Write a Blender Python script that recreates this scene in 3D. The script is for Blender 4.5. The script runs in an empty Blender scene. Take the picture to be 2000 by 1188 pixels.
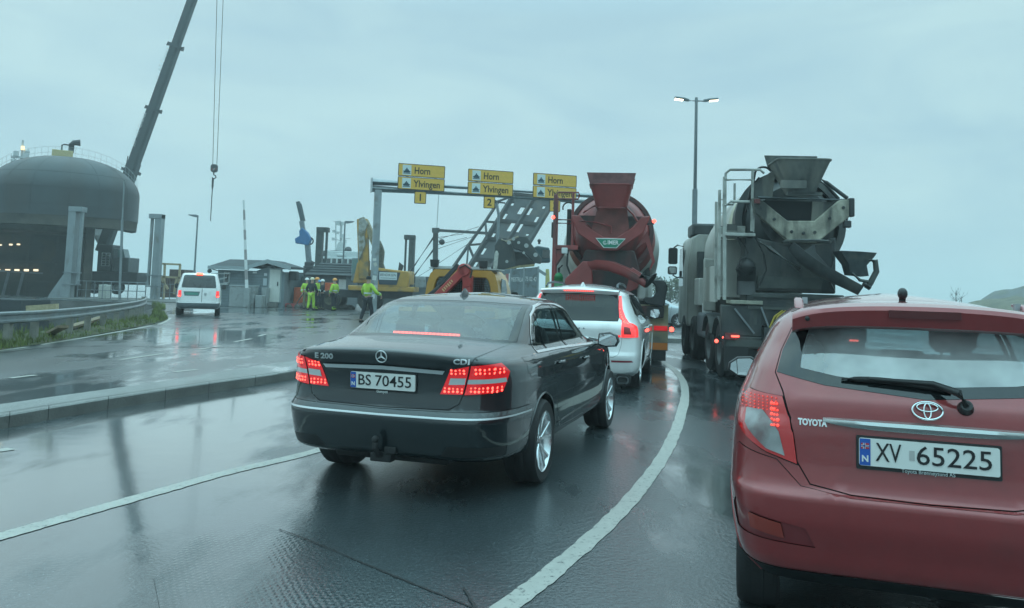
import bpy, bmesh, math, random
import numpy as np
from mathutils import Vector, Matrix
from mathutils.geometry import delaunay_2d_cdt
random.seed(7); rng = np.random.default_rng(7)
SC = bpy.context.scene
C = SC.collection
R = math.radians

# ------------------------------------------------------------------ camera
F, CAMH, ROLL, V0 = 1600.0, 1.5, 0.032, 567.0
PIT = math.atan(F / 21000)
_fw = np.array([0, math.cos(PIT), math.sin(PIT)]); _u0 = np.array([0, -math.sin(PIT), math.cos(PIT)]); _r0 = np.array([1., 0, 0])
_rt = _r0 * math.cos(ROLL) + _u0 * math.sin(ROLL); _up = _u0 * math.cos(ROLL) - _r0 * math.sin(ROLL)
_H = np.array([0, 1., 0]); _hu = F * (_H @ _rt) / (_H @ _fw); _hv = -F * (_H @ _up) / (_H @ _fw)
cam = bpy.data.cameras.new('camera'); camo = bpy.data.objects.new('camera', cam); C.objects.link(camo)
cam.sensor_width = 36; cam.sensor_fit = 'HORIZONTAL'; cam.lens = F / 2000 * 36
cam.shift_x = _hu / 2000; cam.shift_y = (V0 - _hv - 594) / 2000
cam.clip_start = 0.05; cam.clip_end = 6000
camo.matrix_world = Matrix(((_rt[0], _up[0], -_fw[0], 0), (_rt[1], _up[1], -_fw[1], 0), (_rt[2], _up[2], -_fw[2], CAMH), (0, 0, 0, 1)))
SC.camera = camo

# ------------------------------------------------------------------ sky, light, exposure
W = bpy.data.worlds.new('World'); SC.world = W; W.use_nodes = True
SUN_EL, SUN_AZ = R(58), R(-25)
def build_world():
    nt = W.node_tree; N = nt.nodes; L = nt.links
    bg = N['Background']; bg.inputs['Strength'].default_value = 0.1
    sky = N.new('ShaderNodeTexSky'); sky.sky_type = 'NISHITA'; sky.sun_disc = False
    sky.sun_elevation = SUN_EL; sky.sun_rotation = SUN_AZ; sky.air_density = 1.0; sky.dust_density = 3.0
    tc = N.new('ShaderNodeTexCoord')
    mp = N.new('ShaderNodeMapping'); mp.inputs['Scale'].default_value = (1.3, 1.3, 5.0); mp.inputs['Rotation'].default_value = (0.1, 0.15, 0.4)
    no = N.new('ShaderNodeTexNoise'); no.inputs['Scale'].default_value = 2.1; no.inputs['Detail'].default_value = 5; no.inputs['Roughness'].default_value = .52
    no.inputs['Distortion'].default_value = .5
    rp = N.new('ShaderNodeValToRGB'); e = rp.color_ramp.elements
    e[0].position = .36; e[0].color = (4.1, 6.4, 7.35, 1); e[1].position = .64; e[1].color = (5.3, 7.7, 8.1, 1)
    sep = N.new('ShaderNodeSeparateXYZ')
    el = N.new('ShaderNodeMapRange'); el.inputs['From Min'].default_value = 0.32; el.inputs['From Max'].default_value = .95
    el.inputs['To Min'].default_value = 0.0; el.inputs['To Max'].default_value = 1.0
    mul = N.new('ShaderNodeVectorMath'); mul.operation = 'MULTIPLY'; zt = N.new('ShaderNodeMix'); zt.data_type = 'RGBA'; zt.inputs['A'].default_value = (1, 1, 1, 1); zt.inputs['B'].default_value = (2.35, 2.95, 3.05, 1)
    mix = N.new('ShaderNodeMix'); mix.data_type = 'RGBA'; mix.inputs['Factor'].default_value = 0.93
    L.new(tc.outputs['Generated'], mp.inputs['Vector']); L.new(mp.outputs['Vector'], no.inputs['Vector'])
    L.new(no.outputs['Fac'], rp.inputs['Fac']); L.new(rp.outputs['Color'], mul.inputs[0])
    L.new(tc.outputs['Generated'], sep.inputs['Vector']); L.new(sep.outputs['Z'], el.inputs['Value']); L.new(el.outputs['Result'], zt.inputs['Factor']); L.new(zt.outputs['Result'], mul.inputs[1])
    L.new(sky.outputs['Color'], mix.inputs['A']); L.new(mul.outputs['Vector'], mix.inputs['B'])
    L.new(mix.outputs['Result'], bg.inputs['Color'])
build_world()
sl = bpy.data.lights.new('sun', 'SUN'); so = bpy.data.objects.new('sun', sl); C.objects.link(so)
sl.energy = 0.5; sl.angle = R(150); sl.color = (1, .97, .92)
so.rotation_euler = (R(90) - SUN_EL, 0, -SUN_AZ + math.pi)
SC.view_settings.view_transform = 'Standard'; SC.view_settings.look = 'None'; SC.view_settings.gamma = 1
SC.view_settings.exposure = 0.0
SC.cycles.max_bounces = 8; SC.cycles.transparent_max_bounces = 16
SC.cycles.volume_bounces = 3

# ------------------------------------------------------------------ helpers
def ray(px, py):
    a = (px - 1000 + _hu) / F; b = -(py - V0 + _hv) / F
    return _fw + a * _rt + b * _up
def G(px, py, z=0.0):
    d = ray(px, py); t = (z - CAMH) / d[2]
    return Vector((t * d[0], t * d[1], z))
def D(px, py, Y):
    d = ray(px, py); t = Y / d[1]
    return Vector((t * d[0], Y, CAMH + t * d[2]))
V = Vector

def tag(o, label=None, cat=None, group=None, kind=None):
    if label: o['label'] = label
    if cat: o['category'] = cat
    if group: o['group'] = group
    if kind: o['kind'] = kind
    return o
def thing(name, label, cat, loc=(0, 0, 0), rz=0, group=None):
    o = bpy.data.objects.new(name, None); C.objects.link(o); o.location = loc; o.rotation_euler = (0, 0, rz); o.empty_display_size = .2
    return tag(o, label, cat, group)
def sub(name, parent):
    o = bpy.data.objects.new(name, None); C.objects.link(o); o.parent = parent; return o
def link_mesh(name, verts, faces, m=None, parent=None, smooth=40, mats=None, fmat=None):
    me = bpy.data.meshes.new(name); me.from_pydata([tuple(v) for v in verts], [], [tuple(int(i) for i in f) for f in faces]); me.validate(); me.update()
    if mats:
        for q in mats: me.materials.append(q)
        if fmat is not None: me.polygons.foreach_set('material_index', np.asarray(fmat, dtype=np.int32))
    elif m: me.materials.append(m)
    if smooth:
        me.shade_smooth()
        if smooth < 180: me.set_sharp_from_angle(angle=R(smooth))
    o = bpy.data.objects.new(name, me); C.objects.link(o)
    if parent: o.parent = parent
    return o
def frame(d, up=None):
    d = V(d).normalized(); u = V(up) if up is not None else (V((0, 0, 1)) if abs(d.z) < .95 else V((0, 1, 0)))
    x = d.cross(u).normalized(); y = x.cross(d).normalized()
    return x, y, d
class MB:
    def __init__(s): s.v = []; s.f = []
    def add(s, vs, fs):
        n = len(s.v); s.v += [V(q) for q in vs]; s.f += [tuple(i + n for i in f) for f in fs]; return s
    def box(s, c, d, rot=None):
        h = [q / 2 for q in d]; P = [V((x * h[0], y * h[1], z * h[2])) for x in (-1, 1) for y in (-1, 1) for z in (-1, 1)]
        if rot is not None: P = [rot @ p for p in P]
        return s.add([V(c) + p for p in P], [(0, 1, 3, 2), (4, 6, 7, 5), (0, 4, 5, 1), (2, 3, 7, 6), (0, 2, 6, 4), (1, 5, 7, 3)])
    def bx(s, x0, x1, y0, y1, z0, z1): return s.box(((x0 + x1) / 2, (y0 + y1) / 2, (z0 + z1) / 2), (x1 - x0, y1 - y0, z1 - z0))
    def bar(s, p, q, w, h=None, up=None):
        h = h or w; p = V(p); q = V(q); x, y, d = frame(q - p, up); P = []
        for o in (p, q): P += [o + x * a * w / 2 + y * b * h / 2 for a, b in ((-1, -1), (1, -1), (1, 1), (-1, 1))]
        return s.add(P, [(3, 2, 1, 0), (4, 5, 6, 7)] + [(i, (i + 1) % 4, 4 + (i + 1) % 4, 4 + i) for i in range(4)])
    def tube(s, pts, r, n=8, cap=True):
        pts = [V(p) for p in pts]; m = len(pts); rs = r if isinstance(r, (list, tuple)) else [r] * m
        P = []; px = None
        for i, p in enumerate(pts):
            d = (pts[min(i + 1, m - 1)] - pts[max(i - 1, 0)])
            if d.length < 1e-9: d = V((0, 0, 1))
            d.normalize()
            if px is None: x, y, _ = frame(d)
            else:
                x = px - d * px.dot(d)
                if x.length < 1e-6: x, y, _ = frame(d)
                x.normalize(); y = d.cross(x)
            px = x
            P += [p + (x * math.cos(2 * math.pi * k / n) + y * math.sin(2 * math.pi * k / n)) * rs[i] for k in range(n)]
        fs = [(i * n + k, i * n + (k + 1) % n, (i + 1) * n + (k + 1) % n, (i + 1) * n + k) for i in range(m - 1) for k in range(n)]
        if cap: fs += [tuple(range(n - 1, -1, -1)), tuple(range((m - 1) * n, m * n))]
        return s.add(P, fs)
    def loft(s, rings, cap=True, close=True):
        n = len(rings[0]); P = [V(p) for r_ in rings for p in r_]; m = len(rings); kk = n if close else n - 1
        fs = [(i * n + k, i * n + (k + 1) % n, (i + 1) * n + (k + 1) % n, (i + 1) * n + k) for i in range(m - 1) for k in range(kk)]
        if cap: fs += [tuple(range(n - 1, -1, -1)), tuple(range((m - 1) * n, m * n))]
        return s.add(P, fs)
    def lathe(s, prof, o=(0, 0, 0), axis=(0, 0, 1), n=24, cap=False):
        x, y, d = frame(axis); o = V(o)
        return s.loft([[o + d * h + (x * math.cos(2 * math.pi * k / n) + y * math.sin(2 * math.pi * k / n)) * max(r, 1e-4) for k in range(n)] for r, h in prof], cap)
    def prism(s, poly, t, o=(0, 0, 0), ex=(1, 0, 0), ey=(0, 0, 1), ez=None):
        o = V(o); ex = V(ex); ey = V(ey); ez = V(ez) if ez is not None else -ex.cross(ey).normalized()
        a = [o + ex * p[0] + ey * p[1] for p in poly]; b = [q + ez * t for q in a]; n = len(a)
        return s.add(a + b, [tuple(range(n)), tuple(range(2 * n - 1, n - 1, -1))] + [(i, n + i, n + (i + 1) % n, (i + 1) % n) for i in range(n)])
    def ball(s, c, r, n=10, m=7, sc=(1, 1, 1)):
        c = V(c); return s.loft([[c + V((r * math.sin(t) * math.cos(2 * math.pi * k / n) * sc[0], r * math.sin(t) * math.sin(2 * math.pi * k / n) * sc[1], -r * math.cos(t) * sc[2])) for k in range(n)] for t in [max(.02, min(math.pi - .02, math.pi * j / m)) for j in range(m + 1)]])
    def build(s, name, m, parent=None, bevel=0, smooth=35, world=False):
        vs = s.v
        if world and parent is not None:
            M = Matrix.Translation(parent.location) @ Matrix.Rotation(parent.rotation_euler.z, 4, 'Z'); Mi = M.inverted(); vs = [Mi @ v for v in vs]
        elif parent is None and not world:
            pass
        bmx = bmesh.new(); bv = [bmx.verts.new(v) for v in vs]
        for f in s.f:
            try: bmx.faces.new([bv[i] for i in f])
            except ValueError: pass
        bmesh.ops.recalc_face_normals(bmx, faces=bmx.faces)
        me = bpy.data.meshes.new(name); bmx.to_mesh(me); bmx.free(); me.materials.append(m)
        if smooth: me.shade_smooth(); me.set_sharp_from_angle(angle=R(smooth))
        o = bpy.data.objects.new(name, me); C.objects.link(o)
        if parent is not None: o.parent = parent
        if bevel:
            b = o.modifiers.new('bevel', 'BEVEL'); b.width = bevel; b.segments = 2; b.limit_method = 'ANGLE'; b.angle_limit = R(35)
        return o
    def single(s, name, m, label, cat, group=None, bevel=0, smooth=35):
        """one-mesh thing whose origin sits at its base"""
        lo = V((min(v.x for v in s.v), min(v.y for v in s.v), min(v.z for v in s.v))); hi = V((max(v.x for v in s.v), max(v.y for v in s.v), 0))
        o0 = V(((lo.x + hi.x) / 2, (lo.y + hi.y) / 2, lo.z)); s.v = [v - o0 for v in s.v]
        o = s.build(name, m, None, bevel, smooth); o.location = o0; return tag(o, label, cat, group)
def arc(c, r, a0, a1, n, ex=(1, 0, 0), ey=(0, 0, 1)):
    c = V(c); ex = V(ex); ey = V(ey)
    return [c + (ex * math.cos(a0 + (a1 - a0) * i / n) + ey * math.sin(a0 + (a1 - a0) * i / n)) * r for i in range(n + 1)]
def rrect(w, h, r, n=4):
    out = []
    for cx, cy, a in ((w / 2 - r, h / 2 - r, 0), (-w / 2 + r, h / 2 - r, 90), (-w / 2 + r, -h / 2 + r, 180), (w / 2 - r, -h / 2 + r, 270)):
        out += [(cx + r * math.cos(R(a + 90 * i / n)), cy + r * math.sin(R(a + 90 * i / n))) for i in range(n + 1)]
    return out
def text(s, size, m, parent, o, ex, ey, name='lettering', extrude=.002, align='CENTER', width=None, shear=0, bold=0, sx=1):
    """lettering lying in the plane (ex, ey) with its centre at o (parent space)"""
    cu = bpy.data.curves.new('t', 'FONT'); cu.body = s; cu.size = size; cu.extrude = extrude; cu.align_x = align; cu.align_y = 'CENTER'; cu.shear = shear; cu.offset = bold; cu.resolution_u = 3
    t = bpy.data.objects.new('t', cu); C.objects.link(t); bpy.context.view_layer.update()
    me = bpy.data.meshes.new_from_object(t.evaluated_get(bpy.context.evaluated_depsgraph_get())); bpy.data.objects.remove(t)
    ex = V(ex).normalized(); ey = V(ey).normalized(); ez = ex.cross(ey); k = sx
    if width:
        xs = [v.co.x for v in me.vertices]; k = width / max(1e-6, max(xs) - min(xs))
        if align == 'CENTER':
            mid = (max(xs) + min(xs)) / 2
            for v in me.vertices: v.co.x -= mid
    for v in me.vertices: v.co = V(o) + ex * v.co.x * k + ey * v.co.y + ez * v.co.z
    me.materials.clear(); me.materials.append(m); me.name = name
    ob = bpy.data.objects.new(name, me); C.objects.link(ob)
    if parent is not None: ob.parent = parent
    return ob

# ------------------------------------------------------------------ materials
MATS = {}
def mat(name, col, rough=.5, metal=0, spec=.5, coat=0, emit=None, es=0, var=0, vscale=8, dirt=None, damt=.5, dscale=3, bump=0, bscale=60, alpha=1, streak=False, coatr=.05, cior=1.5, beads=0):
    if name in MATS: return MATS[name]
    m = bpy.data.materials.new(name); m.use_nodes = True; nt = m.node_tree; N = nt.nodes; L = nt.links; b = N['Principled BSDF']
    b.inputs['Base Color'].default_value = (*col, 1); b.inputs['Roughness'].default_value = rough; b.inputs['Metallic'].default_value = metal
    b.inputs['Specular IOR Level'].default_value = spec; b.inputs['Coat Weight'].default_value = coat; b.inputs['Coat Roughness'].default_value = coatr; b.inputs['Coat IOR'].default_value = cior; b.inputs['Alpha'].default_value = alpha
    if emit: b.inputs['Emission Color'].default_value = (*emit, 1); b.inputs['Emission Strength'].default_value = es
    if var or dirt or bump:
        tc = N.new('ShaderNodeTexCoord')
        def noise(sc, det=5, stretch=None):
            n = N.new('ShaderNodeTexNoise'); n.inputs['Scale'].default_value = sc; n.inputs['Detail'].default_value = det
            if stretch:
                mp = N.new('ShaderNodeMapping'); mp.inputs['Scale'].default_value = stretch; L.new(tc.outputs['Object'], mp.inputs['Vector']); L.new(mp.outputs['Vector'], n.inputs['Vector'])
            else: L.new(tc.outputs['Object'], n.inputs['Vector'])
            return n
        out = None
        if var:
            n = noise(vscale); mr = N.new('ShaderNodeMapRange'); mr.inputs['From Min'].default_value = .3; mr.inputs['From Max'].default_value = .7
            mr.inputs['To Min'].default_value = 1 - var; mr.inputs['To Max'].default_value = 1 + var
            h = N.new('ShaderNodeHueSaturation'); h.inputs['Color'].default_value = (*col, 1); L.new(n.outputs['Fac'], mr.inputs['Value']); L.new(mr.outputs['Result'], h.inputs['Value']); out = h.outputs['Color']
        if dirt:
            n = noise(dscale, 6, (1, 1, .25) if streak else None); rp = N.new('ShaderNodeValToRGB'); rp.color_ramp.elements[0].position = .62 - damt * .35; rp.color_ramp.elements[1].position = .72 - damt * .2
            mx = N.new('ShaderNodeMix'); mx.data_type = 'RGBA'; mx.inputs['B'].default_value = (*dirt, 1)
            if out: L.new(out, mx.inputs['A'])
            else: mx.inputs['A'].default_value = (*col, 1)
            L.new(n.outputs['Fac'], rp.inputs['Fac']); L.new(rp.outputs['Color'], mx.inputs['Factor']); out = mx.outputs['Result']
        if out: L.new(out, b.inputs['Base Color'])
        if bump:
            n = noise(bscale, 3); bp = N.new('ShaderNodeBump'); bp.inputs['Strength'].default_value = bump; bp.inputs['Distance'].default_value = .02
            L.new(n.outputs['Fac'], bp.inputs['Height']); L.new(bp.outputs['Normal'], b.inputs['Normal'])
    if beads:
        tc = N.new('ShaderNodeTexCoord'); vo = N.new('ShaderNodeTexVoronoi'); vo.inputs['Scale'].default_value = beads; L.new(tc.outputs['Object'], vo.inputs['Vector'])
        mr = N.new('ShaderNodeMapRange'); mr.inputs['From Min'].default_value = .05; mr.inputs['From Max'].default_value = .32; mr.inputs['To Min'].default_value = 1; mr.inputs['To Max'].default_value = 0; L.new(vo.outputs['Distance'], mr.inputs['Value'])
        bp = N.new('ShaderNodeBump'); bp.inputs['Strength'].default_value = .14; bp.inputs['Distance'].default_value = .0025; L.new(mr.outputs['Result'], bp.inputs['Height']); L.new(bp.outputs['Normal'], b.inputs['Coat Normal'])
    MATS[name] = m; return m
def glass_mat(name, tint=(.55, .7, .72), rough=.03, refl=1.5, mist=0):
    """thin pane: lets tinted light straight through and mirrors the surroundings"""
    if name in MATS: return MATS[name]
    m = bpy.data.materials.new(name); m.use_nodes = True; nt = m.node_tree; N = nt.nodes; L = nt.links
    for n in list(N): N.remove(n)
    o = N.new('ShaderNodeOutputMaterial'); t = N.new('ShaderNodeBsdfTransparent'); t.inputs['Color'].default_value = (*tint, 1)
    g = N.new('ShaderNodeBsdfGlossy'); g.inputs['Roughness'].default_value = rough; g.inputs['Color'].default_value = (.95, .97, .97, 1)
    ge = N.new('ShaderNodeNewGeometry'); dt = N.new('ShaderNodeVectorMath'); dt.operation = 'DOT_PRODUCT'; L.new(ge.outputs['Normal'], dt.inputs[0]); L.new(ge.outputs['Incoming'], dt.inputs[1])
    def mm(op, a, c=0.0):
        n = N.new('ShaderNodeMath'); n.operation = op
        for i, q in enumerate((a, c)):
            if isinstance(q, (int, float)): n.inputs[i].default_value = q
            else: L.new(q, n.inputs[i])
        return n.outputs[0]
    f0 = ((refl - 1) / (refl + 1)) ** 2; fr = mm('ADD', mm('MULTIPLY', mm('POWER', mm('SUBTRACT', 1.0, mm('ABSOLUTE', dt.outputs['Value'])), 5.0), 1 - f0), f0 * 2.4)
    mx = N.new('ShaderNodeMixShader')
    if mist:
        d = N.new('ShaderNodeBsdfDiffuse'); d.inputs['Color'].default_value = (.8, .84, .84, 1); m2 = N.new('ShaderNodeMixShader'); no = N.new('ShaderNodeTexNoise'); no.inputs['Scale'].default_value = 3.5; no.inputs['Detail'].default_value = 3
        tc = N.new('ShaderNodeTexCoord'); L.new(tc.outputs['Object'], no.inputs['Vector']); mr = N.new('ShaderNodeMapRange'); mr.inputs['From Min'].default_value = .35; mr.inputs['From Max'].default_value = .65; mr.inputs['To Min'].default_value = mist * .6; mr.inputs['To Max'].default_value = mist * 1.5
        L.new(no.outputs['Fac'], mr.inputs['Value']); L.new(mr.outputs['Result'], m2.inputs['Fac']); L.new(t.outputs['BSDF'], m2.inputs[1]); L.new(d.outputs['BSDF'], m2.inputs[2]); t = m2
    L.new(fr, mx.inputs['Fac']); L.new(t.outputs[0], mx.inputs[1]); L.new(g.outputs['BSDF'], mx.inputs[2]); L.new(mx.outputs['Shader'], o.inputs['Surface'])
    MATS[name] = m; return m
M_RUB = mat('rubber', (.018, .019, .02), .7, bump=.1, bscale=90)
M_BLK = mat('black_plastic', (.018, .02, .021), .45)
M_DARK = mat('dark_cabin', (.02, .022, .023), .85)
M_SEAM = mat('shut_line', (.006, .006, .007), .9)
M_CHR = mat('chrome', (.75, .78, .79), .12, 1)
M_ALU = mat('alloy', (.62, .64, .65), .25, .9)
M_STEEL = mat('painted_steel_grey', (.30, .34, .36), .45, .2, var=.12, vscale=2, dirt=(.22, .23, .22), damt=.3)
M_GALV = mat('galvanised_steel', (.42, .46, .48), .38, .7, var=.12, vscale=6)
M_GALVD = mat('dull_galvanised_steel', (.20, .225, .24), .5, .4, var=.15, vscale=3)
M_DSTEEL = mat('dark_steel', (.045, .05, .055), .5, .3, var=.2, vscale=3)
M_WHITE = mat('white_enamel', (.72, .74, .73), .35, var=.05)
M_RED = mat('red_lens_lit', (.45, .01, .012), .12, coat=1, emit=(1, .03, .035), es=1.1)
M_REDD = mat('red_lens', (.30, .008, .012), .12, coat=1, emit=(1, .02, .03), es=.42)
M_REDDK = mat('red_lens_unlit', (.20, .008, .012), .15, coat=1)
M_LED = mat('lit_red_diode', (1, .05, .04), .3, emit=(1, .09, .06), es=4.0)
M_CLEAR = mat('clear_lens', (.55, .58, .58), .1, coat=1, spec=.8)
M_ORANGE = mat('amber_reflector', (.55, .16, .02), .25, coat=.6)
M_TXT = mat('black_print', (.012, .012, .014), .5)
M_PLATE = mat('plate_white', (.74, .75, .72), .4, bump=.03, bscale=200)
M_BLUE = mat('plate_blue', (.02, .10, .42), .4)
M_GLASSD = mat('dark_glass', (.012, .02, .022), .04, spec=.8)
M_MIR = mat('mirror_glass', (.75, .8, .82), .02, 1)
# ------------------------------------------------------------------ the setting: ground, road, water, hills
def asphalt(name, base, wet_lo, wet_hi, puddle=.5, pscale=.22, bump=.35, mill=False, seed=0.):
    if name in MATS: return MATS[name]
    m = bpy.data.materials.new(name); m.use_nodes = True; nt = m.node_tree; N = nt.nodes; L = nt.links; b = N['Principled BSDF']
    tc = N.new('ShaderNodeTexCoord')
    def noise(sc, det, stretch=(1, 1, 1), rot=0., off=0.):
        mp = N.new('ShaderNodeMapping'); mp.inputs['Scale'].default_value = stretch; mp.inputs['Rotation'].default_value = (0, 0, rot); mp.inputs['Location'].default_value = (off, off * .7, 0)
        n = N.new('ShaderNodeTexNoise'); n.inputs['Scale'].default_value = sc; n.inputs['Detail'].default_value = det; n.inputs['Roughness'].default_value = .6
        L.new(tc.outputs['Object'], mp.inputs['Vector']); L.new(mp.outputs['Vector'], n.inputs['Vector']); return n
    def mrange(src, a, c, lo, hi, smooth=True):
        r = N.new('ShaderNodeMapRange'); r.inputs['From Min'].default_value = a; r.inputs['From Max'].default_value = c; r.inputs['To Min'].default_value = lo; r.inputs['To Max'].default_value = hi
        if smooth: r.interpolation_type = 'SMOOTHSTEP'
        L.new(src, r.inputs['Value']); return r.outputs['Result']
    def mathn(op, a, c):
        n = N.new('ShaderNodeMath'); n.operation = op
        for i, q in enumerate((a, c)):
            if isinstance(q, (int, float)): n.inputs[i].default_value = q
            else: L.new(q, n.inputs[i])
        return n.outputs[0]
    big = noise(pscale, 4, (1, .55, 1), .35, seed); mid = noise(pscale * 4.5, 5, (1.6, .5, 1), .3, seed + 3)
    pm = mathn('ADD', mathn('MULTIPLY', big.outputs['Fac'], .72), mathn('MULTIPLY', mid.outputs['Fac'], .28))
    pud = mrange(pm, .50 - (puddle - .5) * .3, .58 - (puddle - .5) * .3, 0, 1)
    fine = noise(85, 3); agg = N.new('ShaderNodeTexVoronoi'); agg.inputs['Scale'].default_value = 110; L.new(tc.outputs['Object'], agg.inputs['Vector'])
    # roughness
    rgh = mathn('ADD', mathn('MULTIPLY', pud, wet_lo - wet_hi), wet_hi)
    rgh = mathn('ADD', rgh, mathn('MULTIPLY', mathn('SUBTRACT', fine.outputs['Fac'], .5), .10))
    L.new(rgh, b.inputs['Roughness'])
    # colour: dark binder with paler stone chips, painted glints, patches of wear
    chip_glint = mrange(agg.outputs['Distance'], .0, .40, 2.6, .7)
    v2 = N.new('ShaderNodeTexVoronoi'); v2.inputs['Scale'].default_value = 42; L.new(tc.outputs['Object'], v2.inputs['Vector'])
    chip_glint = mathn('ADD', chip_glint, mathn('MULTIPLY', mrange(v2.outputs['Distance'], .06, .20, 3.2, 0), mrange(fine.outputs['Fac'], .45, .60, 0, 1)))  # coarse pale stones double as wet glints, painted into the colour
    wear = mrange(noise(.9, 6, (1, .4, 1), .3, seed + 9).outputs['Fac'], .3, .7, .75, 1.3)
    h = N.new('ShaderNodeHueSaturation'); h.inputs['Color'].default_value = (*base, 1); L.new(mathn('MULTIPLY', chip_glint, wear), h.inputs['Value'])
    L.new(h.outputs['Color'], b.inputs['Base Color']); b.inputs['Specular IOR Level'].default_value = .62
    # bump: grain fades where water stands
    hgt = mathn('ADD', mathn('MULTIPLY', fine.outputs['Fac'], .5), mathn('MULTIPLY', v2.outputs['Distance'], .8))
    dist = .006
    if mill:
        wv = []
        for rot in (.45, -.45):
            mp = N.new('ShaderNodeMapping'); mp.inputs['Rotation'].default_value = (0, 0, rot); w = N.new('ShaderNodeTexWave'); w.inputs['Scale'].default_value = 9.5; w.inputs['Distortion'].default_value = 1.2; w.inputs['Detail'].default_value = 2
            L.new(tc.outputs['Object'], mp.inputs['Vector']); L.new(mp.outputs['Vector'], w.inputs['Vector']); wv.append(w.outputs['Fac'])
        hgt = mathn('ADD', mathn('MULTIPLY', hgt, .6), mathn('MULTIPLY', mathn('MULTIPLY', mathn('MULTIPLY', wv[0], wv[1]), .8), mrange(noise(.7, 3).outputs['Fac'], .38, .62, .0, 1))); dist = .012
    swell = noise(2.2, 2)
    hgt = mathn('ADD', mathn('MULTIPLY', hgt, mathn('SUBTRACT', 1.08, pud)), mathn('MULTIPLY', swell.outputs['Fac'], .55))
    bp = N.new('ShaderNodeBump'); bp.inputs['Strength'].default_value = bump; bp.inputs['Distance'].default_value = dist
    L.new(hgt, bp.inputs['Height']); L.new(bp.outputs['Normal'], b.inputs['Normal'])
    film = mathn('ADD', mathn('MULTIPLY', pud, .65), .3); L.new(film, b.inputs['Coat Weight']); L.new(mathn('ADD', mathn('MULTIPLY', pud, -.09), .16), b.inputs['Coat Roughness']); b.inputs['Coat IOR'].default_value = 1.45
    bp2 = N.new('ShaderNodeBump'); bp2.inputs['Strength'].default_value = bump * .5; bp2.inputs['Distance'].default_value = dist; L.new(hgt, bp2.inputs['Height']); L.new(bp2.outputs['Normal'], b.inputs['Coat Normal'])
    MATS[name] = m; return m
M_ASPH = asphalt('wet_asphalt', (.052, .067, .073), .12, .29, .54, .20, .36)
M_ASPH2 = asphalt('milled_asphalt', (.052, .067, .073), .08, .28, .50, .20, .34, mill=True)
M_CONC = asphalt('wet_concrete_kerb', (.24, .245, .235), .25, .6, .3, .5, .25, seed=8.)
def paint_mat():
    m = mat('worn_road_paint', (.40, .395, .36), .35, var=.1, vscale=9)
    nt = m.node_tree; N = nt.nodes; L = nt.links; b = N['Principled BSDF']; tc = N.new('ShaderNodeTexCoord')
    n = N.new('ShaderNodeTexNoise'); n.inputs['Scale'].default_value = 26; n.inputs['Detail'].default_value = 6; n.inputs['Roughness'].default_value = .75; L.new(tc.outputs['Object'], n.inputs['Vector'])
    r = N.new('ShaderNodeValToRGB'); r.color_ramp.elements[0].position = .36; r.color_ramp.elements[1].position = .44; L.new(n.outputs['Fac'], r.inputs['Fac'])
    mx = N.new('ShaderNodeMix'); mx.data_type = 'RGBA'; mx.inputs['A'].default_value = (.09, .095, .095, 1); src = b.inputs['Base Color'].links[0].from_socket
    L.new(src, mx.inputs['B']); L.new(r.outputs['Color'], mx.inputs['Factor']); L.new(mx.outputs['Result'], b.inputs['Base Color']); return m
M_LINE = paint_mat()

def smooth_path(P, n=10):
    P = [V(p) for p in P]; out = []
    for i in range(len(P) - 1):
        a, b_, c, d = P[max(i - 1, 0)], P[i], P[i + 1], P[min(i + 2, len(P) - 1)]
        for k in range(n):
            t = k / n; out.append(.5 * ((2 * b_) + (c - a) * t + (2 * a - 5 * b_ + 4 * c - d) * t * t + (3 * b_ - a - 3 * c + d) * t ** 3))
    out.append(P[-1]); return out
def ribbon(pts, w, z=0.004, jitter=0):
    vs = []; fs = []
    for i, p in enumerate(pts):
        d = (pts[min(i + 1, len(pts) - 1)] - pts[max(i - 1, 0)]); d.z = 0; d.normalize(); s = V((d.y, -d.x, 0))
        vs += [V((p.x, p.y, z)) + s * (w / 2 + random.uniform(-jitter, jitter)), V((p.x, p.y, z)) - s * (w / 2 + random.uniform(-jitter, jitter))]
    for i in range(len(pts) - 1): fs.append((2 * i, 2 * i + 2, 2 * i + 3, 2 * i + 1))
    return vs, fs
def sheet(name, poly, z, m, kind='structure', res=None):
    from mathutils.geometry import tessellate_polygon
    vs = [V((p[0], p[1], z)) for p in poly]; fs = tessellate_polygon([vs])
    o = link_mesh(name, vs, fs, m, smooth=0)
    if o.data.polygons[0].normal.z < 0: o.data.flip_normals()
    if kind: o['kind'] = kind
    return o
# verge line (outer edge of the far carriageway) from the photograph's white edge line
verge = smooth_path([V((-7.4, -3, 0)), V((-8.3, 5, 0)), V((-9.3, 12, 0))] + [G(*p) for p in ((-40, 691), (20, 681), (80, 672), (190, 653), (300, 632), (326, 622))] + [G(330, 612) + V((-.6, 0, 0)), G(322, 603), G(300, 596)], 6)
M_SEA = mat('sea_water', (.05, .075, .085), .12, spec=.6, bump=.5, bscale=.6)
# one ground sheet: carriageways, plaza and quay, up to the verge on the left and the quay edge beyond
quay = [(p.x, p.y) for p in verge] + [(-24, 50.5), (-38, 51), (-38, 58), (-30, 62), (-16, 62), (-16, 66), (22, 66), (60, 90), (400, 300), (400, -60), (-7.4, -60)]
sheet('ground', quay, 0, M_ASPH)
sea = link_mesh('sea', [(-1800, -200, -2.4), (1800, -200, -2.4), (1800, 2300, -2.4), (-1800, 2300, -2.4)], [(0, 1, 2, 3)], M_SEA, smooth=0); sea['kind'] = 'structure'
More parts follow.
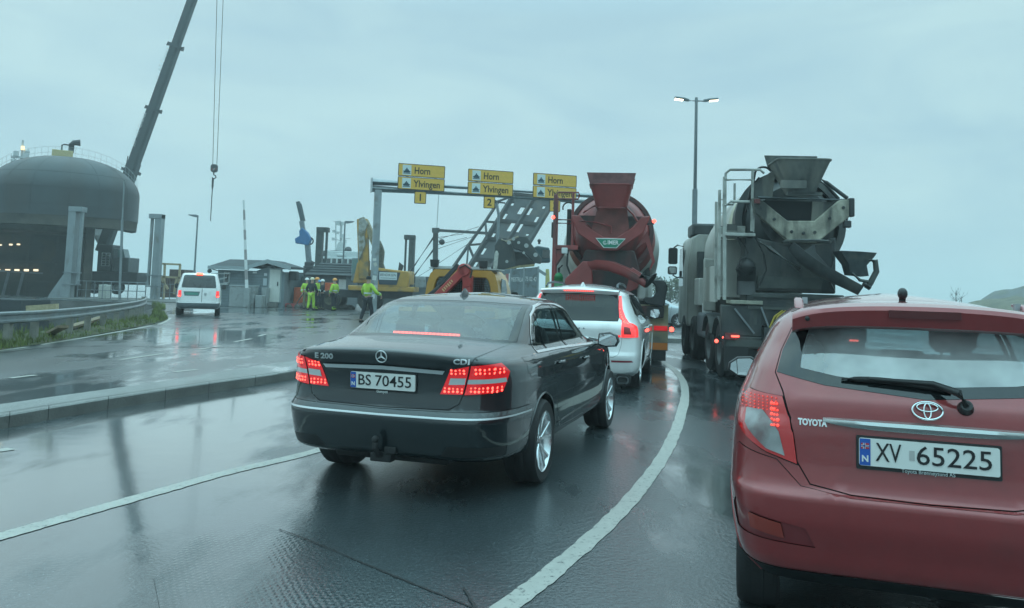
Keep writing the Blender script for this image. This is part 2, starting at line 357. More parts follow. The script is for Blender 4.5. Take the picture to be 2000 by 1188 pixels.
# quay wall below the ground's edge
q = MB()
for i in range(len(quay) - 5):
    a, b_ = quay[i], quay[i + 1]; q.add([(a[0], a[1], -.02), (b_[0], b_[1], -.02), (b_[0], b_[1], -3), (a[0], a[1], -3)], [(0, 1, 2, 3)])
o = q.build('quay_face', mat('quay_concrete', (.12, .12, .115), .8, var=.3, vscale=1, bump=.3, bscale=4), smooth=0); o['kind'] = 'structure'

# grass verge: an uneven strip between the white edge line and the guard rail, falling to the water
M_SOIL = mat('verge_soil', (.045, .055, .02), .9, var=.5, vscale=3, dirt=(.10, .085, .05), damt=.3, dscale=1.5, bump=.5, bscale=14)
M_GRASS = mat('grass_blades', (.13, .165, .04), .6, var=.5, vscale=.9)
def seg_w(i): return 1.0 + 2.4 * min(1, max(0, (i - 20) / 26))
vs = []; fs = []; cols = 9; vg = verge[8:]; gw = []
for i, p in enumerate(vg):
    d = (vg[min(i + 1, len(vg) - 1)] - vg[max(i - 1, 0)]); d.normalize(); s = V((-d.y, d.x, 0))
    w = 1.9 if i < 28 else max(.15, 1.9 - (i - 28) * .13)
    gw.append((p, s, w))
    for k in range(cols):
        t = k / (cols - 1); z = .012 + .10 * math.sin(min(1, t * 2.2) * math.pi * .5) * min(1, w) - (.25 * max(0, t - .6) / .4) + (random.uniform(-.02, .03) if 0 < k < cols - 1 else 0)
        vs.append(p + s * (w * t - .05 + (random.uniform(-.05, .05) if k else 0)) + V((0, 0, z)))
for i in range(len(vg) - 1):
    for k in range(cols - 1): fs.append((i * cols + k, i * cols + k + 1, (i + 1) * cols + k + 1, (i + 1) * cols + k))
o = link_mesh('verge', vs, fs, M_SOIL, smooth=180); o['kind'] = 'structure'
gv = []; gf = []
for i in range(9000):
    j = min(len(gw) - 2, int(random.random() ** .8 * (len(gw) - 1))); f = random.random(); p0, s0, w0 = gw[j]; p1, s1, w1 = gw[j + 1]
    t = random.random() ** 1.1; p = p0.lerp(p1, f); w = w0 + (w1 - w0) * f; s = s0.lerp(s1, f); tall = random.random() < .02
    if math.sin(p.x * 2.3 + p.y * 1.1) + random.random() * 1.6 < .1: continue
    q0 = p + s * (w * t - .03) + V((0, 0, .02 + .08 * min(1, t * 2) - .25 * max(0, t - .6) / .4)); h = random.uniform(.05, .15) * (1 + t) * (2.0 if tall else 1); a = random.uniform(0, 6.28)
    e = V((math.cos(a), math.sin(a), 0)) * random.uniform(.008, .016); ln = V((random.uniform(-.5, .5), random.uniform(-.5, .5), 0)) * h; n = len(gv)
    gv += [q0 - e, q0 + e, q0 + e * .6 + ln * .4 + V((0, 0, h * .6)), q0 - e * .6 + ln * .4 + V((0, 0, h * .6)), q0 + ln + V((0, 0, h))]; gf += [(n, n + 1, n + 2, n + 3), (n + 3, n + 2, n + 4)]
o = link_mesh('grass', gv, gf, M_GRASS, smooth=0); tag(o, 'rough wet grass growing along the verge below the guard rail', 'grass', kind='stuff')
# rocky bank running down to the water
M_ROCK = mat('bank_rock', (.06, .058, .052), .8, var=.6, vscale=1.3, dirt=(.02, .02, .02), damt=.5, dscale=2, bump=.6, bscale=5)
vs = []; fs = []; nb = 7
for i, (p, s, w) in enumerate(gw):
    for k in range(nb):
        t = k / (nb - 1); vs.append(p + s * (w * .95 + t * 2.6 + random.uniform(-.12, .12)) + V((0, 0, -.16 - 2.4 * t + random.uniform(-.15, .18) * (k > 0))))
for i in range(len(gw) - 1):
    for k in range(nb - 1): fs.append((i * nb + k, i * nb + k + 1, (i + 1) * nb + k + 1, (i + 1) * nb + k))
o = link_mesh('bank', vs, fs, M_ROCK, smooth=0); o['kind'] = 'structure'
M_PROCK = mat('pale_rock', (.13, .13, .12), .75, var=.35, vscale=2, bump=.4, bscale=9)
mbk = MB(); M_DRIFT = mat('weathered_wood', (.22, .17, .11), .8, var=.3, vscale=5)
def rock(c, r):
    n0 = len(mbk.v); mbk.ball(c, r, 7, 5, (1, random.uniform(.6, 1.2), .6))
    for i in range(n0, len(mbk.v)): mbk.v[i] += V((random.uniform(-1, 1), random.uniform(-1, 1), random.uniform(-1, 1))) * r * .22
# a few boulders and driftwood planks one can tell apart
for k, (px, py, r) in enumerate(((172, 640, .34), (186, 634, .3), (150, 648, .26), (203, 630, .28), (126, 652, .22))):
    mbk = MB(); rock(G(px, py, -.05), r)
    mbk.single('boulder', M_ROCK if k % 2 else M_PROCK, ['pale angular boulder in the middle of the row behind the verge', 'dark broad boulder on the verge beside the timber planks', 'pale rounded boulder lying next to the tan timber plank', 'dark boulder lying farthest along the verge', 'small pale boulder at the near end of the row'][k], 'boulder', 'boulders on the verge', smooth=25)
for k, (a, b_, lab) in enumerate((((92, 654, .05), (124, 638, .35), 'leaning tan timber plank on the bank under the rail'), ((128, 642, .15), (200, 620, .3), 'long tan timber plank lying along the bank'), ((160, 634, .12), (205, 618, .35), 'short splintered tan plank on top of the boulders'))):
    MB().bar(G(a[0], a[1], a[2]), G(b_[0], b_[1], b_[2]), .22, .06).single('timber_plank', M_DRIFT, lab, 'plank', 'timber planks on the bank')

# traffic island with a real kerb
fr = [G(*p, .13) for p in ((-120, 827), (0, 812), (120, 792), (300, 764), (430, 745), (560, 727), (640, 712), (700, 700))]
bk = [G(*p, .13) for p in ((-120, 803), (0, 789), (120, 772), (300, 747), (430, 726), (560, 706), (640, 696), (700, 689))]
fr = smooth_path(fr, 6); bk = smooth_path(bk, 6); isl = MB(); n = len(fr)
rings = []
for a, b_ in zip(fr, bk):
    u = (b_ - a).normalized()
    rings.append([V((a.x, a.y, 0)) - u * .015, V((a.x, a.y, .115)), V((a.x, a.y, .13)) + u * .02, V((b_.x, b_.y, .13)) - u * .02, V((b_.x, b_.y, .115)), V((b_.x, b_.y, 0)) + u * .015])
isl.loft(rings, cap=True, close=False)
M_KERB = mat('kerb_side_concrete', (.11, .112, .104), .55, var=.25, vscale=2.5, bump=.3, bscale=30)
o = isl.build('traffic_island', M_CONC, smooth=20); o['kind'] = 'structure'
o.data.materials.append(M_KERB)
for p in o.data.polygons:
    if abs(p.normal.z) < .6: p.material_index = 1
jm = MB()
for i in range(3, len(fr) - 1, 4):
    a, b_ = fr[i], bk[i]; u = (b_ - a).normalized(); t_ = V((u.y, -u.x, 0)) * .003
    jm.add([V((a.x, a.y, 0)) - u * .018 - t_, V((a.x, a.y, 0)) - u * .018 + t_, V((a.x, a.y, .117)) - u * .004 + t_, V((a.x, a.y, .117)) - u * .004 - t_, V((a.x, a.y, .1335)) + u * .02 + t_, V((a.x, a.y, .1335)) + u * .02 - t_, V((a.x, a.y, .1335)) + u * .16 + t_, V((a.x, a.y, .1335)) + u * .16 - t_], [(0, 1, 2, 3), (3, 2, 4, 5), (5, 4, 6, 7)])
vs, fs = ribbon([a + (b_ - a).normalized() * .165 for a, b_ in zip(fr, bk)], .012, .1335); jm.add(vs, fs)
o = jm.build('kerb_joint', mat('joint_dark', (.035, .037, .036), .9), smooth=0); o['kind'] = 'structure'
# grit line along the back of the island
vs, fs = ribbon([p + V((0, .09, 0)) for p in bk], .10, .004, .03); o = link_mesh('gutter_dirt', vs, fs, mat('gutter_dirt', (.05, .045, .035), .8, var=.4, vscale=4), smooth=0); o['kind'] = 'structure'

# painted markings (4 mm above the ground)
lines = []
def mark(name, pts, w, jitter=.006, z=.004):
    vs, fs = ribbon(pts, w, z, jitter); o = link_mesh(name, vs, fs, M_LINE, smooth=0); o['kind'] = 'structure'; return o
mark('lane_line', smooth_path([G(*p) for p in ((-160, 1094), (0, 1049), (130, 1012), (300, 964), (450, 922), (600, 886), (760, 838), (900, 786), (1000, 742), (1080, 700))], 12), .13)
curve = [G(*p) for p in ((820, 1290), (985, 1188), (1080, 1117), (1180, 1030), (1250, 955), (1302, 880), (1330, 812), (1338, 765), (1328, 735), (1302, 712), (1268, 695))]
mark('lane_line', smooth_path(curve, 12), .125)
ev = [p - V((0, 0, 0)) for p in verge]
edge = smooth_path([G(px, py + 3) for px, py in ((-60, 690), (0, 682), (52, 675))], 6); mark('edge_line', edge, .13)
edge = smooth_path([G(px, py + 2.5) for px, py in ((80, 671), (190, 653), (297, 634))], 8); mark('edge_line', edge, .13)
mark('edge_line', smooth_path([G(px + 4, py + 2) for px, py in ((305, 632), (318, 627), (329, 619))], 6), .11)
for a, b_ in (((235, 703), (318, 691)), ((388, 683), (432, 676)), ((458, 668), (491, 662)), ((505, 657), (520, 653)), ((340, 727), (385, 722)), ((20, 739), (70, 733))):
    mark('dash_line', smooth_path([G(*a), G(*b_)], 6), .10)
for a, b_ in (((-30, 885), (22, 877)),): mark('dash_line', smooth_path([G(*a), G(*b_)], 6), .12)
# milled strip and the dark joint round it, bitumen seams across the far road
sheet('milled_strip', [tuple(G(*p).xy) for p in ((300, 1130), (380, 1050), (470, 1010), (560, 1042), (700, 1098), (930, 1190), (960, 1300), (520, 1400), (330, 1280))], .004, M_ASPH2)
M_TAR = mat('bitumen_joint', (.014, .016, .017), .5)
def tar(pts, w, z=.008):
    vs, fs = ribbon(smooth_path([G(*p) for p in pts], 8), w, z, w * .3); o = link_mesh('bitumen_joint', vs, fs, M_TAR, smooth=0); o['kind'] = 'structure'
tar(((545, 1036), (620, 1064), (700, 1098), (800, 1140), (905, 1182), (960, 1210)), .014)
tar(((0, 690), (90, 680), (200, 676), (340, 679), (480, 679), (640, 681)), .06)
tar(((905, 1150), (935, 1200)), .012)
# far kerb and pavement on the right, across the junction
kr = smooth_path([G(*p, .12) for p in ((1040, 655), (1180, 658), (1330, 662), (1500, 668), (1800, 690))], 5)
rings = [[V((p.x, p.y, 0)), V((p.x, p.y, .12)), V((p.x, p.y + 1.5, .12)), V((p.x, p.y + 1.5, 0))] for p in kr]
o = MB().loft(rings, close=False).build('pavement', M_CONC, smooth=20); o['kind'] = 'structure'

# hills: a near grassy knoll with a rock outcrop behind it on the right, low wooded shore across the water
def hill(name, c, rx, ry, h, m, rough, seed, n=34):
    rg = np.random.default_rng(seed); ph = rg.uniform(0, 6.28, 12); vs = []; fs = []
    for j in range(n):
        for i in range(n):
            u = i / (n - 1) * 2 - 1; v = j / (n - 1) * 2 - 1; r2 = u * u + v * v
            z = h * max(0, 1 - r2) ** .8 * (1 + rough * (.5 * math.sin(5 * u + ph[0] + 2 * v) + .35 * math.sin(11 * u + ph[1] - 7 * v) + .25 * math.sin(19 * v + ph[2] + 13 * u))) - 1.0
            vs.append((c[0] + rx * u, c[1] + ry * v, c[2] + z + rg.uniform(-.02, .02) * h * rough * 3))
    for j in range(n - 1):
        for i in range(n - 1): fs.append((j * n + i, j * n + i + 1, (j + 1) * n + i + 1, (j + 1) * n + i))
    o = link_mesh(name, vs, fs, m, smooth=30); o['kind'] = 'structure'; return o
hill('hill', tuple(D(1992, 604, 150)), 8.6, 20, 3.0, mat('dry_grass_hill', (.105, .10, .055), .9, var=.35, vscale=.3, dirt=(.06, .065, .035), damt=.5, dscale=.5), .12, 3)
hill('rocky_hill', tuple(D(2080, 606, 190)), 18, 24, 7.6, mat('hill_rock', (.065, .078, .082), .85, var=.5, vscale=.25, dirt=(.06, .075, .04), damt=.4, dscale=.4, bump=.6, bscale=2), .2, 5)
hill('shore', (260, 900, -2.4), 420, 60, 9, mat('far_shore', (.05, .06, .055), .9, var=.3, vscale=.05), .4, 8)
# ------------------------------------------------------------------ guard rail
rail_px = ((-120, 617), (0, 609.5), (80, 606), (160, 600), (220, 594), (262, 588.5), (280, 584.5), (286, 581), (284, 577))
rp = [G(*p, .72) for p in rail_px]; rp = smooth_path(rp, 6)
gr = thing('guard_rail', 'galvanised W-beam guard rail curving along the grass verge', 'guard rail', tuple(V((rp[6].x, rp[6].y, 0))))
prof = [(-.0, .0), (.04, -.025), (.04, -.06), (.0, -.095), (.0, -.155), (.04, -.19), (.04, -.225), (.0, -.25)]
rings = []
for i, p in enumerate(rp):
    d = rp[min(i + 1, len(rp) - 1)] - rp[max(i - 1, 0)]; d.z = 0; d.normalize(); s = V((d.y, -d.x, 0))
    rings.append([p + s * a + V((0, 0, b_)) for a, b_ in prof] + [p + s * (a - .012) + V((0, 0, b_)) for a, b_ in reversed(prof)])
MB().loft(rings).build('rail', mat('weathered_galvanised', (.21, .24, .25), .4, .5, var=.2, vscale=3, dirt=(.20, .21, .20), damt=.35, dscale=2), gr, world=True, smooth=25)
M_WPOST = mat('pale_post', (.20, .195, .17), .8, var=.25, vscale=4)
for k in (3, 8, 12, 17, 20, 23, 26, 29, 31, 34, 37, 41, 45):
    if k >= len(rp): continue
    p = rp[k]; d = rp[min(k + 1, len(rp) - 1)] - rp[k - 1]; d.z = 0; d.normalize(); s = V((-d.y, d.x, 0))
    MB().bar(p + s * .11 + V((0, 0, -.02)), p + s * .11 + V((0, 0, -1.0)), .14, .12, up=d).build('post', M_WPOST, gr, world=True)

# ------------------------------------------------------------------ ferry with its bow visor raised
FY = 63.0
fc = D(113, 583, FY); zoff = 0
FA = math.atan2(-fc.x, fc.y)
fer = thing('ferry', 'dark ferry berthed with its rounded bow visor raised over the car deck', 'ferry', (fc.x, FY, -2.4), FA)
def fl_(px, py, yl):
    # the point of the ferry's own plane y = yl that the sight line meets, in the ferry's space
    d = V(ray(px, py)); n = V((-math.sin(FA), math.cos(FA), 0)); o = V(fer.location) + n * yl - V((0, 0, CAMH)); q = d * (o.dot(n) / d.dot(n)) + V((0, 0, CAMH)) - V(fer.location)
    return V((q.x * math.cos(FA) + q.y * math.sin(FA), yl, q.z))
M_HULL = mat('ferry_hull_dark', (.030, .044, .050), .45, var=.18, vscale=.9, dirt=(.03, .035, .036), damt=.35, dscale=.5, streak=True, spec=.5, bump=.1, bscale=1.2)
M_HULLIN = mat('ferry_inside_brown', (.085, .080, .066), .7, var=.25, vscale=.6, dirt=(.04, .04, .035), damt=.4, dscale=.7)
HW = 5.2; zb = 8.25; zt = 13.1   # local z: water at 0, quay at 2.4
def vis(t, a, k=1.0):
    """visor shell: t 0 bottom .. 1 crown, a angle round the bow"""
    e = max(0.0, 1 - max(0, (t - .4) / .6) ** 2) ** .5; fl = 1
    w = HW * (e * fl if t < .9999 else .02) * k
    return V((w * math.sin(a), -4.6 * (w / HW) * math.cos(a) ** .8 if math.cos(a) > 0 else 0, zb + (zt - zb) * t))
def shell(k, n=40, m=26):
    return [[vis(j / m if j < m else .99995, -math.pi / 2 + math.pi * i / n, k) for i in range(n + 1)] for j in range(m + 1)]
ro = shell(1.0); MB().loft(ro, cap=False, close=False).build('bow_visor', M_HULL, fer, smooth=60)
g = MB()
for t_ in (.16, .42, .66): g.tube([vis(t_, -1.5 + 3.0 * i / 30, 1.002) for i in range(31)], .008, 4)
for k in range(7): g.tube([vis(.02 + .93 * i / 20, -1.3 + 2.6 * k / 6 + .05 * (k % 2), 1.003) for i in range(21)], .007, 4)
g.build('plate_seam', mat('weld_dark', (.022, .028, .030), .6), fer)
# lower lip of the visor: pale-brown band and the pointed cheeks at both ends
lip = [[vis(0, -math.pi / 2 + math.pi * i / 40, k) + V((0, 0, dz)) for i in range(41)] for k, dz in ((1.0, .01), (.992, -.05), (.985, -.72), (.93, -.80), (.80, -.70))]
MB().loft(lip, cap=False, close=False).build('visor_lip', M_HULLIN, fer, smooth=60)
for s in (-1, 1):
    MB().prism([(0, .85), (.0, -.35), (-.35 * 1, -.95), (-.95, -.80), (-.75, -.1), (-.45, .25)], .5, (s * HW * .985, -.9, zb + .45), (s, 0, 0), (0, 0, 1), (0, 1, 0)).build('visor_cheek', M_HULL, fer, bevel=.03)
# crown deck behind the visor, then superstructure rising astern
MB().loft([[V((HW * .99 * math.cos(b_) * (1), y, zb + (zt - zb) * (.4 + .6 * max(0, math.sin(b_))))) for b_ in [math.pi * i / 24 for i in range(25)]] for y in (0, 4.5, 9)]).build('foredeck', M_HULL, fer, smooth=50)
# hull sides of the bow opening and the dim car deck inside
hm = MB()
hm.bx(-8.9, -7.9, -3.5, 30, -.2, zb + 1.2); hm.bx(1.6, 2.2, -.4, 30, -.2, zb + 1.2); hm.bx(-7.9, 1.6, 0, 30, zb - 1.0, zb - .35); hm.bx(-7.9, 1.6, 15, 15.6, 0, zb - 1.0); hm.bx(-8.0, 1.6, .2, 15, -.2, 1.9)
hm.bx(-8.2, 2.3, -.15, .25, zb - .35, zb + .9)
hm.build('hull', M_HULLIN, fer, bevel=.04)
M_LAMP = mat('deck_lamp', (1, .8, .55), .4, emit=(1, .80, .55), es=1.6)
M_WALLD = mat('car_deck_wall', (.060, .068, .066), .75, var=.25, vscale=.8, dirt=(.09, .08, .06), damt=.25, dscale=.5)
MB().bx(-7.9, 1.6, 6.0, 6.3, 1.9, zb - 1.0).build('bow_door', M_WALLD, fer, bevel=.02)
fr_ = MB()
for x in (-6.9, -4.9, -3.6, -2.5, -.4, .8): fr_.bx(x, x + .18, 5.8, 6.0, 1.9, zb - 1.05)
for z in (3.3, 4.9): fr_.bx(-7.9, 1.2, 5.86, 6.0, z, z + .14)
fr_.build('door_rib', mat('car_deck_rib', (.07, .075, .072), .7, var=.2), fer)
for px, py in ((-4, 528), (15, 528), (33, 528), (51.5, 528), (70, 528), (0, 478.5), (21, 478), (36, 477.5), (168, 500.5)):
    p = fl_(px, py, 5.7); r_ = .13 if py > 490 else .09
    MB().bx(p.x - r_ * 1.35, p.x + r_ * 1.35, p.y - .1, p.y + .1, p.z - r_ * .62, p.z + r_ * .62).build('deck_lamp', M_LAMP, fer, bevel=.03)
MB().bx(-7.0, -6.2, 4.6, 5.6, 1.9, 4.25).build('deck_locker', mat('cream_locker', (.42, .42, .36), .6, var=.15, dirt=(.25, .22, .17), damt=.4), fer, bevel=.03)
fr2 = MB()
for x in (-3.9, -2.9): fr2.bar((x, 4.9, 1.9), (x + .35, 4.9, 4.1), .2)
fr2.bar((-4.6, 4.9, 4.15), (-1.2, 4.9, 4.05), .14); fr2.build('deck_frame', M_GALVD, fer)
# rail round the crown
rl = MB(); M_RAILP = mat('deck_rail', (.42, .46, .47), .5)
for t_ in (.45, .9):
    rl.tube([V((HW * math.cos(b_), .9, zb + (zt - zb) * .4 + (zt - zb) * .6 * max(0, math.sin(b_)) + t_)) for b_ in [R(12) + R(156) * i / 30 for i in range(31)]], .012, 5)
for i in range(31):
    b_ = R(12) + R(156) * i / 30; p = V((HW * math.cos(b_), .9, zb + (zt - zb) * .4 + (zt - zb) * .6 * max(0, math.sin(b_)))); rl.tube([p - V((0, 0, .3)), p + V((0, 0, .9))], .011, 5)
rl.build('deck_rail', M_RAILP, fer)
ms = MB(); p = fl_(41, 322, 1)
ms.tube([p, p + V((0, 0, 1.9))], .07); ms.bx(p.x - .7, p.x + .6, p.y - .2, p.y + .2, p.z + .5, p.z + .62); ms.bx(p.x - .55, p.x - .2, p.y - .25, p.y + .25, p.z + .62, p.z + 1.0); ms.bx(p.x + .1, p.x + .5, p.y - .25, p.y + .25, p.z - .1, p.z + .9); ms.ball(p + V((-.5, 0, .25)), .2); ms.ball(p + V((.3, 0, 1.05)), .22)
ms.build('lamp_mast', mat('white_fittings', (.55, .58, .58), .5), fer)
MB().bx(p.x + -.08, p.x + .14, p.y - .25, p.y - .1, p.z + 1.15, p.z + 1.42).build('mast_lamp', mat('warm_lamp_dim', (1, .7, .3), .4, emit=(1, .72, .35), es=1.6), fer)
p = fl_(130, 300, 1)
MB().bx(p.x - 1.0, p.x + .45, p.y - .5, p.y + .6, p.z - .5, p.z + .18).build('vent_base', mat('buff_paint', (.50, .42, .22), .6, var=.15), fer, bevel=.03)
vt = MB(); vt.tube([p + V((.3, 0, .1)), p + V((.3, 0, .75)), p + V((.42, 0, .9)), p + V((.9, 0, .95))], [.2, .2, .2, .26], 10); vt.tube([p + V((-.35, 0, .1)), p + V((-.35, 0, .62)), p + V((-.2, 0, .7)), p + V((.1, 0, .68))], .06)
vt.build('vent', M_DSTEEL, fer, smooth=50)
# wheelhouse block astern, hidden low behind the visor
MB().bx(-4.6, 4.2, 12, 26, zb, zb + 3.0).build('deckhouse', M_WHITE, fer, bevel=.05)

# ------------------------------------------------------------------ berth: linkspan towers, deck, railings
M_TOWER = mat('tower_grey', (.24, .275, .29), .5, .2, var=.12, vscale=1, dirt=(.18, .19, .18), damt=.25, streak=True)
def tower(px, pxt, pyt, Y, side, label, foot=True, w=.80, m=None, grp='linkspan lifting towers'):
    b0 = D(px, 590, Y); b0.z = 0; tp = D(pxt, pyt, Y); t = thing('lifting_tower', label, 'tower', tuple(b0), 0, grp); h = tp.z; m = m or M_TOWER
    MB().bx(-w / 2, w * .12, -.3, .3, 0, h).build('column', m, t, bevel=.02) if side > 0 else MB().bx(-w * .12, w / 2, -.3, .3, 0, h).build('column', m, t, bevel=.02)
    s = side; g = MB(); g.bx(min(s * w * .40, s * w * .60), max(s * w * .40, s * w * .60), -.12, .12, h * .16, h - .30); g.build('guide_leg', m, t, bevel=.01)
    MB().bx(-w * .5 if s > 0 else -w * .68, w * .68 if s > 0 else w * .5, -.34, .34, h - .32, h + .02).build('head', m, t, bevel=.02)
    if foot: MB().prism([(-s * w * .5, 0), (-s * w * 1.75, 0), (-s * w * 1.62, .25), (-s * w * .5, 1.7)], .12, (0, -.25, 0)).build('gusset', m, t)
    for zz in (.9, 1.7): MB().bx(-w * .58, w * .58, -.36, .36, zz, zz + .08).build('collar', M_GALVD, t)
    return t
tower(137, 148, 405, 55.4, 1, 'grey steel lifting tower with a sloping foot in front of the ferry')
tower(298, 302, 419, 60, -1, 'grey steel lifting tower beside the yellow scaffold frame', foot=False)
# concrete apron and railings
ap = MB(); a0 = D(95, 600, 53.5); a1 = D(300, 600, 58); MB().bx(a0.x, -19.5, 53, 60, -1.5, .06).single('linkspan_deck', mat('linkspan_steel', (.10, .105, .10), .6, var=.2, vscale=1), 'grey linkspan deck leading out to the ferry', 'linkspan', bevel=.03)
def railing(name, pts, h, label, n, m=M_GALVD, r=.03, mids=(.5,)):
    t = thing(name, label, 'railing', tuple(pts[0])); g = MB()
    for f_ in (1,) + mids: g.tube([p + V((0, 0, h * f_)) for p in pts], r, 6)
    g.build('rail', m, t, world=True); pl = [0]
    for i in range(1, len(pts)): pl.append(pl[-1] + (pts[i] - pts[i - 1]).length)
    for k in range(n):
        s = pl[-1] * k / (n - 1); i = max(j for j in range(len(pl)) if pl[j] <= s + 1e-6); i = min(i, len(pts) - 2); p = pts[i].lerp(pts[i + 1], (s - pl[i]) / (pl[i + 1] - pl[i]))
        MB().tube([p, p + V((0, 0, h))], r * 1.15, 6).build('post', m, t, world=True)
    return t
def zg(px, Y, z=.06): p = D(px, 590, Y); return V((p.x, Y, z))
railing('railing', [zg(150, 54), zg(212, 54), zg(232, 54), zg(283, 55)], 1.15, 'grey pipe railing along the linkspan in front of the ferry bow', 9)
railing('railing', [zg(302, 57, 0), zg(345, 58, 0), zg(372, 58, 0)], 1.15, 'grey pipe railing on the quay behind the white van', 6)
railing('railing', [zg(562, 52.5, 0), zg(585, 52.5, 0), zg(604, 53, 0)], 1.2, 'pale pipe railing between the hut and the shed', 4, M_GALV)
MB().bx(zg(193, 54.6).x, zg(209, 54.6).x, 54.4, 55.2, .06, 1.0).single('grit_bin', mat('pale_box', (.42, .44, .41), .6, var=.1), 'pale squat bin standing behind the linkspan railing', 'bin', bevel=.05)
fl = thing('mooring_pole', 'thin grey pole rising from the linkspan in front of the visor', 'pole', tuple(zg(233, 53.6)))
tp = D(243, 352, 53.6) - fl.location; k_ = D(239, 430, 53.6) - fl.location
MB().tube([(0, 0, 0), k_], .09, 8).build('lower_pole', M_TOWER, fl); MB().tube([k_, tp], .055, 8).build('upper_pole', M_TOWER, fl)

a0 = D(-90, 583, 47); a1 = D(62, 583, 47); MB().bx(a0.x, a1.x, 46, 49, -2.4, D(10, 584, 47).z).bx(a1.x - 3.4, a1.x - 3.0, 45.9, 46.1, -2.4, .2).single('fender_pontoon', mat('tarred_fender', (.012, .018, .022), .8, var=.3), 'long black fender pontoon lying in the water before the ferry', 'pontoon', bevel=.05)
p = D(54, 604, 30); q = D(112, 600, 30); MB().bar(p, q, .22, .25).single('kerb_timber', mat('pale_timber', (.40, .33, .20), .7, var=.2), 'pale yellow timber baulk just behind the guard rail', 'timber')
# ------------------------------------------------------------------ mobile crane behind the ferry bow
CY = 74.0
cr = thing('mobile_crane', 'dark mobile crane with a long raised boom behind the ferry bow', 'crane', tuple(zg(205, CY, 0)))
M_BOOM = mat('boom_dark', (.035, .05, .056), .5, var=.12, vscale=.5)
def bp(px, py): return D(px, py, CY) - cr.location
def bseg(a, b_, w, nm='boom_section'):
    a = bp(*a); b_ = bp(*b_); q = MB(); x, y, d = frame(b_ - a, (0, 1, 0)); P = []
    for o in (a, b_): P += [o + x * u * w / 2 + y * v_ * w * .6 for u, v_ in ((-1, -.6), (-.7, -1), (.7, -1), (1, -.6), (1, .6), (.7, 1), (-.7, 1), (-1, .6))]
    q.loft([P[:8], P[8:]]); return q.build(nm, M_BOOM, cr, smooth=20)
bseg((200, 492), (262, 318), 1.02); bseg((262, 318), (300, 212), .92); bseg((300, 212), (344, 88), .82); bseg((344, 88), (384, -24), .73); bseg((384, -24), (449, -206), .64)
for a in ((256, 335), (300, 214), (343, 91)):
    c_ = MB(); p = bp(*a); dd = (bp(344, 88) - bp(262, 318)).normalized(); x, y, _ = frame(dd, (0, 1, 0)); c_.bar(p - dd * .14, p + dd * .14, 1.08 if a[0] > 260 else 1.3, 1.25, up=y); 
    c_.bar(p + x * .5, p + x * .85 + dd * -.1, .1); c_.bar(p - x * .5, p - x * .78 + dd * .15, .1); c_.build('collar', M_BOOM, cr)
MB().tube([bp(236, 378), bp(250, 305)], .05).build('hose_reel_bar', M_DSTEEL, cr)
xb = (bp(344, 88) - bp(262, 318)).normalized()
for a in ((284.5, 246), (329.0, 120)):
    p = bp(*a); x, y, _ = frame(xb, (0, 1, 0)); text('AT Cranes', .5, mat('white_print', (.7, .72, .7), .5), cr, p - V((0, .60, 0)) - V((.2, 0, .0)), xb, V((-xb.z, 0, xb.x)), width=2.3)
    for k in range(3): MB().bar(p - V((.2, .60, 0)) - xb * (1.45 + .2 * k) + V((-.15, 0, .1)), p - V((.2, .60, 0)) - xb * (1.6 + .2 * k) + V((.15, 0, -.08)), .08, .02).build('stripe', MATS['white_print'], cr)
MB().tube([bp(189, 460), bp(207, 508)], .27, 10).build('lift_cylinder', M_WHITE, cr)
MB().tube([bp(180, 455), bp(170, 505)], .06, 8).build('hydraulic_pipe', M_GALV, cr)
cb = MB(); a = bp(226, 520); b_ = bp(250, 486); cb.prism([(0, 0), (1.05, 0), (1.25, .55), (.95, 1.55), (0, 1.6)], 1.0, (a.x, -.8, a.z)); cb.build('cab', mat('cab_grey', (.16, .2, .21), .4, var=.1), cr, bevel=.04)
MB().prism([(.52, .5), (1.14, .55), (.9, 1.42), (.5, 1.42)], 1.06, (a.x, -.83, a.z)).build('cab_window', mat('teal_glass', (.10, .2, .2), .08, spec=.8), cr)
ca = bp(160, 545); cbx = bp(288, 545)
MB().bx(ca.x, cbx.x - .4, -1.2, 1.2, .9, 2.0).build('carrier', M_DSTEEL, cr, bevel=.05)
MB().bx(bp(200, 520).x, bp(228, 520).x, -1.0, 1.0, 2.0, 4.4).build('superstructure', M_DSTEEL, cr, bevel=.06)
MB().bx(bp(233, 520).x, bp(262, 520).x, -1.1, 1.0, 2.0, 3.3).build('engine_deck', mat('deep_grey', (.07, .085, .09), .5, var=.2), cr, bevel=.06)
ld = MB(); l0 = bp(212, 520); l1 = bp(229, 496)
for z in np.linspace(l0.z, l1.z, 6): ld.tube([(l0.x, -1.3, z), (l1.x, -1.3, z)], .03, 5)
for x in np.linspace(l0.x, l1.x, 3): ld.tube([(x, -1.3, l0.z), (x, -1.3, l1.z)], .03, 5)
ld.build('access_rail', M_WHITE, cr)
wmb = [bp(px, 0).x for px in (172, 196, 236, 258, 278)]
for x in wmb:
    w = sub('wheel', cr); w.location = (x, -1.2, .62); MB().lathe([(.30, 0), (.60, .02), (.62, .1), (.62, .3), (.6, .38), (.3, .4)], (0, 0, 0), (0, 1, 0), 20).build('tyre', M_RUB, w); MB().lathe([(.02, .05), (.28, .08), (.32, -.01)], (0, 0, 0), (0, 1, 0), 16).build('rim', M_GALV, w)
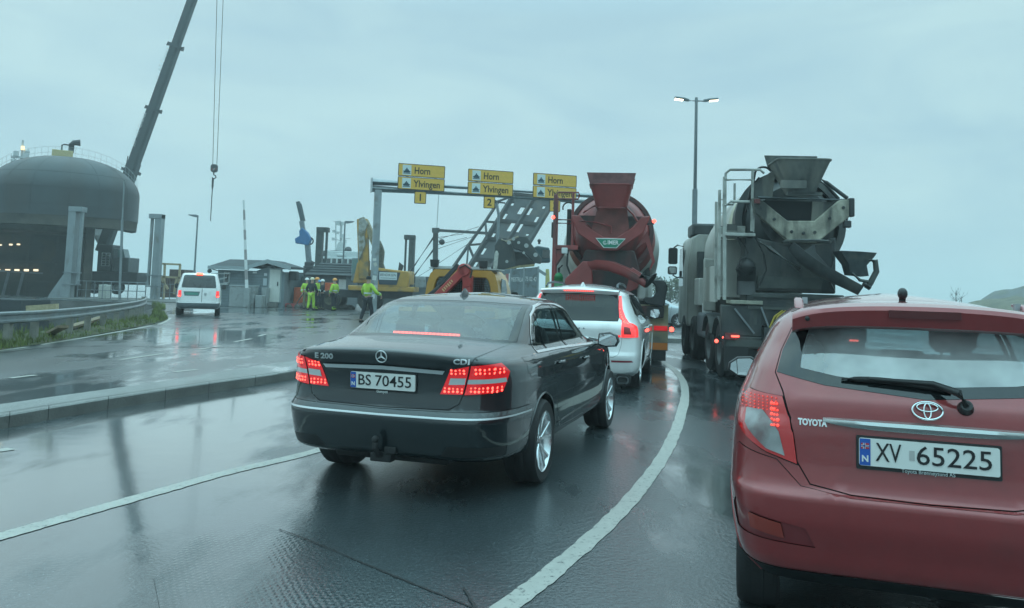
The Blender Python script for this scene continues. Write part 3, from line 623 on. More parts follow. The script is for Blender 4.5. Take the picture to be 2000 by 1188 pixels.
# hoist ropes and hook block
hk = MB(); ropes = MB()
for a, b_ in (((428.5, -190), (415.5, 324)), ((443, -190), (423.5, 324))): ropes.tube([bp(*a), bp(*b_)], .028, 5)
ropes.build('hoist_rope', mat('wire_rope', (.10, .11, .115), .5), cr)
p = D(418.5, 329, CY); hkt = thing('hook_block', 'dark hook block with a red and white stripe on the crane ropes', 'hook block', tuple(p - V((0, 0, .5))))
MB().prism(rrect(.58, .72, .2), .34, (0, -.17, .5), (1, 0, 0), (0, 0, 1)).build('sheave_case', M_DSTEEL, hkt, bevel=.03)
for k in range(3): MB().bar((-.2 + .16 * k, -.2, .28), (-.05 + .16 * k, -.2, .48), .07, .03).build('warning_stripe', mat('red_stripe', (.5, .1, .1), .5) if k % 2 == 0 else M_WHITE, hkt)
MB().tube([(-.02, 0, .15), (-.02, 0, -.08), (.14, 0, -.16), (.2, 0, -.32), (.08, 0, -.44), (-.08, 0, -.42), (-.14, 0, -.3)], [.07, .06, .06, .06, .05, .045, .03], 8).build('hook', M_DSTEEL, hkt, smooth=50)
sl0 = D(416, 348, CY); sl1 = D(411, 432, CY)
s_ = MB(); s_.tube([sl0, sl0 + (sl1 - sl0) * .2, sl0 + (sl1 - sl0) * .28, sl1], [.10, .09, .045, .04], 6); s_.single('lifting_sling', mat('sling_dark', (.03, .035, .04), .8), 'dark lifting sling hanging below the crane hook', 'sling')

# ------------------------------------------------------------------ left scaffold frame, brown container, quay clutter
sc = thing('scaffold_frame', 'yellow tubular scaffold frame standing on the quay behind the van', 'scaffold', tuple(zg(330, 62, 0))); g = MB()
def sp(px, py, Y=62): return D(px, py, Y)
for a, b_ in (((308, 515), (353, 517)), ((309, 540), (352, 543)), ((322, 515), (319, 596)), ((352, 517), (346, 600)), ((313, 540), (328, 565)), ((306, 515), (303, 545)), ((345, 543), (340, 575))): g.bar(sp(*a), sp(*b_), .14)
g.build('frame', mat('scaffold_tan', (.42, .33, .20), .6, var=.2), sc, world=True)
M_BROWN = mat('rust_brown', (.10, .065, .055), .7, var=.25)
for (x0, x1, y0, Y, lab) in ((331, 361, 526, 68, 'rusty brown cargo container behind the yellow scaffold frame'), (306, 330, 541, 67.5, 'low rusty brown cargo container seen left of the taller one')):
    a = D(x0, y0, Y); b_ = D(x1, y0, Y); MB().bx(a.x, b_.x, Y, Y + 2.4, 0, a.z).single('cargo_container', M_BROWN, lab, 'container', 'brown containers on the quay', bevel=.03)

# ------------------------------------------------------------------ ticket hut, barrier, cabinet
HY = 50.0
hut = thing('ticket_hut', 'grey-blue boarded hut with a white door and dark hipped roof', 'hut', tuple(zg(490, HY, 0)))
def hp(px, py, dy=0): return D(px, py, HY + dy) - hut.location
M_BOARD = mat('grey_blue_boards', (.17, .215, .235), .6, var=.08, vscale=3)
xl = hp(420, 560).x; xm = hp(496, 560).x; xr = hp(555, 560).x; ze = hp(430, 527).z
MB().bx(xl, xm, .35, 4.2, 0, ze).bx(xm - .02, xr, 0, 4.6, 0, ze - .05).prism([(xm - .02, ze - .06), (xr, ze - .06), ((xm + xr) / 2 + .1, hp(528, 514).z - .12)], .05, (0, 0, 0)).build('wall', M_BOARD, hut)
bd = MB()
for k in range(int((ze - .2) / .17)): bd.bx(xl - .012, xm - .03, .335, .352, .25 + k * .17, .264 + k * .17); bd.bx(xm - .02, hp(521, 560).x, -.014, .002, .25 + k * .17, .264 + k * .17)
bd.build('board_joint', mat('board_gap_dark', (.10, .13, .14), .7), hut)  # joint lines in a darker tone than the boards
M_ROOFD = mat('roof_felt_dark', (.045, .055, .06), .75, var=.2, vscale=2)
rf = MB(); e0 = hp(408, 519); r0 = hp(449, 506.5, 2.2); r1 = hp(532, 506.5, 2.2); e1 = hp(560, 524)
rf.add([(e0.x, -.15, e0.z - .03), (e1.x, -.15, e0.z - .03), (r1.x, 2.2, r0.z), (r0.x, 2.2, r0.z), (e0.x, 4.6, e0.z), (e1.x, 4.6, e0.z)], [(0, 1, 2, 3), (3, 2, 5, 4), (0, 3, 4), (1, 5, 2), (0, 4, 5, 1)])
gz = hp(528, 512).z; gl = hp(488, 524); gr_ = hp(573, 524); gm = (gl.x + gr_.x) / 2 - .1
rf.build('roof', M_ROOFD, hut, bevel=.02, smooth=0)
g = MB(); t_ = .12
for a, b_ in (((gl.x, gl.z), (gm, gz)), ((gm, gz), (gr_.x, gr_.z - .05))):
    g.prism([(a[0], a[1]), (b_[0], b_[1]), (b_[0], b_[1] + t_), (a[0], a[1] + t_)], 3.6, (0, -.55, 0))
g.build('gable_roof', M_ROOFD, hut, bevel=.01, smooth=0)
g = MB()
for a, b_ in (((gl.x, gl.z), (gm, gz)), ((gm, gz), (gr_.x, gr_.z - .05))):
    g.prism([(a[0], a[1] - .10), (b_[0], b_[1] - .10), (b_[0], b_[1] + t_ + .03), (a[0], a[1] + t_ + .03)], .05, (0, -.605, 0))
g.bx(e0.x, gl.x, -.2, -.152, e0.z - .2, e0.z); g.build('barge_board', mat('barge_board_grey', (.30, .345, .36), .6), hut, smooth=0)
d0 = hp(525, 590); d1 = hp(549, 527); dr = MB().bx(d0.x, d1.x, -.09, -.03, .32, d1.z).build('door', mat('door_white', (.66, .68, .64), .5, var=.05), hut, bevel=.01)
MB().bx(d1.x - .16, d1.x - .1, -.14, -.09, 1.3, 1.55).build('handle', M_DSTEEL, dr)
MB().bx(d0.x - .09, d1.x + .09, -.04, .0, .3, d1.z + .1).build('door_frame', mat('barge_board_grey', (.2, .2, .2)), hut)
wf = hp(433, 553); wt = hp(446, 531); wn = MB().bx(wf.x, wt.x, .28, .35, wf.z, wt.z).build('window', mat('window_pale_frame', (.45, .48, .48), .5), hut, bevel=.01)
MB().bx(wf.x + .07, wt.x - .07, .262, .285, wf.z + .07, wt.z - .07).build('pane', M_GLASSD, wn)
MB().bar((wf.x - .7, .1, wf.z + .55), (wt.x + .1, .1, wt.z - .1), .06).bar((wf.x - .7, .1, wf.z + .1), (wt.x - .1, .1, wt.z - .35), .06).build('window_stay', mat('window_pale_frame', (.4, .4, .4)), hut)
MB().bx(hp(425, 560).x, hp(443, 560).x, .05, .34, hp(425, 556).z, hp(425, 553).z).build('serving_shelf', mat('window_pale_frame', (.4, .4, .4)), hut)
for (a, b_, c_) in (((514, 558), (522, 544), (.45, .52, .56)), ((516, 539), (522, 534), (.6, .64, .66)), ((494, 534), (502, 531), (.62, .64, .64))):
    p = hp(*a); q_ = hp(*b_); MB().bx(p.x, q_.x, -.05, -.016, p.z, q_.z).build('notice_board', mat('notice_%d' % int(c_[0] * 100), c_, .5), hut)
MB().bx(xm, xr - .3, -.5, -.02, 0, .28).build('door_step', mat('step_concrete', (.16, .16, .15), .8), hut, bevel=.02)
p = hp(421, 528); g = MB(); g.bar((xl, .3, p.z - .02), (xl - .45, .3, p.z + .1), .05); g.ball((xl - .5, .3, p.z - .05), .14); g.build('wall_lamp', M_DSTEEL, hut)
MB().bx(xr + .02, xr + .5, .8, 1.4, hp(490, 545).z, hp(490, 527).z).build('wall_cabinet', M_DSTEEL, hut, bevel=.05)
# concrete blocks / control cabinets in front of the hut
M_CAB = mat('cabinet_grey', (.30, .33, .335), .65, var=.14, vscale=3, dirt=(.2, .21, .2), damt=.3)
for (x0, x1, y0, Y, lab) in ((449, 498, 558.5, 48.6, 'large grey control cabinet with a black sign at the foot of the barrier'), (499, 511, 577, 48.3, 'low grey concrete block beside the barrier cabinet'), (511, 521, 562, 49.2, 'narrow pale grey cabinet next to the hut door')):
    a = D(x0, y0, Y); b_ = D(x1, y0, Y); t = thing('control_cabinet', lab, 'cabinet', ((a.x + b_.x) / 2, Y, 0), 0, 'grey cabinets by the hut'); w = b_.x - a.x
    MB().bx(-w / 2, w / 2, -.02, .75, 0, a.z).build('housing', M_CAB, t, bevel=.03)
    if w > 1: MB().bx(-w / 2 - .03, w / 2 + .03, -.05, .78, a.z, a.z + .07).build('cover', mat('cabinet_cover', (.36, .40, .41), .55), t); cabt = t
wn_ = D(482, 582, 48.5) - cabt.location
sg = MB().bx(wn_.x - .2, wn_.x + .2, -.06, -.02, .25, 1.12).build('sign_plate', M_BLK, cabt)
MB().lathe([(.15, 0), (.15, .02), (.115, .02), (.115, 0)], (wn_.x, -.06, .88), (0, -1, 0), 24).build('ring_mark', M_WHITE, sg)
MB().bar((wn_.x - .08, -.075, .96), (wn_.x + .08, -.075, .8), .03, .01).bx(wn_.x - .05, wn_.x + .05, -.075, -.065, .83, .93).build('symbol', M_WHITE, sg)
bg = thing('barrier', 'tall pale barrier arm with faint stripes raised beside the cabinet', 'barrier', tuple(zg(482, 48.0, 0)))
p0 = D(482, 566, 48) - bg.location; p1 = D(476, 391, 48) - bg.location
MB().bx(-.16, .16, -.16, .16, 0, p0.z + .1).build('barrier_post', M_CAB, bg, bevel=.02)
n = 9; M_BRED = mat('barrier_grey', (.36, .33, .33), .5); arm = None
for k in range(n):
    a = p0.lerp(p1, k / n); b_ = p0.lerp(p1, (k + 1) / n); w = .17 - .07 * k / n
    MB().bar(a, b_, w, .07).build('arm_section' if k % 2 == 0 else 'arm_stripe', M_WHITE if k % 2 == 0 else M_BRED, bg)

# ------------------------------------------------------------------ street lamps
M_POLE = mat('lamp_post_grey', (.20, .235, .25), .45, .5, var=.1)
def lamp_single(px, py, Y, dirx, label, base_w=.07):
    top = D(px, py, Y); t = thing('street_lamp', label, 'street lamp', (top.x, Y, 0), 0, 'street lamps'); h = top.z
    MB().tube([(-.25 * 0, 0, 0), (0, 0, 1.2), (0, 0, h)], [base_w * 1.2, base_w, base_w * .7], 10).build('post', M_POLE, t, smooth=60)
    MB().prism([(0, -.06), (dirx * .15, -.08), (dirx * .62, .06), (dirx * .62, .10), (dirx * .1, .10), (0, .07)], .26, (0, -.13, h - .05)).build('lamp_head', M_POLE, t, bevel=.02)
    MB().prism([(dirx * .3, -.035), (dirx * .56, .04), (dirx * .56, .03), (dirx * .3, -.05)], .2, (0, -.1, h - .05)).build('lens', M_CLEAR, t)
lamp_single(386.5, 421, 55, -1, 'thin street lamp behind the white van with its head turned left')
lamp_single(674, 433, 56, 1, 'thin street lamp before the ship mast with its head turned right')
LY = 36.0; bt = D(1356, 440, LY); tp = D(1361, 193, LY)
t = thing('street_lamp', 'tall double-headed street lamp with both heads lit', 'street lamp', (tp.x - .02, LY, 0), 0, 'street lamps')
zj = D(1357, 370, LY).z
MB().tube([(0, 0, 0), (0, 0, zj)], .115, 12).build('lower_post', M_POLE, t, smooth=60); MB().tube([(0, 0, zj - .12), (0, 0, zj), (0, 0, tp.z + .05)], [.125, .08, .065], 12).build('upper_post', M_POLE, t, smooth=60)
for s in (-1, 1):
    a = MB(); a.tube([(0, 0, tp.z - .10), (s * .42, 0, tp.z - .10)], .04, 8); a.build('bracket', M_POLE, t)
    MB().loft([[V((s * x, y * w, tp.z - .06 + z + dz)) for y, dz in ((-1, 0), (-.7, .05), (.7, .05), (1, 0), (.8, -.05), (-.8, -.05))] for x, w, z in ((.32, .05, -.02), (.42, .11, -.01), (.60, .17, .03), (.92, .16, .06), (.97, .10, .065))]).build('lamp_head', mat('lamp_head_grey', (.13, .16, .17), .4), t, smooth=40)
    MB().loft([[V((s * x, y * w, tp.z - .06 + z)) for y in (-1, 1)] + [V((s * x, w, tp.z - .10 + z)), V((s * x, -w, tp.z - .10 + z))] for x, w, z in ((.60, .12, .0), (.96, .115, .035))]).build('lens', mat('lit_street_lens', (1, .9, .75), .4, emit=(1, .86, .62), es=6), t)

# ------------------------------------------------------------------ gantry with lane signs
GYL = 35.5; GYR = 38.6
pL = D(737, 358, GYL); pR = D(1230, 390, GYR); axis = (V((pR.x, pR.y, 0)) - V((pL.x, pL.y, 0))).normalized(); nrm = V((axis.y, -axis.x, 0))
gan = thing('sign_gantry', 'galvanised overhead gantry spanning the ferry lanes', 'gantry', (pL.x, pL.y, 0))
zt_ = pL.z + .05
def gx(s, n_=0, z=0): return axis * s + nrm * n_ + V((0, 0, z))
SPAN = (V((pR.x, pR.y, 0)) - V((pL.x, pL.y, 0))).length
for dz in (0, -.30): MB().tube([gx(-.25, 0, zt_ + dz), gx(SPAN, 0, zt_ + dz)], .15, 14).build('beam', M_GALV, gan, smooth=60)
MB().bar(gx(-.28, 0, zt_ - .15), gx(-.22, 0, zt_ - .15), .38, .62, up=(0, 0, 1)).build('end_plate', M_GALV, gan)
for s in (0.05, SPAN - .2): MB().bar(gx(s, 0, 0), gx(s, 0, zt_ - .35), .30, .30, up=nrm).build('post', M_STEEL, gan, bevel=.02)
for k in range(7):
    zz = .9 + .28 * k + random.uniform(-.05, .05); MB().bar(gx(.05 + random.uniform(-.05, .05), .153, zz), gx(.05 + random.uniform(-.05, .05), .153, zz + random.uniform(.08, .2)), random.uniform(.10, .2), .006, up=nrm).build('sticker', mat('sticker_%d' % (k % 3), ((.6, .62, .6), (.3, .38, .42), (.5, .5, .45))[k % 3], .5), gan)
M_YEL = mat('sign_yellow', (.72, .43, .07), .45, var=.06); M_YBACK = mat('sign_border', (.03, .03, .028), .5)
M_SKYB = mat('pictogram_pale', (.60, .70, .70), .45); M_PIC = mat('pictogram_ink', (.02, .06, .08), .5)
def px_s(px, Y=None):
    # where the sight line through column px meets the gantry's vertical plane
    d = ray(px, 360); o = V((pL.x, pL.y, 0)); n0 = nrm; t = o.dot(n0) / (d[0] * n0.x + d[1] * n0.y); q = V((d[0] * t, d[1] * t, 0)) - o; return q.dot(axis)
for k, (x0, x1, num, sxn, nside) in enumerate(((775, 866, '1', 820, .60), (911, 999, '2', 954, .60), (1037.5, 1122, '3', 1081, .60))):
    s0 = px_s(x0); s1 = px_s(x1); sc_ = (s0 + s1) / 2; w = s1 - s0; hgt = .56
    g0 = gan.location + gx(sc_, .30, 0); th = math.atan2(axis.y, axis.x)
    zc = (D((x0 + x1) / 2, (348.5, 358.7, 366)[k], (gan.location + gx(sc_)).y)).z
    t = thing('lane_sign', 'yellow Horn and Ylvingen ferry lane sign numbered %s' % num, 'sign', (g0.x, g0.y, 0), th, 'yellow lane signs on the gantry')
    for j, wd in enumerate(('Horn', 'Ylvingen')):
        z = zc + (.5 - j) * (hgt + .02)
        pn = MB().prism(rrect(w, hgt, .04), .03, (0, 0, z), (1, 0, 0), (0, 0, 1), (0, 1, 0)).build('sign_panel', M_YBACK, t)
        MB().prism(rrect(w - .06, hgt - .06, .03), .008, (0, -.006, z), (1, 0, 0), (0, 0, 1), (0, 1, 0)).build('sign_face', M_YEL, pn)
        xi = -w / 2 + .38
        MB().bx(xi - .19, xi + .19, -.013, -.007, z - .22, z + .22).build('pictogram_field', M_SKYB, pn)
        sh = MB(); sh.prism([(-.16, -.04), (.16, -.04), (.12, -.12), (-.13, -.12)], .004, (xi, -.018, z)); sh.prism([(-.10, -.04), (-.06, .03), (-.03, .03), (-.03, .09), (.02, .09), (.02, .03), (.06, .03), (.10, -.04)], .004, (xi, -.018, z)); sh.bx(xi - .16, xi + .16, -.018, -.014, z - .165, z - .135)
        sh.build('ferry_pictogram', M_PIC, pn)
        text(wd, .42, mat('sign_ink', (.02, .017, .01), .5), pn, (-w / 2 + .70, -.008, z - .015), (1, 0, 0), (0, 0, 1), align='LEFT', bold=.007, width=(.68 if wd == 'Horn' else 1.16) * w / 2.05)
    xn = px_s(sxn) - sc_
    z = zc - hgt - .02 - .31
    pn = MB().prism(rrect(.52, .54, .04), .03, (xn, 0, z), (1, 0, 0), (0, 0, 1), (0, 1, 0)).build('number_panel', M_YBACK, t); MB().prism(rrect(.46, .48, .03), .008, (xn, -.006, z), (1, 0, 0), (0, 0, 1), (0, 1, 0)).build('number_face', M_YEL, pn)
    text(num, .44, MATS['sign_ink'], pn, (xn, -.008, z - .01), (1, 0, 0), (0, 0, 1), bold=.008)
    for x in (-w * .3, w * .3): MB().bx(x - .05, x + .05, .03, .16, zc - .5, zc + .4).build('bracket', M_GALV, t)
# ------------------------------------------------------------------ shed, towers, ship and clutter in the middle distance
SY = 53.5
sh = thing('storage_shed', 'low grey shed with a dark tiled roof behind the group of workers', 'shed', tuple(zg(640, SY, 0)))
def hs(px, py, dy=0): return D(px, py, SY + dy) - sh.location
w0 = hs(606, 550).x; w1 = hs(676, 550).x; ez = hs(640, 537).z
MB().bx(w0, w1, 0, 4, 0, ez).build('wall', mat('shed_grey', (.12, .15, .165), .65, var=.1), sh)
r = MB(); a = hs(598, 536); b_ = hs(692, 539); t0 = hs(626, 513, 2.2); t1 = hs(694, 513, 2.2)
r.add([(a.x, -.5, a.z), (b_.x, -.5, a.z), (t1.x, 2.2, t0.z), (t0.x, 2.2, t0.z), (a.x, 4.6, a.z), (b_.x, 4.6, a.z)], [(0, 1, 2, 3), (3, 2, 5, 4), (0, 3, 4), (1, 5, 2), (0, 4, 5, 1)])
for k in range(1, 5):
    f_ = k / 5; z = a.z + (t0.z - a.z) * f_; y = -.5 + 2.7 * f_; r.bar((a.x + (t0.x - a.x) * f_, y - .02, z + .03), (b_.x + (t1.x - b_.x) * f_, y - .02, z + .03), .06, .06)
r.build('roof', M_ROOFD, sh, smooth=0)
MB().bx(hs(662, 550).x, hs(676, 550).x, -.08, -.02, .2, hs(640, 545).z).build('door', M_WHITE, sh, bevel=.01)
MB().bx(hs(598, 550).x, hs(611, 550).x, -1.2, -.1, 0, hs(640, 542).z).build('side_bin', mat('shed_grey_dark', (.07, .09, .1), .6), sh, bevel=.02)
M_ORG = mat('orange_plastic', (.55, .10, .025), .55, var=.2)
a = D(634, 580, 52.6); b_ = D(658, 553, 52.6); ob = thing('orange_barrier', 'orange plastic barrier behind the workers by the shed', 'barrier', tuple(zg(646, 52.6, 0)))
bm_ = MB(); x0 = a.x - ob.location.x; x1 = b_.x - ob.location.x
bm_.bx(x0, x1, -.12, .12, .12, b_.z).bx(x0, x0 + .2, -.3, .3, 0, .14).bx(x1 - .2, x1, -.3, .3, 0, .14); bm_.build('panel', M_ORG, ob, bevel=.04)
MB().bx(.05, .14, -.135, -.12, .9, 1.5).build('white_mark', M_WHITE, ob)
a = D(583, 590, 51.8); MB().bx(-.45, .35, -.2, .2, 0, 1.25).bx(-.5, .4, -.28, .28, 0, .15).build('panel', M_ORG, thing('orange_barrier', 'smaller orange barrier at the left of the workers', 'barrier', (zg(588, 51.8).x, 51.8, 0)), bevel=.05)
# rubble and tools between the hut and the shed
M_RUB2 = mat('site_rubble', (.10, .085, .075), .85, var=.6, vscale=4)
g = MB()
for k in range(160):
    px = random.uniform(562, 690); Y = random.uniform(50.2, 52.2); p = zg(px, Y, random.uniform(0, .28) * (1 - abs(px - 625) / 80)); r_ = random.uniform(.06, .22); n0 = len(g.v); g.ball(p, r_, 6, 4)
    for i in range(n0, len(g.v)): g.v[i] += V((random.uniform(-1, 1), random.uniform(-1, 1), random.uniform(-1, 1))) * r_ * .3
o = g.build('rubble', M_RUB2, smooth=0); tag(o, 'brown rubble and spoil heaped along the edge of the works', 'rubble', kind='stuff')
for k, (px, Y, m, lab) in enumerate(((568, 50.4, mat('red_tarp', (.40, .06, .06), .5), 'red plastic tray lying by the hut step'), (575, 51, mat('pale_pipe', (.35, .34, .33), .6), 'short pale pipe leaning beside the pipe railing'))):
    p = zg(px, Y, 0)
    q = MB().prism([(-.5, 0), (.5, 0), (.6, .25), (-.6, .25)], .5, p) if k == 0 else MB().tube([p, p + V((.5, .1, .9))], .07)
    q.single('tray' if k == 0 else 'pipe', m, lab, 'tray' if k == 0 else 'pipe', bevel=.02 if k == 0 else 0)
M_TDARK = mat('tower_dark', (.07, .085, .085), .55, .2, var=.15, vscale=1, dirt=(.05, .05, .045), damt=.3)
tower(622.5, 630.5, 445, 60, 1, 'dark steel lifting tower rising behind the shed roof', foot=False, w=.72, m=M_TDARK)
tower(797, 797.5, 460, 61, -1, 'dark steel lifting tower just right of the excavator', foot=False, w=.68, m=M_TDARK)

# loader crane standing folded upright behind the hut
kc = thing('loader_crane', 'tall folded loader crane with a blue joint beside the shed', 'crane', tuple(zg(604, 57, 0)))
def kp(px, py): return D(px, py, 57) - kc.location
M_KGREY = mat('crane_arm_grey', (.17, .20, .22), .5, var=.15); M_KBLUE = mat('crane_blue', (.045, .16, .35), .45, var=.15)
MB().bar((0, 0, 0), kp(604, 520), .7, .6).build('base_column', M_DSTEEL, kc, bevel=.04)
MB().bar(kp(603, 535), kp(604, 512), .55, .5).bar(kp(604, 522), kp(610, 510), .3, .4).build('lower_joint', M_DSTEEL, kc, bevel=.05)
MB().bar(kp(604, 518), kp(600, 470), .34, .36).build('main_arm', M_KGREY, kc, bevel=.04)
MB().prism([(-.25, 0), (.35, -.1), (.50, .35), (.25, .80), (-.15, 1.15), (-.35, .9), (-.30, .55), (-.62, .35), (-.55, .02)], .5, kp(594, 477) - V((0, .25, 0))).build('elbow_housing', M_KBLUE, kc, bevel=.05)
MB().tube(arc(kp(605, 471), .24, R(-100), R(170), 12), .05, 6).build('hose_loop', M_BLK, kc)
MB().bar(kp(595, 466), kp(589, 432), .30, .3).build('inner_arm', M_KGREY, kc, bevel=.03)
MB().bar(kp(591, 432), kp(582, 394), .26, .3).bar(kp(594.5, 432), kp(587, 398), .13, .2).build('extension_arm', mat('crane_arm_dark', (.08, .105, .12), .5), kc, bevel=.03)

# ship moored beyond the quay
PY = 95
shp = thing('moored_ship', 'white ship superstructure with a lattice mast moored beyond the shed', 'ship', tuple(V((zg(668, PY).x, PY, -2.4))))
def pp(px, py, dy=0): return D(px, py, PY + dy) - shp.location
a = pp(628, 530); b_ = pp(712, 497)
MB().loft([[(a.x - 8, -4, 0), (b_.x + 10, -4, 0), (b_.x + 10, 6, 0), (a.x - 8, 6, 0)], [(a.x - 9, -5, a.z - .3), (b_.x + 12, -5, a.z - .3), (b_.x + 12, 7, a.z - .3), (a.x - 9, 7, a.z - .3)]]).build('hull', M_HULL, shp)
M_SHIPW = mat('ship_white', (.55, .60, .60), .45, var=.08)
MB().bx(a.x, b_.x, -3, 4, a.z - .4, b_.z - .5).bx(a.x + 1.0, b_.x - .3, -2.5, 3, b_.z - .5, b_.z + .2).build('superstructure', M_SHIPW, shp, bevel=.08)
wd = MB()
for k in range(8): x = a.x + .6 + k * .62; wd.bx(x, x + .42, -3.03, -2.98, a.z + .8, a.z + 1.4)
wd.build('window', M_GLASSD, shp)
MB().ball((pp(658, 500).x, -1, pp(658, 500).z), .9, sc=(2.0, 1, .7)).ball((pp(640, 497).x, -1.5, pp(640, 497).z), .38).ball((pp(684, 490).x, -1.2, pp(684, 490).z), .42).build('lifeboat_cover', M_DSTEEL, shp, smooth=60)
MB().bx(pp(668, 495).x, pp(683, 495).x, -2.9, -1, pp(668, 503).z, pp(668, 497.5).z).build('bridge_wing', M_SHIPW, shp, bevel=.1)
g = MB()
def line(p, q, r_=.06): g.tube([pp(*p), pp(*q)], r_, 5)
line((665, 492), (666.5, 440), .13); line((656, 490), (656, 432), .07); line((663, 440), (673, 438), .08); line((651, 432), (658, 433)); line((650, 451), (668, 455)); line((651, 467), (666, 470)); line((666, 467), (684, 466)); line((668, 447), (664, 460)); line((658, 480), (675, 474), .1)
for p, r_ in (((662, 436), .25), ((668, 437), .2), ((671, 461), .2), ((659, 455), .15), ((652, 452), .15), ((651, 467), .15), ((673, 472), .2)): g.bx(pp(*p).x - r_, pp(*p).x + r_, -.2, .2, pp(*p).z - r_, pp(*p).z + r_)
g.prism([(-.6, 0), (.7, 0), (.35, 1.0), (-.35, 1.0)], .8, pp(667, 491) - V((0, .4, 0))); g.build('mast', M_SHIPW, shp)
g = MB(); line((636, 499), (700, 501), .05); line((636, 504), (700, 506), .05)
for x in range(636, 701, 8): line((x, 499), (x, 508), .05)
g.build('ship_rail', M_SHIPW, shp)

# ------------------------------------------------------------------ raised linkspan ramp and its portal
RY = 60.0
rmp = thing('raised_ramp', 'dark raised linkspan ramp leaf with window-like holes behind lane sign 3', 'ramp', tuple(zg(930, RY, 0)))
def rq(px, py, Y): return D(px, py, Y) - rmp.location
TL = rq(1004, 380, 63); TR = rq(1085, 388, 63.6); BL = rq(905, 541, 58); BR = rq(989, 549, 58.6)
nn = (TR - TL).cross(BL - TL).normalized(); nn = nn if nn.y > 0 else -nn
def lf(u, v, t=0): return (TL * (1 - u) + TR * u) * (1 - v) + (BL * (1 - u) + BR * u) * v + nn * t
us = [0, .07, .13, .33, .46, .49, .62, .82, .88, 1]; vs_ = [0, .10, .14, .21, .235, .335, .37, .45, .48, .57, .60, .66, .74, .82, .88, 1]
hol = {(3, 2), (5, 2), (3, 3), (5, 3), (3, 4)} | set()
holes = set()
for (u, v) in ((3, 2), (3, 3), (5, 2), (5, 3)): holes.add((u, v))
for (u, v) in ((3, 5), (5, 5), (3, 6), (5, 6)): holes.add((u, v))
for v in (1, 4, 8, 11, 13): holes.add((1, v))
for v in (1, 4, 7, 9): holes.add((7, v))
g = MB()
for i in range(len(us) - 1):
    for j in range(len(vs_) - 1):
        if (i, j) in holes: continue
        c_ = [lf(us[i], vs_[j]), lf(us[i + 1], vs_[j]), lf(us[i + 1], vs_[j + 1]), lf(us[i], vs_[j + 1])]; d_ = [q + nn * .12 for q in c_]
        g.add(c_ + d_, [(0, 1, 2, 3), (7, 6, 5, 4), (0, 4, 5, 1), (1, 5, 6, 2), (2, 6, 7, 3), (3, 7, 4, 0)])
M_RAMP = mat('ramp_steel', (.055, .062, .065), .6, .2, var=.25, vscale=.9, dirt=(.09, .08, .07), damt=.3, dscale=1)
g.build('ramp_leaf', M_RAMP, rmp, smooth=0)
g = MB()
for u in (0, .5, 1): g.bar(lf(u, 0, -.1), lf(u, 1, -.1), .22, .3)
for v in (0, .34, .56, .8): g.bar(lf(0, v, -.08), lf(1, v, -.08), .2, .24)
g.build('stiffener', M_RAMP, rmp)
g = MB(); ch = [rq(974, 393, 62), rq(948, 433, 60.6), rq(915, 479, 59.4), rq(881, 528, 58)]
for a, b_ in zip(ch, ch[1:]): g.bar(a, b_, .17)
for a, uv in ((ch[0], .02), (ch[1], .36), (ch[2], .62), (ch[3], .93)): g.bar(a, lf(0, uv), .16)
g.bar(ch[1], lf(0, .56), .13); g.bar(ch[2], lf(0, .80), .13); g.bar(ch[2], lf(0, .95), .12); g.bar(ch[1], rq(950, 470, 59.6), .12)
g.build('side_truss', M_RAMP, rmp)
MB().bx(rq(902, 548, 58).x, rq(992, 548, 58).x, -2.6, -1.6, 0, rq(940, 545, 58).z + .05).build('hinge_base', M_DSTEEL, rmp, bevel=.05)
pt = thing('portal_frame', 'dark steel portal post with braces and cables left of the ramp', 'portal', tuple(zg(850, 60, 0)))
def pq(px, py, Y=60): return D(px, py, Y) - pt.location
g = MB(); g.bar((0, 0, 0), pq(851, 449), .36, .36).bar(pq(844, 450), pq(858, 450), .3, .34).bar(pq(854, 450), pq(955, 456), .16, .2); g.build('frame', M_TDARK, pt)
g = MB(); g.tube([pq(848, 462), pq(800, 533)], .075).tube([pq(848, 486), pq(802, 548)], .075); g.build('brace', M_DSTEEL, pt)
g = MB()
for a, b_ in (((856, 464), (905, 457)), ((856, 478), (912, 464)), ((856, 486), (925, 462)), ((856, 515), (912, 478)), ((803, 549), (850, 520)), ((858, 467), (935, 443))): g.tube([pq(*a), pq(*b_)], .022, 5)
g.build('cable', M_DSTEEL, pt)
MB().tube([pq(857, 376), pq(853, 449), pq(850, 524)], .03, 6).build('antenna', M_SHIPW, pt)
MB().ball(pq(863, 473), .22).bar(pq(856, 471), pq(863, 472), .06).build('floodlight', M_DSTEEL, pt)
lp2 = thing('bent_lamp_post', 'bent grey lamp post in front of the raised ramp', 'street lamp', tuple(zg(972, 57, 0)))
def lq(px, py): return D(px, py, 57) - lp2.location
MB().tube([(0, 0, 0), lq(972, 470), lq(974, 420), lq(969, 392)], [.12, .1, .1, .09], 8).build('post', M_POLE, lp2, smooth=50)
MB().bar(lq(966, 394), lq(987, 397), .12, .1).bar(lq(965, 396), lq(968, 391), .3).build('lamp_arm', M_DSTEEL, lp2)

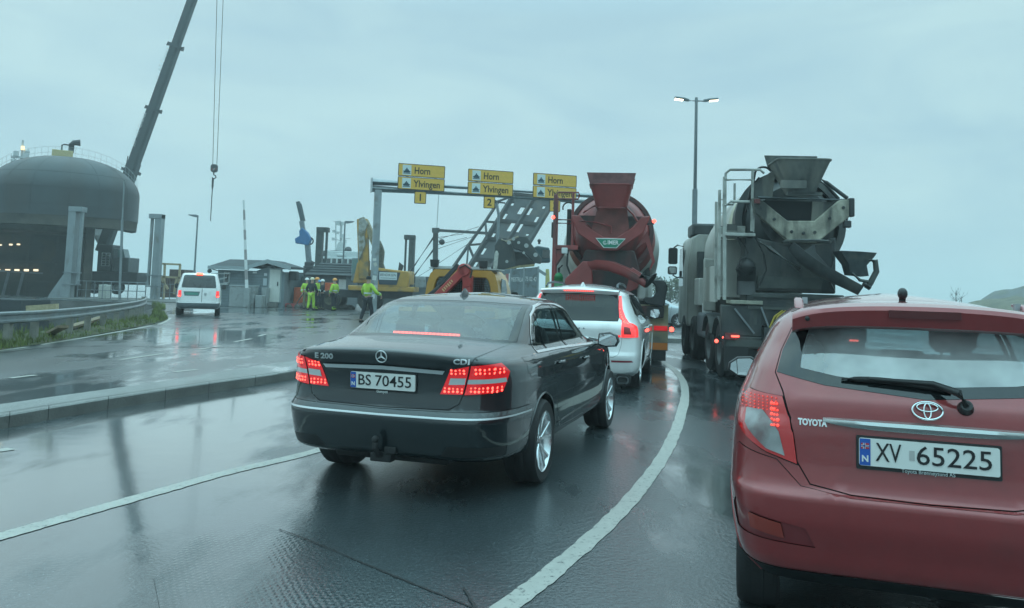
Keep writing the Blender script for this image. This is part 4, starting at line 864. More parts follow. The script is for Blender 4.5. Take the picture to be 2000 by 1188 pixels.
# ------------------------------------------------------------------ wheeled excavator
EY = 49.0
exv = thing('wheeled_excavator', 'yellow wheeled excavator with a folded arm and a lettered counterweight', 'excavator', tuple(zg(745, EY, 0)))
def ep(px, py, dy=0): return D(px, py, EY + dy) - exv.location
M_CATY = mat('machine_yellow', (.46, .255, .05), .5, var=.12, vscale=2, dirt=(.20, .15, .08), damt=.3, dscale=1.5)
x0 = ep(729, 550).x; x1 = ep(802, 550).x; zt0 = ep(745, 527).z + .13; zb0 = ep(745, 569).z
MB().prism([(x0 + .05, zb0 + .25), (x1 - .12, zb0 + .25), (x1, zt0 - .45), (x1 - .08, zt0 - .2), (x0 + .05, zt0)], .9, (0, -.45, 0)).build('counterweight', M_CATY, exv, bevel=.06)
MB().bx(ep(683, 550).x, x1 + .25, -.44, 2.4, zb0 + .0, zb0 + .30).build('turntable_deck', M_CATY, exv, bevel=.05)
MB().bx(x0 - 1.1, x1 - .1, .5, 2.6, zb0 + .45, zt0 - .15).build('engine_cover', M_CATY, exv, bevel=.05)
MB().prism([(0, 0), (-.95, 0), (-.75, 1.2), (-.45, 1.35), (0, 1.35)], .3, (x0 - .25, -.1, zb0 + .45)).build('side_hood', M_CATY, exv, bevel=.05)
gp = MB().prism([(x0 + .24, zt0 - .20), (x0 + 1.66, zt0 - .28), (x0 + 1.46, zb0 + .40), (x0 + .44, zb0 + .40)], .04, (0, -.49, 0)).build('rear_grille', mat('grille_blue_black', (.03, .05, .07), .5), exv)
xc = x0 + .95; zc = (zt0 + zb0) / 2 + .22
bd_ = MB().bx(xc - .52, xc + .52, -.515, -.49, zc - .24, zc + .2).build('name_board', mat('board_white', (.6, .66, .66), .5), gp); text('BENDIKSEN', .22, M_TXT, bd_, (xc, -.517, zc + .04), (1, 0, 0), (0, 0, 1), width=.92); MB().bx(xc - .45, xc + .45, -.518, -.515, zc - .16, zc - .12).build('underline', mat('print_grey', (.2, .25, .27), .5), bd_)
cbm = MB().bx(ep(683, 550).x, ep(701, 550).x, .3, 1.9, zb0 + .5, ep(745, 505).z); cbm.build('cab', mat('cab_pale_grey', (.16, .20, .21), .4), exv, bevel=.06)
MB().bx(ep(684.5, 550).x, ep(699.5, 550).x, .27, .3, zb0 + 1.0, ep(745, 508).z).build('cab_window', MATS['teal_glass'], exv)
g = MB(); arm = [ep(717, 548, .5), ep(706, 470, .5), ep(708, 428, .5)]
g.bar(ep(712, 545), ep(708, 428), .62, .5); g.build('boom', M_CATY, exv, bevel=.06)
MB().prism([(-.12, 0), (.18, .12), (.42, -.30), (.24, -.95), (.34, -1.5), (.10, -2.3), (.0, -2.5), (-.10, -1.2)], .3, ep(707, 428) + V((0, -.42, 0))).build('boom_head', mat('boom_worn_white', (.33, .33, .30), .6, var=.35, vscale=5, dirt=(.16, .13, .07), damt=.4), exv, bevel=.05)
MB().bar(ep(713, 432), ep(739, 490), .45, .4).build('dipper_arm', mat('arm_grey_yellow', (.30, .25, .16), .6, var=.25), exv, bevel=.05)
MB().prism([(.0, .0), (.32, .1), (.5, -.25), (.62, -.6), (.58, -1.3), (.70, -1.6), (.42, -2.1), (.1, -1.9), (-.05, -1.5), (.05, -1.0), (-.12, -.7)], .6, ep(731, 472) + V((0, -.3, 0))).build('bucket_linkage', mat('muddy_dark', (.09, .085, .06), .8, var=.4), exv, bevel=.05)
MB().tube([ep(711, 440), ep(713, 500)], .08, 8).build('boom_ram', M_GALV, exv, smooth=60); MB().tube([ep(733, 470), ep(745, 478), ep(748, 492), ep(743, 520)], .05).build('hose', M_BLK, exv)
MB().bx(x0 - 2.6, x1 + .1, .3, 2.0, .75, zb0 + .05).build('chassis', M_DSTEEL, exv, bevel=.05)
for px in (673, 745):
    for dy in (-.15, 2.0):
        w = sub('wheel', exv); w.location = (ep(px, 0).x, dy, .58)
        MB().lathe([(.30, 0), (.55, .02), (.58, .10), (.58, .38), (.55, .46), (.3, .48)], (0, 0, 0), (0, 1, 0), 22).build('tyre', mat('muddy_rubber', (.04, .038, .035), .9, var=.3), w); MB().lathe([(.02, .12), (.2, .12), (.3, .02)], (0, 0, 0), (0, 1, 0), 18).build('rim', mat('muddy_dark', (.1, .1, .1)), w)
MB().prism([(-.1, 0), (.12, 0), (.2, .3), (-.05, .5)], .3, ep(779, 525) + V((0, .4, -.1))).build('mirror_bracket', M_DSTEEL, exv)
MB().bx(x1 + .15, x1 + .75, 1.0, 1.5, zb0 + .3, zb0 + .95).build('tool_box', M_STEEL, exv, bevel=.03)

# ------------------------------------------------------------------ lorry with a lettered grey body and the dark digger on it
TY = 46.0
lor = thing('lorry', 'grey high-sided lorry body with white lettering beyond the yellow truck', 'lorry', tuple(zg(1015, TY, 0)))
def tp_(px, py, dy=0): return D(px, py, TY + dy) - lor.location
x0 = tp_(979, 545).x; x1 = tp_(1051, 545).x; z0 = .95; zl = tp_(979, 528).z; zr = tp_(1051, 521.5).z
M_LGREY = mat('lorry_grey', (.15, .185, .20), .55, var=.12, vscale=1.5, dirt=(.10, .10, .095), damt=.3)
bdy = MB(); xa = [x0, tp_(997, 545).x, tp_(1023, 545).x, x1]
for k in range(3):
    a, b_ = xa[k] + .03, xa[k + 1] - .03; za = zl + (zr - zl) * (a - x0) / (x1 - x0); zc_ = zl + (zr - zl) * (b_ - x0) / (x1 - x0)
    bdy.prism([(a, z0), (b_, z0), (b_, zc_), (a, za)], .06, (0, 0, 0))
bdy.build('side_panel', M_LGREY, lor, bevel=.015)
MB().bx(x0 + .02, x1 - .02, .08, 5.5, z0 - .1, zl - .15).build('body', M_LGREY, lor)
g = MB()
for x in xa: g.bx(x - .045, x + .045, -.03, .075, z0 - .1, zl + (zr - zl) * (x - x0) / (x1 - x0) + .03)
g.build('stake', mat('stake_grey', (.24, .28, .29), .5), lor)
text('MEISTRLA', .34, mat('white_print', (.7, .7, .7)), lor, ((xa[1] + xa[2]) / 2, -.008, tp_(1010, 546.5).z), (1, 0, 0), (0, 0, 1), width=.66)
text('75 02 42', .34, mat('white_print', (.7, .7, .7)), lor, ((xa[2] + xa[3]) / 2, -.008, tp_(1035, 545.5).z), (1, 0, 0), (0, 0, 1), width=.62)
MB().bx(xa[0] + .05, xa[0] + .25, -.012, -.002, tp_(1020, 557).z, tp_(1020, 538).z).build('pale_hazard_board', mat('hazard_cream', (.5, .42, .3), .6), lor); MB().bx(xa[0] + .25, xa[1] - .1, -.012, -.002, tp_(1020, 559).z, tp_(1020, 536).z).build('red_hazard_board', mat('hazard_red', (.40, .13, .12), .6), lor)
MB().bx(xa[1] - .1, xa[1] - .04, -.014, -.002, tp_(1020, 559).z, tp_(1020, 535).z).build('hazard_edge', M_WHITE, lor)
MB().prism([(tp_(985, 545).x, tp_(985, 526).z), (tp_(1043, 545).x, tp_(1043, 520).z), (tp_(1043, 545).x, tp_(1043, 515.5).z), (tp_(1012, 545).x, tp_(1012, 518.5).z)], .3, (0, .1, 0)).build('timber_load', mat('load_timber', (.25, .2, .1), .8, var=.3), lor)
MB().bx(x0 + .1, x1 - .1, .2, 8.5, .55, z0 - .1).build('chassis', M_DSTEEL, lor); MB().bx(x0 + .05, x1 - .05, 5.8, 7.8, .7, 2.7).build('cab', M_LGREY, lor, bevel=.12)
for yy in (.9, 2.2, 6.6):
    for s in (x0 + .02, x1 - .40):
        w = sub('wheel', lor); w.location = (s, yy, .5); MB().lathe([(.28, 0), (.48, .02), (.5, .08), (.5, .3), (.48, .36), (.28, .38)], (0, 0, 0), (1, 0, 0), 20).build('tyre', M_RUB, w); MB().lathe([(.02, .1), (.26, .1), (.29, .0)], (0, 0, 0), (1, 0, 0), 16).build('rim', M_GALVD, w)
MB().prism([(0, 0), (.22, 0), (.16, .7), (0, .75)], .2, (tp_(1067, 545).x, .3, tp_(1020, 552).z), (1, 0, 0), (0, 0, 1)).bx(tp_(1066, 545).x, tp_(1072, 545).x, .2, .5, .8, tp_(1020, 524).z).build('yellow_post', mat('pale_yellow_post', (.52, .47, .18), .6, var=.15), lor)
MB().bar(tp_(1052, 528), tp_(1066, 537), .16).build('bent_rail', mat('stake_grey', (.4, .4, .4)), lor)
dg = thing('dark_digger', 'dark folded digger riding on the grey lorry below the ramp', 'digger', tuple(tp_(1020, 524) + lor.location + V((0, 2.4, -.35))))
def dq(px, py, dy=0): return D(px, py, TY + 2.4 + dy) - dg.location
M_DIG = mat('digger_dark', (.028, .036, .038), .55, var=.3, vscale=1.5, dirt=(.07, .06, .045), damt=.25, dscale=1.5)
def poly(pts, t, dy, nm, m, bev=.04):
    P = [dq(*p) for p in pts]; MB().prism([(p.x, p.z) for p in P], t, (0, dy, 0)).build(nm, m, dg, bevel=bev)
poly(((965, 528), (966, 480), (974, 466), (988, 470), (1002, 478), (1006, 500), (1008, 522)), 1.0, .0, 'bucket', M_DIG)
poly(((1002, 486), (998, 470), (1012, 462), (1030, 464), (1038, 478), (1058, 506), (1056, 516), (1044, 514), (1020, 492)), .6, -.5, 'dipper_arm', M_DIG)
poly(((990, 522), (1000, 490), (1020, 492), (1046, 515), (1040, 520)), .9, .2, 'chassis', mat('digger_black', (.016, .02, .022), .7), .04)  # chassis in a darker, plainer tone than the other digger parts
poly(((1040, 512), (1040, 484), (1050, 479), (1074, 483), (1076, 512)), 1.3, .6, 'cab', mat('digger_teal', (.022, .06, .07), .45, var=.15), .08)
MB().bx(dq(1060, 495).x, dq(1075, 495).x, .56, .6, dq(1050, 503).z, dq(1050, 487).z).build('cab_window', M_GLASSD, dg)
p = dq(1053, 477, .9); MB().tube([p, p + V((0, 0, .14))], .07).ball(p + V((0, 0, .2)), .11).build('beacon', M_BLK, dg)
for k, (px, py, s) in enumerate(((994, 474, .12), (1003, 467, .1), (1028, 480, .13), (1046, 498, .13), (1013, 474, .09), (990, 511, .09), (1023, 494, .08))):
    p = dq(px, py, -.56); MB().lathe([(.0, 0), (s, .0), (s, .05), (0, .05)], p, (0, -1, 0), 12).build('pin', mat('pale_pin', (.35, .37, .36), .5), dg)
MB().tube([dq(979, 468, -.1), dq(990, 472, -.1), dq(1000, 468, -.5), dq(1013, 462, -.5)], .06).build('hose', mat('tan_hose', (.28, .24, .17), .7), dg)
MB().loft([[dq(967 + a * 4 + 3.5 * t, 525 - 35 * t, -.4 + b_ * .1) for a, b_ in ((-1, -1), (1, -1), (1, 1), (-1, 1))] if t < .9 else [dq(970 + a * 1.5, 490, -.4 + b_ * .05) for a, b_ in ((-1, -1), (1, -1), (1, 1), (-1, 1))] for t in (0, .5, .85, 1)]).build('wrapped_pole', mat('wrap_white', (.42, .42, .38), .7, var=.3, vscale=6), dg, smooth=60)

# ------------------------------------------------------------------ small yellow crane truck ahead of the black car
yt = thing('crane_truck', 'small yellow crane truck with a mesh-covered rear window ahead of the black car', 'truck', (-1.34, 22.0, 0), -.20)
M_TY = mat('truck_yellow', (.50, .25, .035), .4, coat=.3, var=.06)
cx = [(-1.03, .72), (-1.03, 1.25), (-.98, 1.62), (-.90, 1.88), (-.78, 2.0), (.78, 2.0), (.90, 1.88), (.98, 1.62), (1.03, 1.25), (1.03, .72)]
wi = [(-.80, 1.08), (-.80, 1.30), (-.76, 1.58), (-.71, 1.72), (-.64, 1.80), (.64, 1.80), (.71, 1.72), (.76, 1.58), (.80, 1.30), (.80, 1.08)]
g = MB(); n = 10
P = [(x, 0, z) for x, z in cx] + [(x, .0, z) for x, z in wi] + [(x, .10, z) for x, z in wi]
g.add(P, [(i, (i + 1) % n, n + (i + 1) % n, n + i) for i in range(n)] + [(n + i, n + (i + 1) % n, 2 * n + (i + 1) % n, 2 * n + i) for i in range(n)])
g.loft([[(x * k, y, .72 + (z - .72) * kz) for x, z in cx] for y, k, kz in ((.0, 1, 1), (.25, 1.0, 1.0), (1.3, 1.0, 1.0), (1.75, .97, .92))], cap=False)
g.build('cab', M_TY, yt, bevel=.03, smooth=40)
MB().prism(wi, .01, (0, .09, 0)).build('rear_window', glass_mat('truck_glass', (.30, .42, .44)), yt)
g = MB()
for k in range(29): x = -.78 + 1.56 * k / 28; g.tube([(x, .03, 1.08), (x, .03, 1.79 if abs(x) < .64 else 1.60)], .006, 4)
for k in range(12): z = 1.10 + .68 * k / 11; hw = .80 if z < 1.35 else (.76 if z < 1.6 else .68); g.tube([(-hw, .03, z), (hw, .03, z)], .006, 4)
g.build('window_mesh', M_DSTEEL, yt)
for s in (-1, 1):
    sx = s * 1.02
    MB().prism([(.30, 1.18), (1.15, 1.18), (1.05, 1.52), (.85, 1.76), (.35, 1.80)], .02, (s * 1.0 - .01, 0, 0), (0, 1, 0), (0, 0, 1), (1, 0, 0)).build('side_window', M_GLASSD, yt)
MB().bx(-.95, .95, .02, .9, 2.02, 2.05).bx(-.75, .75, .05, .13, 2.05, 2.09).build('roof_bar', mat('pale_bar', (.45, .47, .46), .5), yt)
for s, x in ((-1, -.80), (1, .56)):
    MB().prism([(-.10, 0), (.10, 0), (.12, .2), (-.12, .2)], .12, (x, -.02, 2.06)).tube([(x, .05, 2.0), (x, .05, 2.08)], .025).build('work_lamp', M_BLK, yt, bevel=.01)
MB().bx(-.95, .95, -2.3, -.1, .78, .92).build('flatbed', M_DSTEEL, yt); MB().bx(-.95, .95, -2.3, -2.25, .92, 1.02).build('tail_board', M_TY, yt); MB().bx(-.5, .5, -2.2, 2, .45, .78).build('chassis', M_DSTEEL, yt)
MB().loft([[(x * .97, y, .72 + (z - .72) * kz) for x, z in cx] for y, kz in ((1.75, .92), (2.1, .45), (2.6, .35))]).build('bonnet', M_TY, yt, bevel=.03)
MB().bx(-.95, .95, .2, 1.7, .9, 1.0).bx(-.5, -.1, .4, .5, 1.0, 1.5).build('seat', mat('seat_red', (.20, .05, .05), .7), yt, bevel=.04)
for s in (-1, 1):
    for y in (-1.4, 1.6):
        w = sub('wheel', yt); w.location = (s * .88, y, .40); MB().lathe([(.22, -.11), (.38, -.11), (.40, -.05), (.40, .05), (.38, .11), (.22, .11)], (0, 0, 0), (1, 0, 0), 20).build('tyre', M_RUB, w); MB().lathe([(.02, .06), (.22, .06), (.24, .1)], (0, 0, 0), (s, 0, 0), 16).build('rim', M_GALVD, w)
M_CRED = mat('crane_red', (.42, .035, .03), .4, coat=.3, var=.08)
MB().bar((.30, -.55, .92), (.30, -.55, 1.85), .24, .24).build('crane_post', M_CRED, yt, bevel=.02)
a = V((-.48, -.62, 1.26)); b_ = V((.22, -.62, 1.98)); dd = (b_ - a).normalized()
ca_ = MB().bar(a, b_, .22, .26, up=(0, 1, 0)).lathe([(0, 0), (.17, 0), (.17, .26), (0, .26)], b_ + V((0, -.13, 0)), (0, 1, 0), 16).bar(b_, (.32, -.58, 1.55), .2, .22, up=(0, 1, 0)).build('crane_arm', M_CRED, yt, bevel=.02)
M_CPR = mat('crane_print', (.62, .42, .2), .5)
for k in range(6): q = a + dd * (.26 + .065 * k) + V((0, -.135, 0)); u_ = V((-dd.z, 0, dd.x)); MB().bar(q - u_ * (.045 - .01 * (k % 3)), q + u_ * .045, .035, .004, up=(0, 1, 0)).build('arm_marking', M_CPR, ca_)
up_ = V((-dd.z, 0, dd.x)); MB().bar(a + up_ * .2 + dd * .25, b_ + up_ * .22 - dd * .02, .10, .1).build('lift_ram', M_DSTEEL, yt); MB().tube([b_ + V((-.1, -.16, .05)), b_ + V((.05, -.16, .13)), b_ + V((.24, -.16, .0)), b_ + V((.2, -.16, -.2))], .025).build('hose', M_BLK, yt)
MB().prism([(-.75, 1.30), (-.2, 1.24), (.05, 1.55), (.0, 1.85), (-.35, 1.62)], .2, (-.15, -.36, 0)).build('hose_bundle', M_BLK, yt, bevel=.05)
MB().bar((1.08, .9, 1.15), (1.22, .85, 1.2), .04).prism(rrect(.18, .3, .05), .06, (1.28, .82, 1.3)).build('mirror', M_BLK, yt)

# ------------------------------------------------------------------ people
M_SKIN = mat('skin', (.45, .28, .21), .6); M_HIVIS = mat('hi_vis_yellow', (.38, .60, .05), .7, var=.15, vscale=6); M_NAVY = mat('work_navy', (.012, .016, .022), .8); M_REFL = mat('reflective_tape', (.62, .66, .64), .4); M_BOOT = mat('boot_black', (.015, .014, .013), .7)
def skin_mesh(name, J, E, m, parent, lv=1):
    idx = {k: i for i, k in enumerate(J)}
    me = bpy.data.meshes.new(name); me.from_pydata([J[k][0] for k in J], [(idx[a], idx[b_]) for a, b_ in E], []); o = bpy.data.objects.new(name, me); C.objects.link(o)
    md = o.modifiers.new('skin', 'SKIN'); md.use_smooth_shade = True; ly = me.skin_vertices[0].data
    for k, i in idx.items():
        r_ = J[k][1]; ly[i].radius = r_ if isinstance(r_, tuple) else (r_, r_); ly[i].use_root = (i == 0)
    s_ = o.modifiers.new('sub', 'SUBSURF'); s_.levels = lv; s_.render_levels = lv
    bpy.context.view_layer.update(); me2 = bpy.data.meshes.new_from_object(o.evaluated_get(bpy.context.evaluated_depsgraph_get())); bpy.data.objects.remove(o)
    me2.materials.clear(); me2.materials.append(m); me2.name = name; me2.shade_smooth()
    ob = bpy.data.objects.new(name, me2); C.objects.link(ob); ob.parent = parent; return ob
def person(loc, rz, label, jacket, trousers, head, H=1.80, arms=((.10, .05), (.10, .05)), stride=.06, band=True, cuffs=None, lean=0, grp='road workers in hi-vis clothing'):
    k = H / 1.80; t = thing('person', label, 'person', tuple(loc), rz, grp)
    def P(x, y, z): return (x * k, y * k + lean * max(0, z - .9), z * k)
    J = {'pelvis': (P(0, 0, .96), .10), 'belly': (P(0, .01, 1.12), .11), 'chest': (P(0, .0, 1.34), (.13, .11)), 'neck': (P(0, 0, 1.50), .055), 'jaw': (P(0, .03, 1.585), (.062, .075)), 'skull': (P(0, .015, 1.70), (.075, .09)), 'crown': (P(0, .0, 1.765), .05), 'nose': (P(0, .115, 1.645), .014)}
    E = [('pelvis', 'belly'), ('belly', 'chest'), ('chest', 'neck'), ('neck', 'jaw'), ('jaw', 'skull'), ('skull', 'crown'), ('jaw', 'nose')]
    for s, nm in ((-1, 'l'), (1, 'r')):
        ax, fy = arms[0 if s < 0 else 1]
        sh = P(s * .19, 0, 1.44); el = P(s * (.23 + ax * .5), -.02 + fy * .4, 1.16); wr = P(s * (.22 + ax * .3), .05 + fy * 1.6, .93 + fy * .7)
        J[nm + 'sh'] = (sh, .06); J[nm + 'el'] = (el, .045); J[nm + 'wr'] = (wr, .03); E += [('chest', nm + 'sh'), (nm + 'sh', nm + 'el'), (nm + 'el', nm + 'wr')]
        pm = (wr[0], wr[1] + .02, wr[2] - .075); J[nm + 'pm'] = (pm, (.036, .018)); E.append((nm + 'wr', nm + 'pm'))
        for q, (dx, ln) in enumerate(((-.028, .062), (-.010, .075), (.010, .072), (.027, .056))):
            f1 = (pm[0] + dx * .3, pm[1] + dx * .9, pm[2] - .055); f2 = (f1[0] - s * .012, f1[1] + dx * .25, f1[2] - ln * .55); J['%sf%d' % (nm, q)] = (f1, .0095); J['%sg%d' % (nm, q)] = (f2, .008); E += [(nm + 'pm', '%sf%d' % (nm, q)), ('%sf%d' % (nm, q), '%sg%d' % (nm, q))]
        th = (pm[0] - s * .01, pm[1] + .045, pm[2] + .01); J[nm + 'th'] = (th, .010); J[nm + 'tt'] = ((th[0] - s * .01, th[1] + .015, th[2] - .04), .008); E += [(nm + 'pm', nm + 'th'), (nm + 'th', nm + 'tt')]
        hp_ = P(s * .095, 0, .90); kn = P(s * .11, .03 + s * stride * .5, .50); an = P(s * .115, -.02 + s * stride, .10); toe = P(s * .125, .14 + s * stride, .045)
        J[nm + 'hp'] = (hp_, .085); J[nm + 'kn'] = (kn, .058); J[nm + 'an'] = (an, .042); J[nm + 'to'] = (toe, .04); E += [('pelvis', nm + 'hp'), (nm + 'hp', nm + 'kn'), (nm + 'kn', nm + 'an'), (nm + 'an', nm + 'to')]
    skin_mesh('body', J, E, M_SKIN, t)
    def pick(keys, grow, ed, nm, m):
        JJ = {q: (J[q][0], tuple(g_ + grow for g_ in J[q][1]) if isinstance(J[q][1], tuple) else J[q][1] + grow) for q in keys}; return skin_mesh(nm, JJ, ed, m, t)
    jk = pick(['pelvis', 'belly', 'chest', 'neck', 'lsh', 'lel', 'lwr', 'rsh', 'rel', 'rwr'], .035, [('pelvis', 'belly'), ('belly', 'chest'), ('chest', 'neck'), ('chest', 'lsh'), ('lsh', 'lel'), ('lel', 'lwr'), ('chest', 'rsh'), ('rsh', 'rel'), ('rel', 'rwr')], 'jacket', jacket)
    pick(['pelvis', 'lhp', 'lkn', 'lan', 'rhp', 'rkn', 'ran'], .030, [('pelvis', 'lhp'), ('lhp', 'lkn'), ('lkn', 'lan'), ('pelvis', 'rhp'), ('rhp', 'rkn'), ('rkn', 'ran')], 'trousers', trousers)
    for s, nm in ((-1, 'l'), (1, 'r')):
        a = V(J[nm + 'an'][0]); b_ = V(J[nm + 'to'][0]); MB().tube([a + V((0, -.05, -.055)), a + V((0, .0, -.05)), (a + b_) / 2 + V((0, 0, -.01)), b_ + V((0, 0, .005))], [.05, .056, .052, .038], 8).build('boot', M_BOOT, t, smooth=70)
        if cuffs: c_ = a.lerp(V(J[nm + 'kn'][0]), .28); d_ = (V(J[nm + 'kn'][0]) - a).normalized(); MB().tube([a, c_ + d_ * .02], [.085, .09], 10).build('leg_band', cuffs, t)
    if band:
        c_ = V(J['belly'][0]); MB().lathe([(.172, -.03), (.172, .03)], c_ + V((0, 0, .02)), (0, 0, 1), 16).build('reflective_band', M_REFL, t)
        for nm in 'lr':
            a = V(J[nm + 'el'][0]); b_ = V(J[nm + 'wr'][0]); c_ = a.lerp(b_, .4); MB().lathe([(.080, -.025), (.078, .025)], c_, (b_ - a), 12).build('sleeve_band', M_REFL, t)
    hc = V(J['skull'][0]) + V((0, 0, .035))
    if head[0] == 'helmet':
        MB().lathe([(.135, -.02), (.132, .0), (.118, .05), (.085, .095), (.03, .118), (.001, .12)], hc, (0, 0, 1), 16).prism([(-.09, .08), (.09, .08), (.07, .17), (-.07, .17)], .012, hc + V((0, 0, -.02)), (1, 0, 0), (0, 1, 0), (0, 0, 1)).build('helmet', head[1], t, smooth=60)
    else:
        MB().lathe([(.105, -.06), (.108, -.02), (.10, .03), (.07, .075), (.001, .09)], hc, (0, 0, 1), 14).build('beanie', head[1], t, smooth=70)
    return t
HW_ = mat('helmet_white', (.68, .70, .68), .35); HO = mat('helmet_orange', (.75, .30, .05), .35); HB = mat('helmet_blue', (.05, .22, .5), .35); HK = mat('knit_black', (.02, .022, .025), .9); HY_ = mat('helmet_cream', (.66, .60, .42), .35)
def wp(px, Y): return zg(px, Y, 0)
person(wp(597.5, 48.6), R(200), 'worker in a hi-vis vest and white helmet at the left of the group', M_HIVIS, mat('khaki', (.16, .15, .08), .8), ('helmet', HW_), 1.80)
person(wp(607.5, 46.6), R(-20), 'worker in a black jacket and yellow trousers seen from behind with a cream helmet', M_NAVY, M_HIVIS, ('helmet', HY_), 1.82, arms=((.25, .1), (.15, .1)), band=False, stride=.12)
person(wp(618, 46.9), R(80), 'worker in a hi-vis jacket and orange helmet facing the black-jacketed one', M_HIVIS, M_NAVY, ('helmet', HO), 1.84, cuffs=M_HIVIS, arms=((.1, .18), (.1, .1)))
person(wp(621.5, 49.2), R(170), 'worker in a blue helmet standing at the back of the group', M_HIVIS, M_NAVY, ('helmet', HB), 1.70, cuffs=M_HIVIS)
person(wp(628.5, 48.0), R(120), 'worker in dark clothing and a white helmet at the right of the group', M_NAVY, M_NAVY, ('helmet', HW_), 1.74, arms=((.2, .25), (.1, .1)))
person(wp(652.5, 46.8), R(60), 'lone worker in a hi-vis jacket, dark trousers and orange helmet beside the excavator wheel', M_HIVIS, M_NAVY, ('helmet', HO), 1.82, cuffs=M_HIVIS, arms=((.12, .05), (.12, .05)))
person(V((D(719, 560, 33.5).x, 33.5, 0)), R(-35), 'worker in a hi-vis hooded jacket and black beanie walking beside the gantry post', M_HIVIS, M_NAVY, ('beanie', HK), 1.88, arms=((.2, .12), (.35, .22)), stride=.2)
# ------------------------------------------------------------------ concrete mixer trucks
def truck_wheel(parent, x, y, s, r=.52, w=.32, dual=False):
    q = sub('wheel', parent); q.location = (x, y, r)
    h = w / 2; g = MB().lathe([(r * .58, -h), (r * .92, -h * .98), (r, -h * .72), (r * .985, -h * .35), (r, -h * .3), (r, h * .3), (r * .985, h * .35), (r, h * .72), (r * .92, h * .98), (r * .58, h)], (0, 0, 0), (1, 0, 0), 30)
    if dual: g.lathe([(r * .58, -h), (r * .92, -h), (r, -h * .7), (r, h * .7), (r * .92, h), (r * .58, h)], (-s * (w + .04), 0, 0), (1, 0, 0), 30)
    g.build('tyre', M_RUB, q, smooth=50)
    d = -.10 if dual else .0
    rm = MB().lathe([(.02, h * .5 + d), (r * .20, h * .5 + d), (r * .24, h * .2 + d), (r * .46, h * .35 + d), (r * .53, h * .9), (r * .59, h * .95)], (0, 0, 0), (s, 0, 0), 24)
    for k in range(8): a = k * math.pi / 4; rm.tube([V((s * (h * .3 + d), math.cos(a) * r * .34, math.sin(a) * r * .34)), V((s * (h * .5 + d), math.cos(a) * r * .34, math.sin(a) * r * .34))], .02, 6)
    rm.build('rim', mat('dusty_rim', (.12, .125, .125), .6, .4, var=.2), q, smooth=40)
def drum(parent, o, tilt, prof, m_body, m_cone, split, nm='drum'):
    ax = V((0, math.cos(tilt), -math.sin(tilt)))
    a = [p for p in prof if p[1] <= split]; b_ = [p for p in prof if p[1] >= split]
    MB().lathe(b_, o, ax, 48).build('drum', m_body, parent, smooth=45)
    MB().lathe(a, o, ax, 48).build('drum_cone', m_cone, parent, smooth=45)
    return ax
def hopper(parent, m, top, mid, bot, y0, y1, back):
    def rr(cx, hw, ya, yb, z): return [V((cx + px, (ya + yb) / 2 + py, z)) for px, py in rrect(2 * hw, yb - ya, min(.12, hw * .5), 3)]
    cx = (top[0] + top[1]) / 2; h0 = (top[1] - top[0]) / 2
    out = [rr((bot[0] + bot[1]) / 2, (bot[1] - bot[0]) / 2, y0 + .22, y1 - .1, bot[2]), rr((mid[0] + mid[1]) / 2, (mid[1] - mid[0]) / 2, y0, y1, mid[2])]
    inn = [[v + (V((((mid[0] + mid[1]) / 2), (y0 + y1) / 2, v.z)) - v) * .05 + V((0, 0, -.005)) for v in out[1]], [v + (V(((bot[0] + bot[1]) / 2, (y0 + y1) / 2, v.z)) - v) * .1 for v in out[0]]]
    MB().loft(out + inn, cap=False).build('hopper', m, parent, smooth=40)
    MB().tube(out[1] + [out[1][0]], .018, 6).build('hopper_lip', m, parent, smooth=60)
    cxm = (mid[0] + mid[1]) / 2
    MB().prism([(mid[0] + .02, mid[2] - .05), (mid[1] - .02, mid[2] - .05), (top[1], top[2]), (top[0], top[2])], .03, (0, back, 0)).build('hopper_back', m, parent)
def trough(path, r, a0, a1, th=.03, n=12):
    """half-round chute along a path; r may vary"""
    out = []; rs = r if isinstance(r, (list, tuple)) else [r] * len(path)
    for i, p in enumerate(path):
        p = V(p); d = (V(path[min(i + 1, len(path) - 1)]) - V(path[max(i - 1, 0)])).normalized(); x = d.cross(V((0, 0, 1))).normalized(); y = x.cross(d)
        ring = [p + (x * math.cos(a0 + (a1 - a0) * k / n) + y * math.sin(a0 + (a1 - a0) * k / n)) * rs[i] for k in range(n + 1)]
        ring += [p + (x * math.cos(a0 + (a1 - a0) * k / n) + y * math.sin(a0 + (a1 - a0) * k / n)) * (rs[i] - th) for k in range(n, -1, -1)]
        out.append(ring)
    return MB().loft(out)
def chassis(t, axles, L=8.3, m=None):
    m = m or M_DSTEEL
    MB().bx(-.55, -.35, .3, L - .3, .72, .98).bx(.35, .55, .3, L - .3, .72, .98).bx(-.55, .55, .25, .45, .70, .98).bx(-.5, .5, 3.0, 3.2, .75, .95).build('chassis', m, t, bevel=.01)
    g = MB()
    for y in axles: g.tube([(-1.05, y, .52), (1.05, y, .52)], .09, 8)
    g.ball((0, axles[0], .52), .24).ball((0, axles[1], .52), .24); g.build('axle', m, t, smooth=50)
    for k, y in enumerate(axles):
        for s in (-1, 1): truck_wheel(t, s * 1.07, y, s, dual=(k < 2))

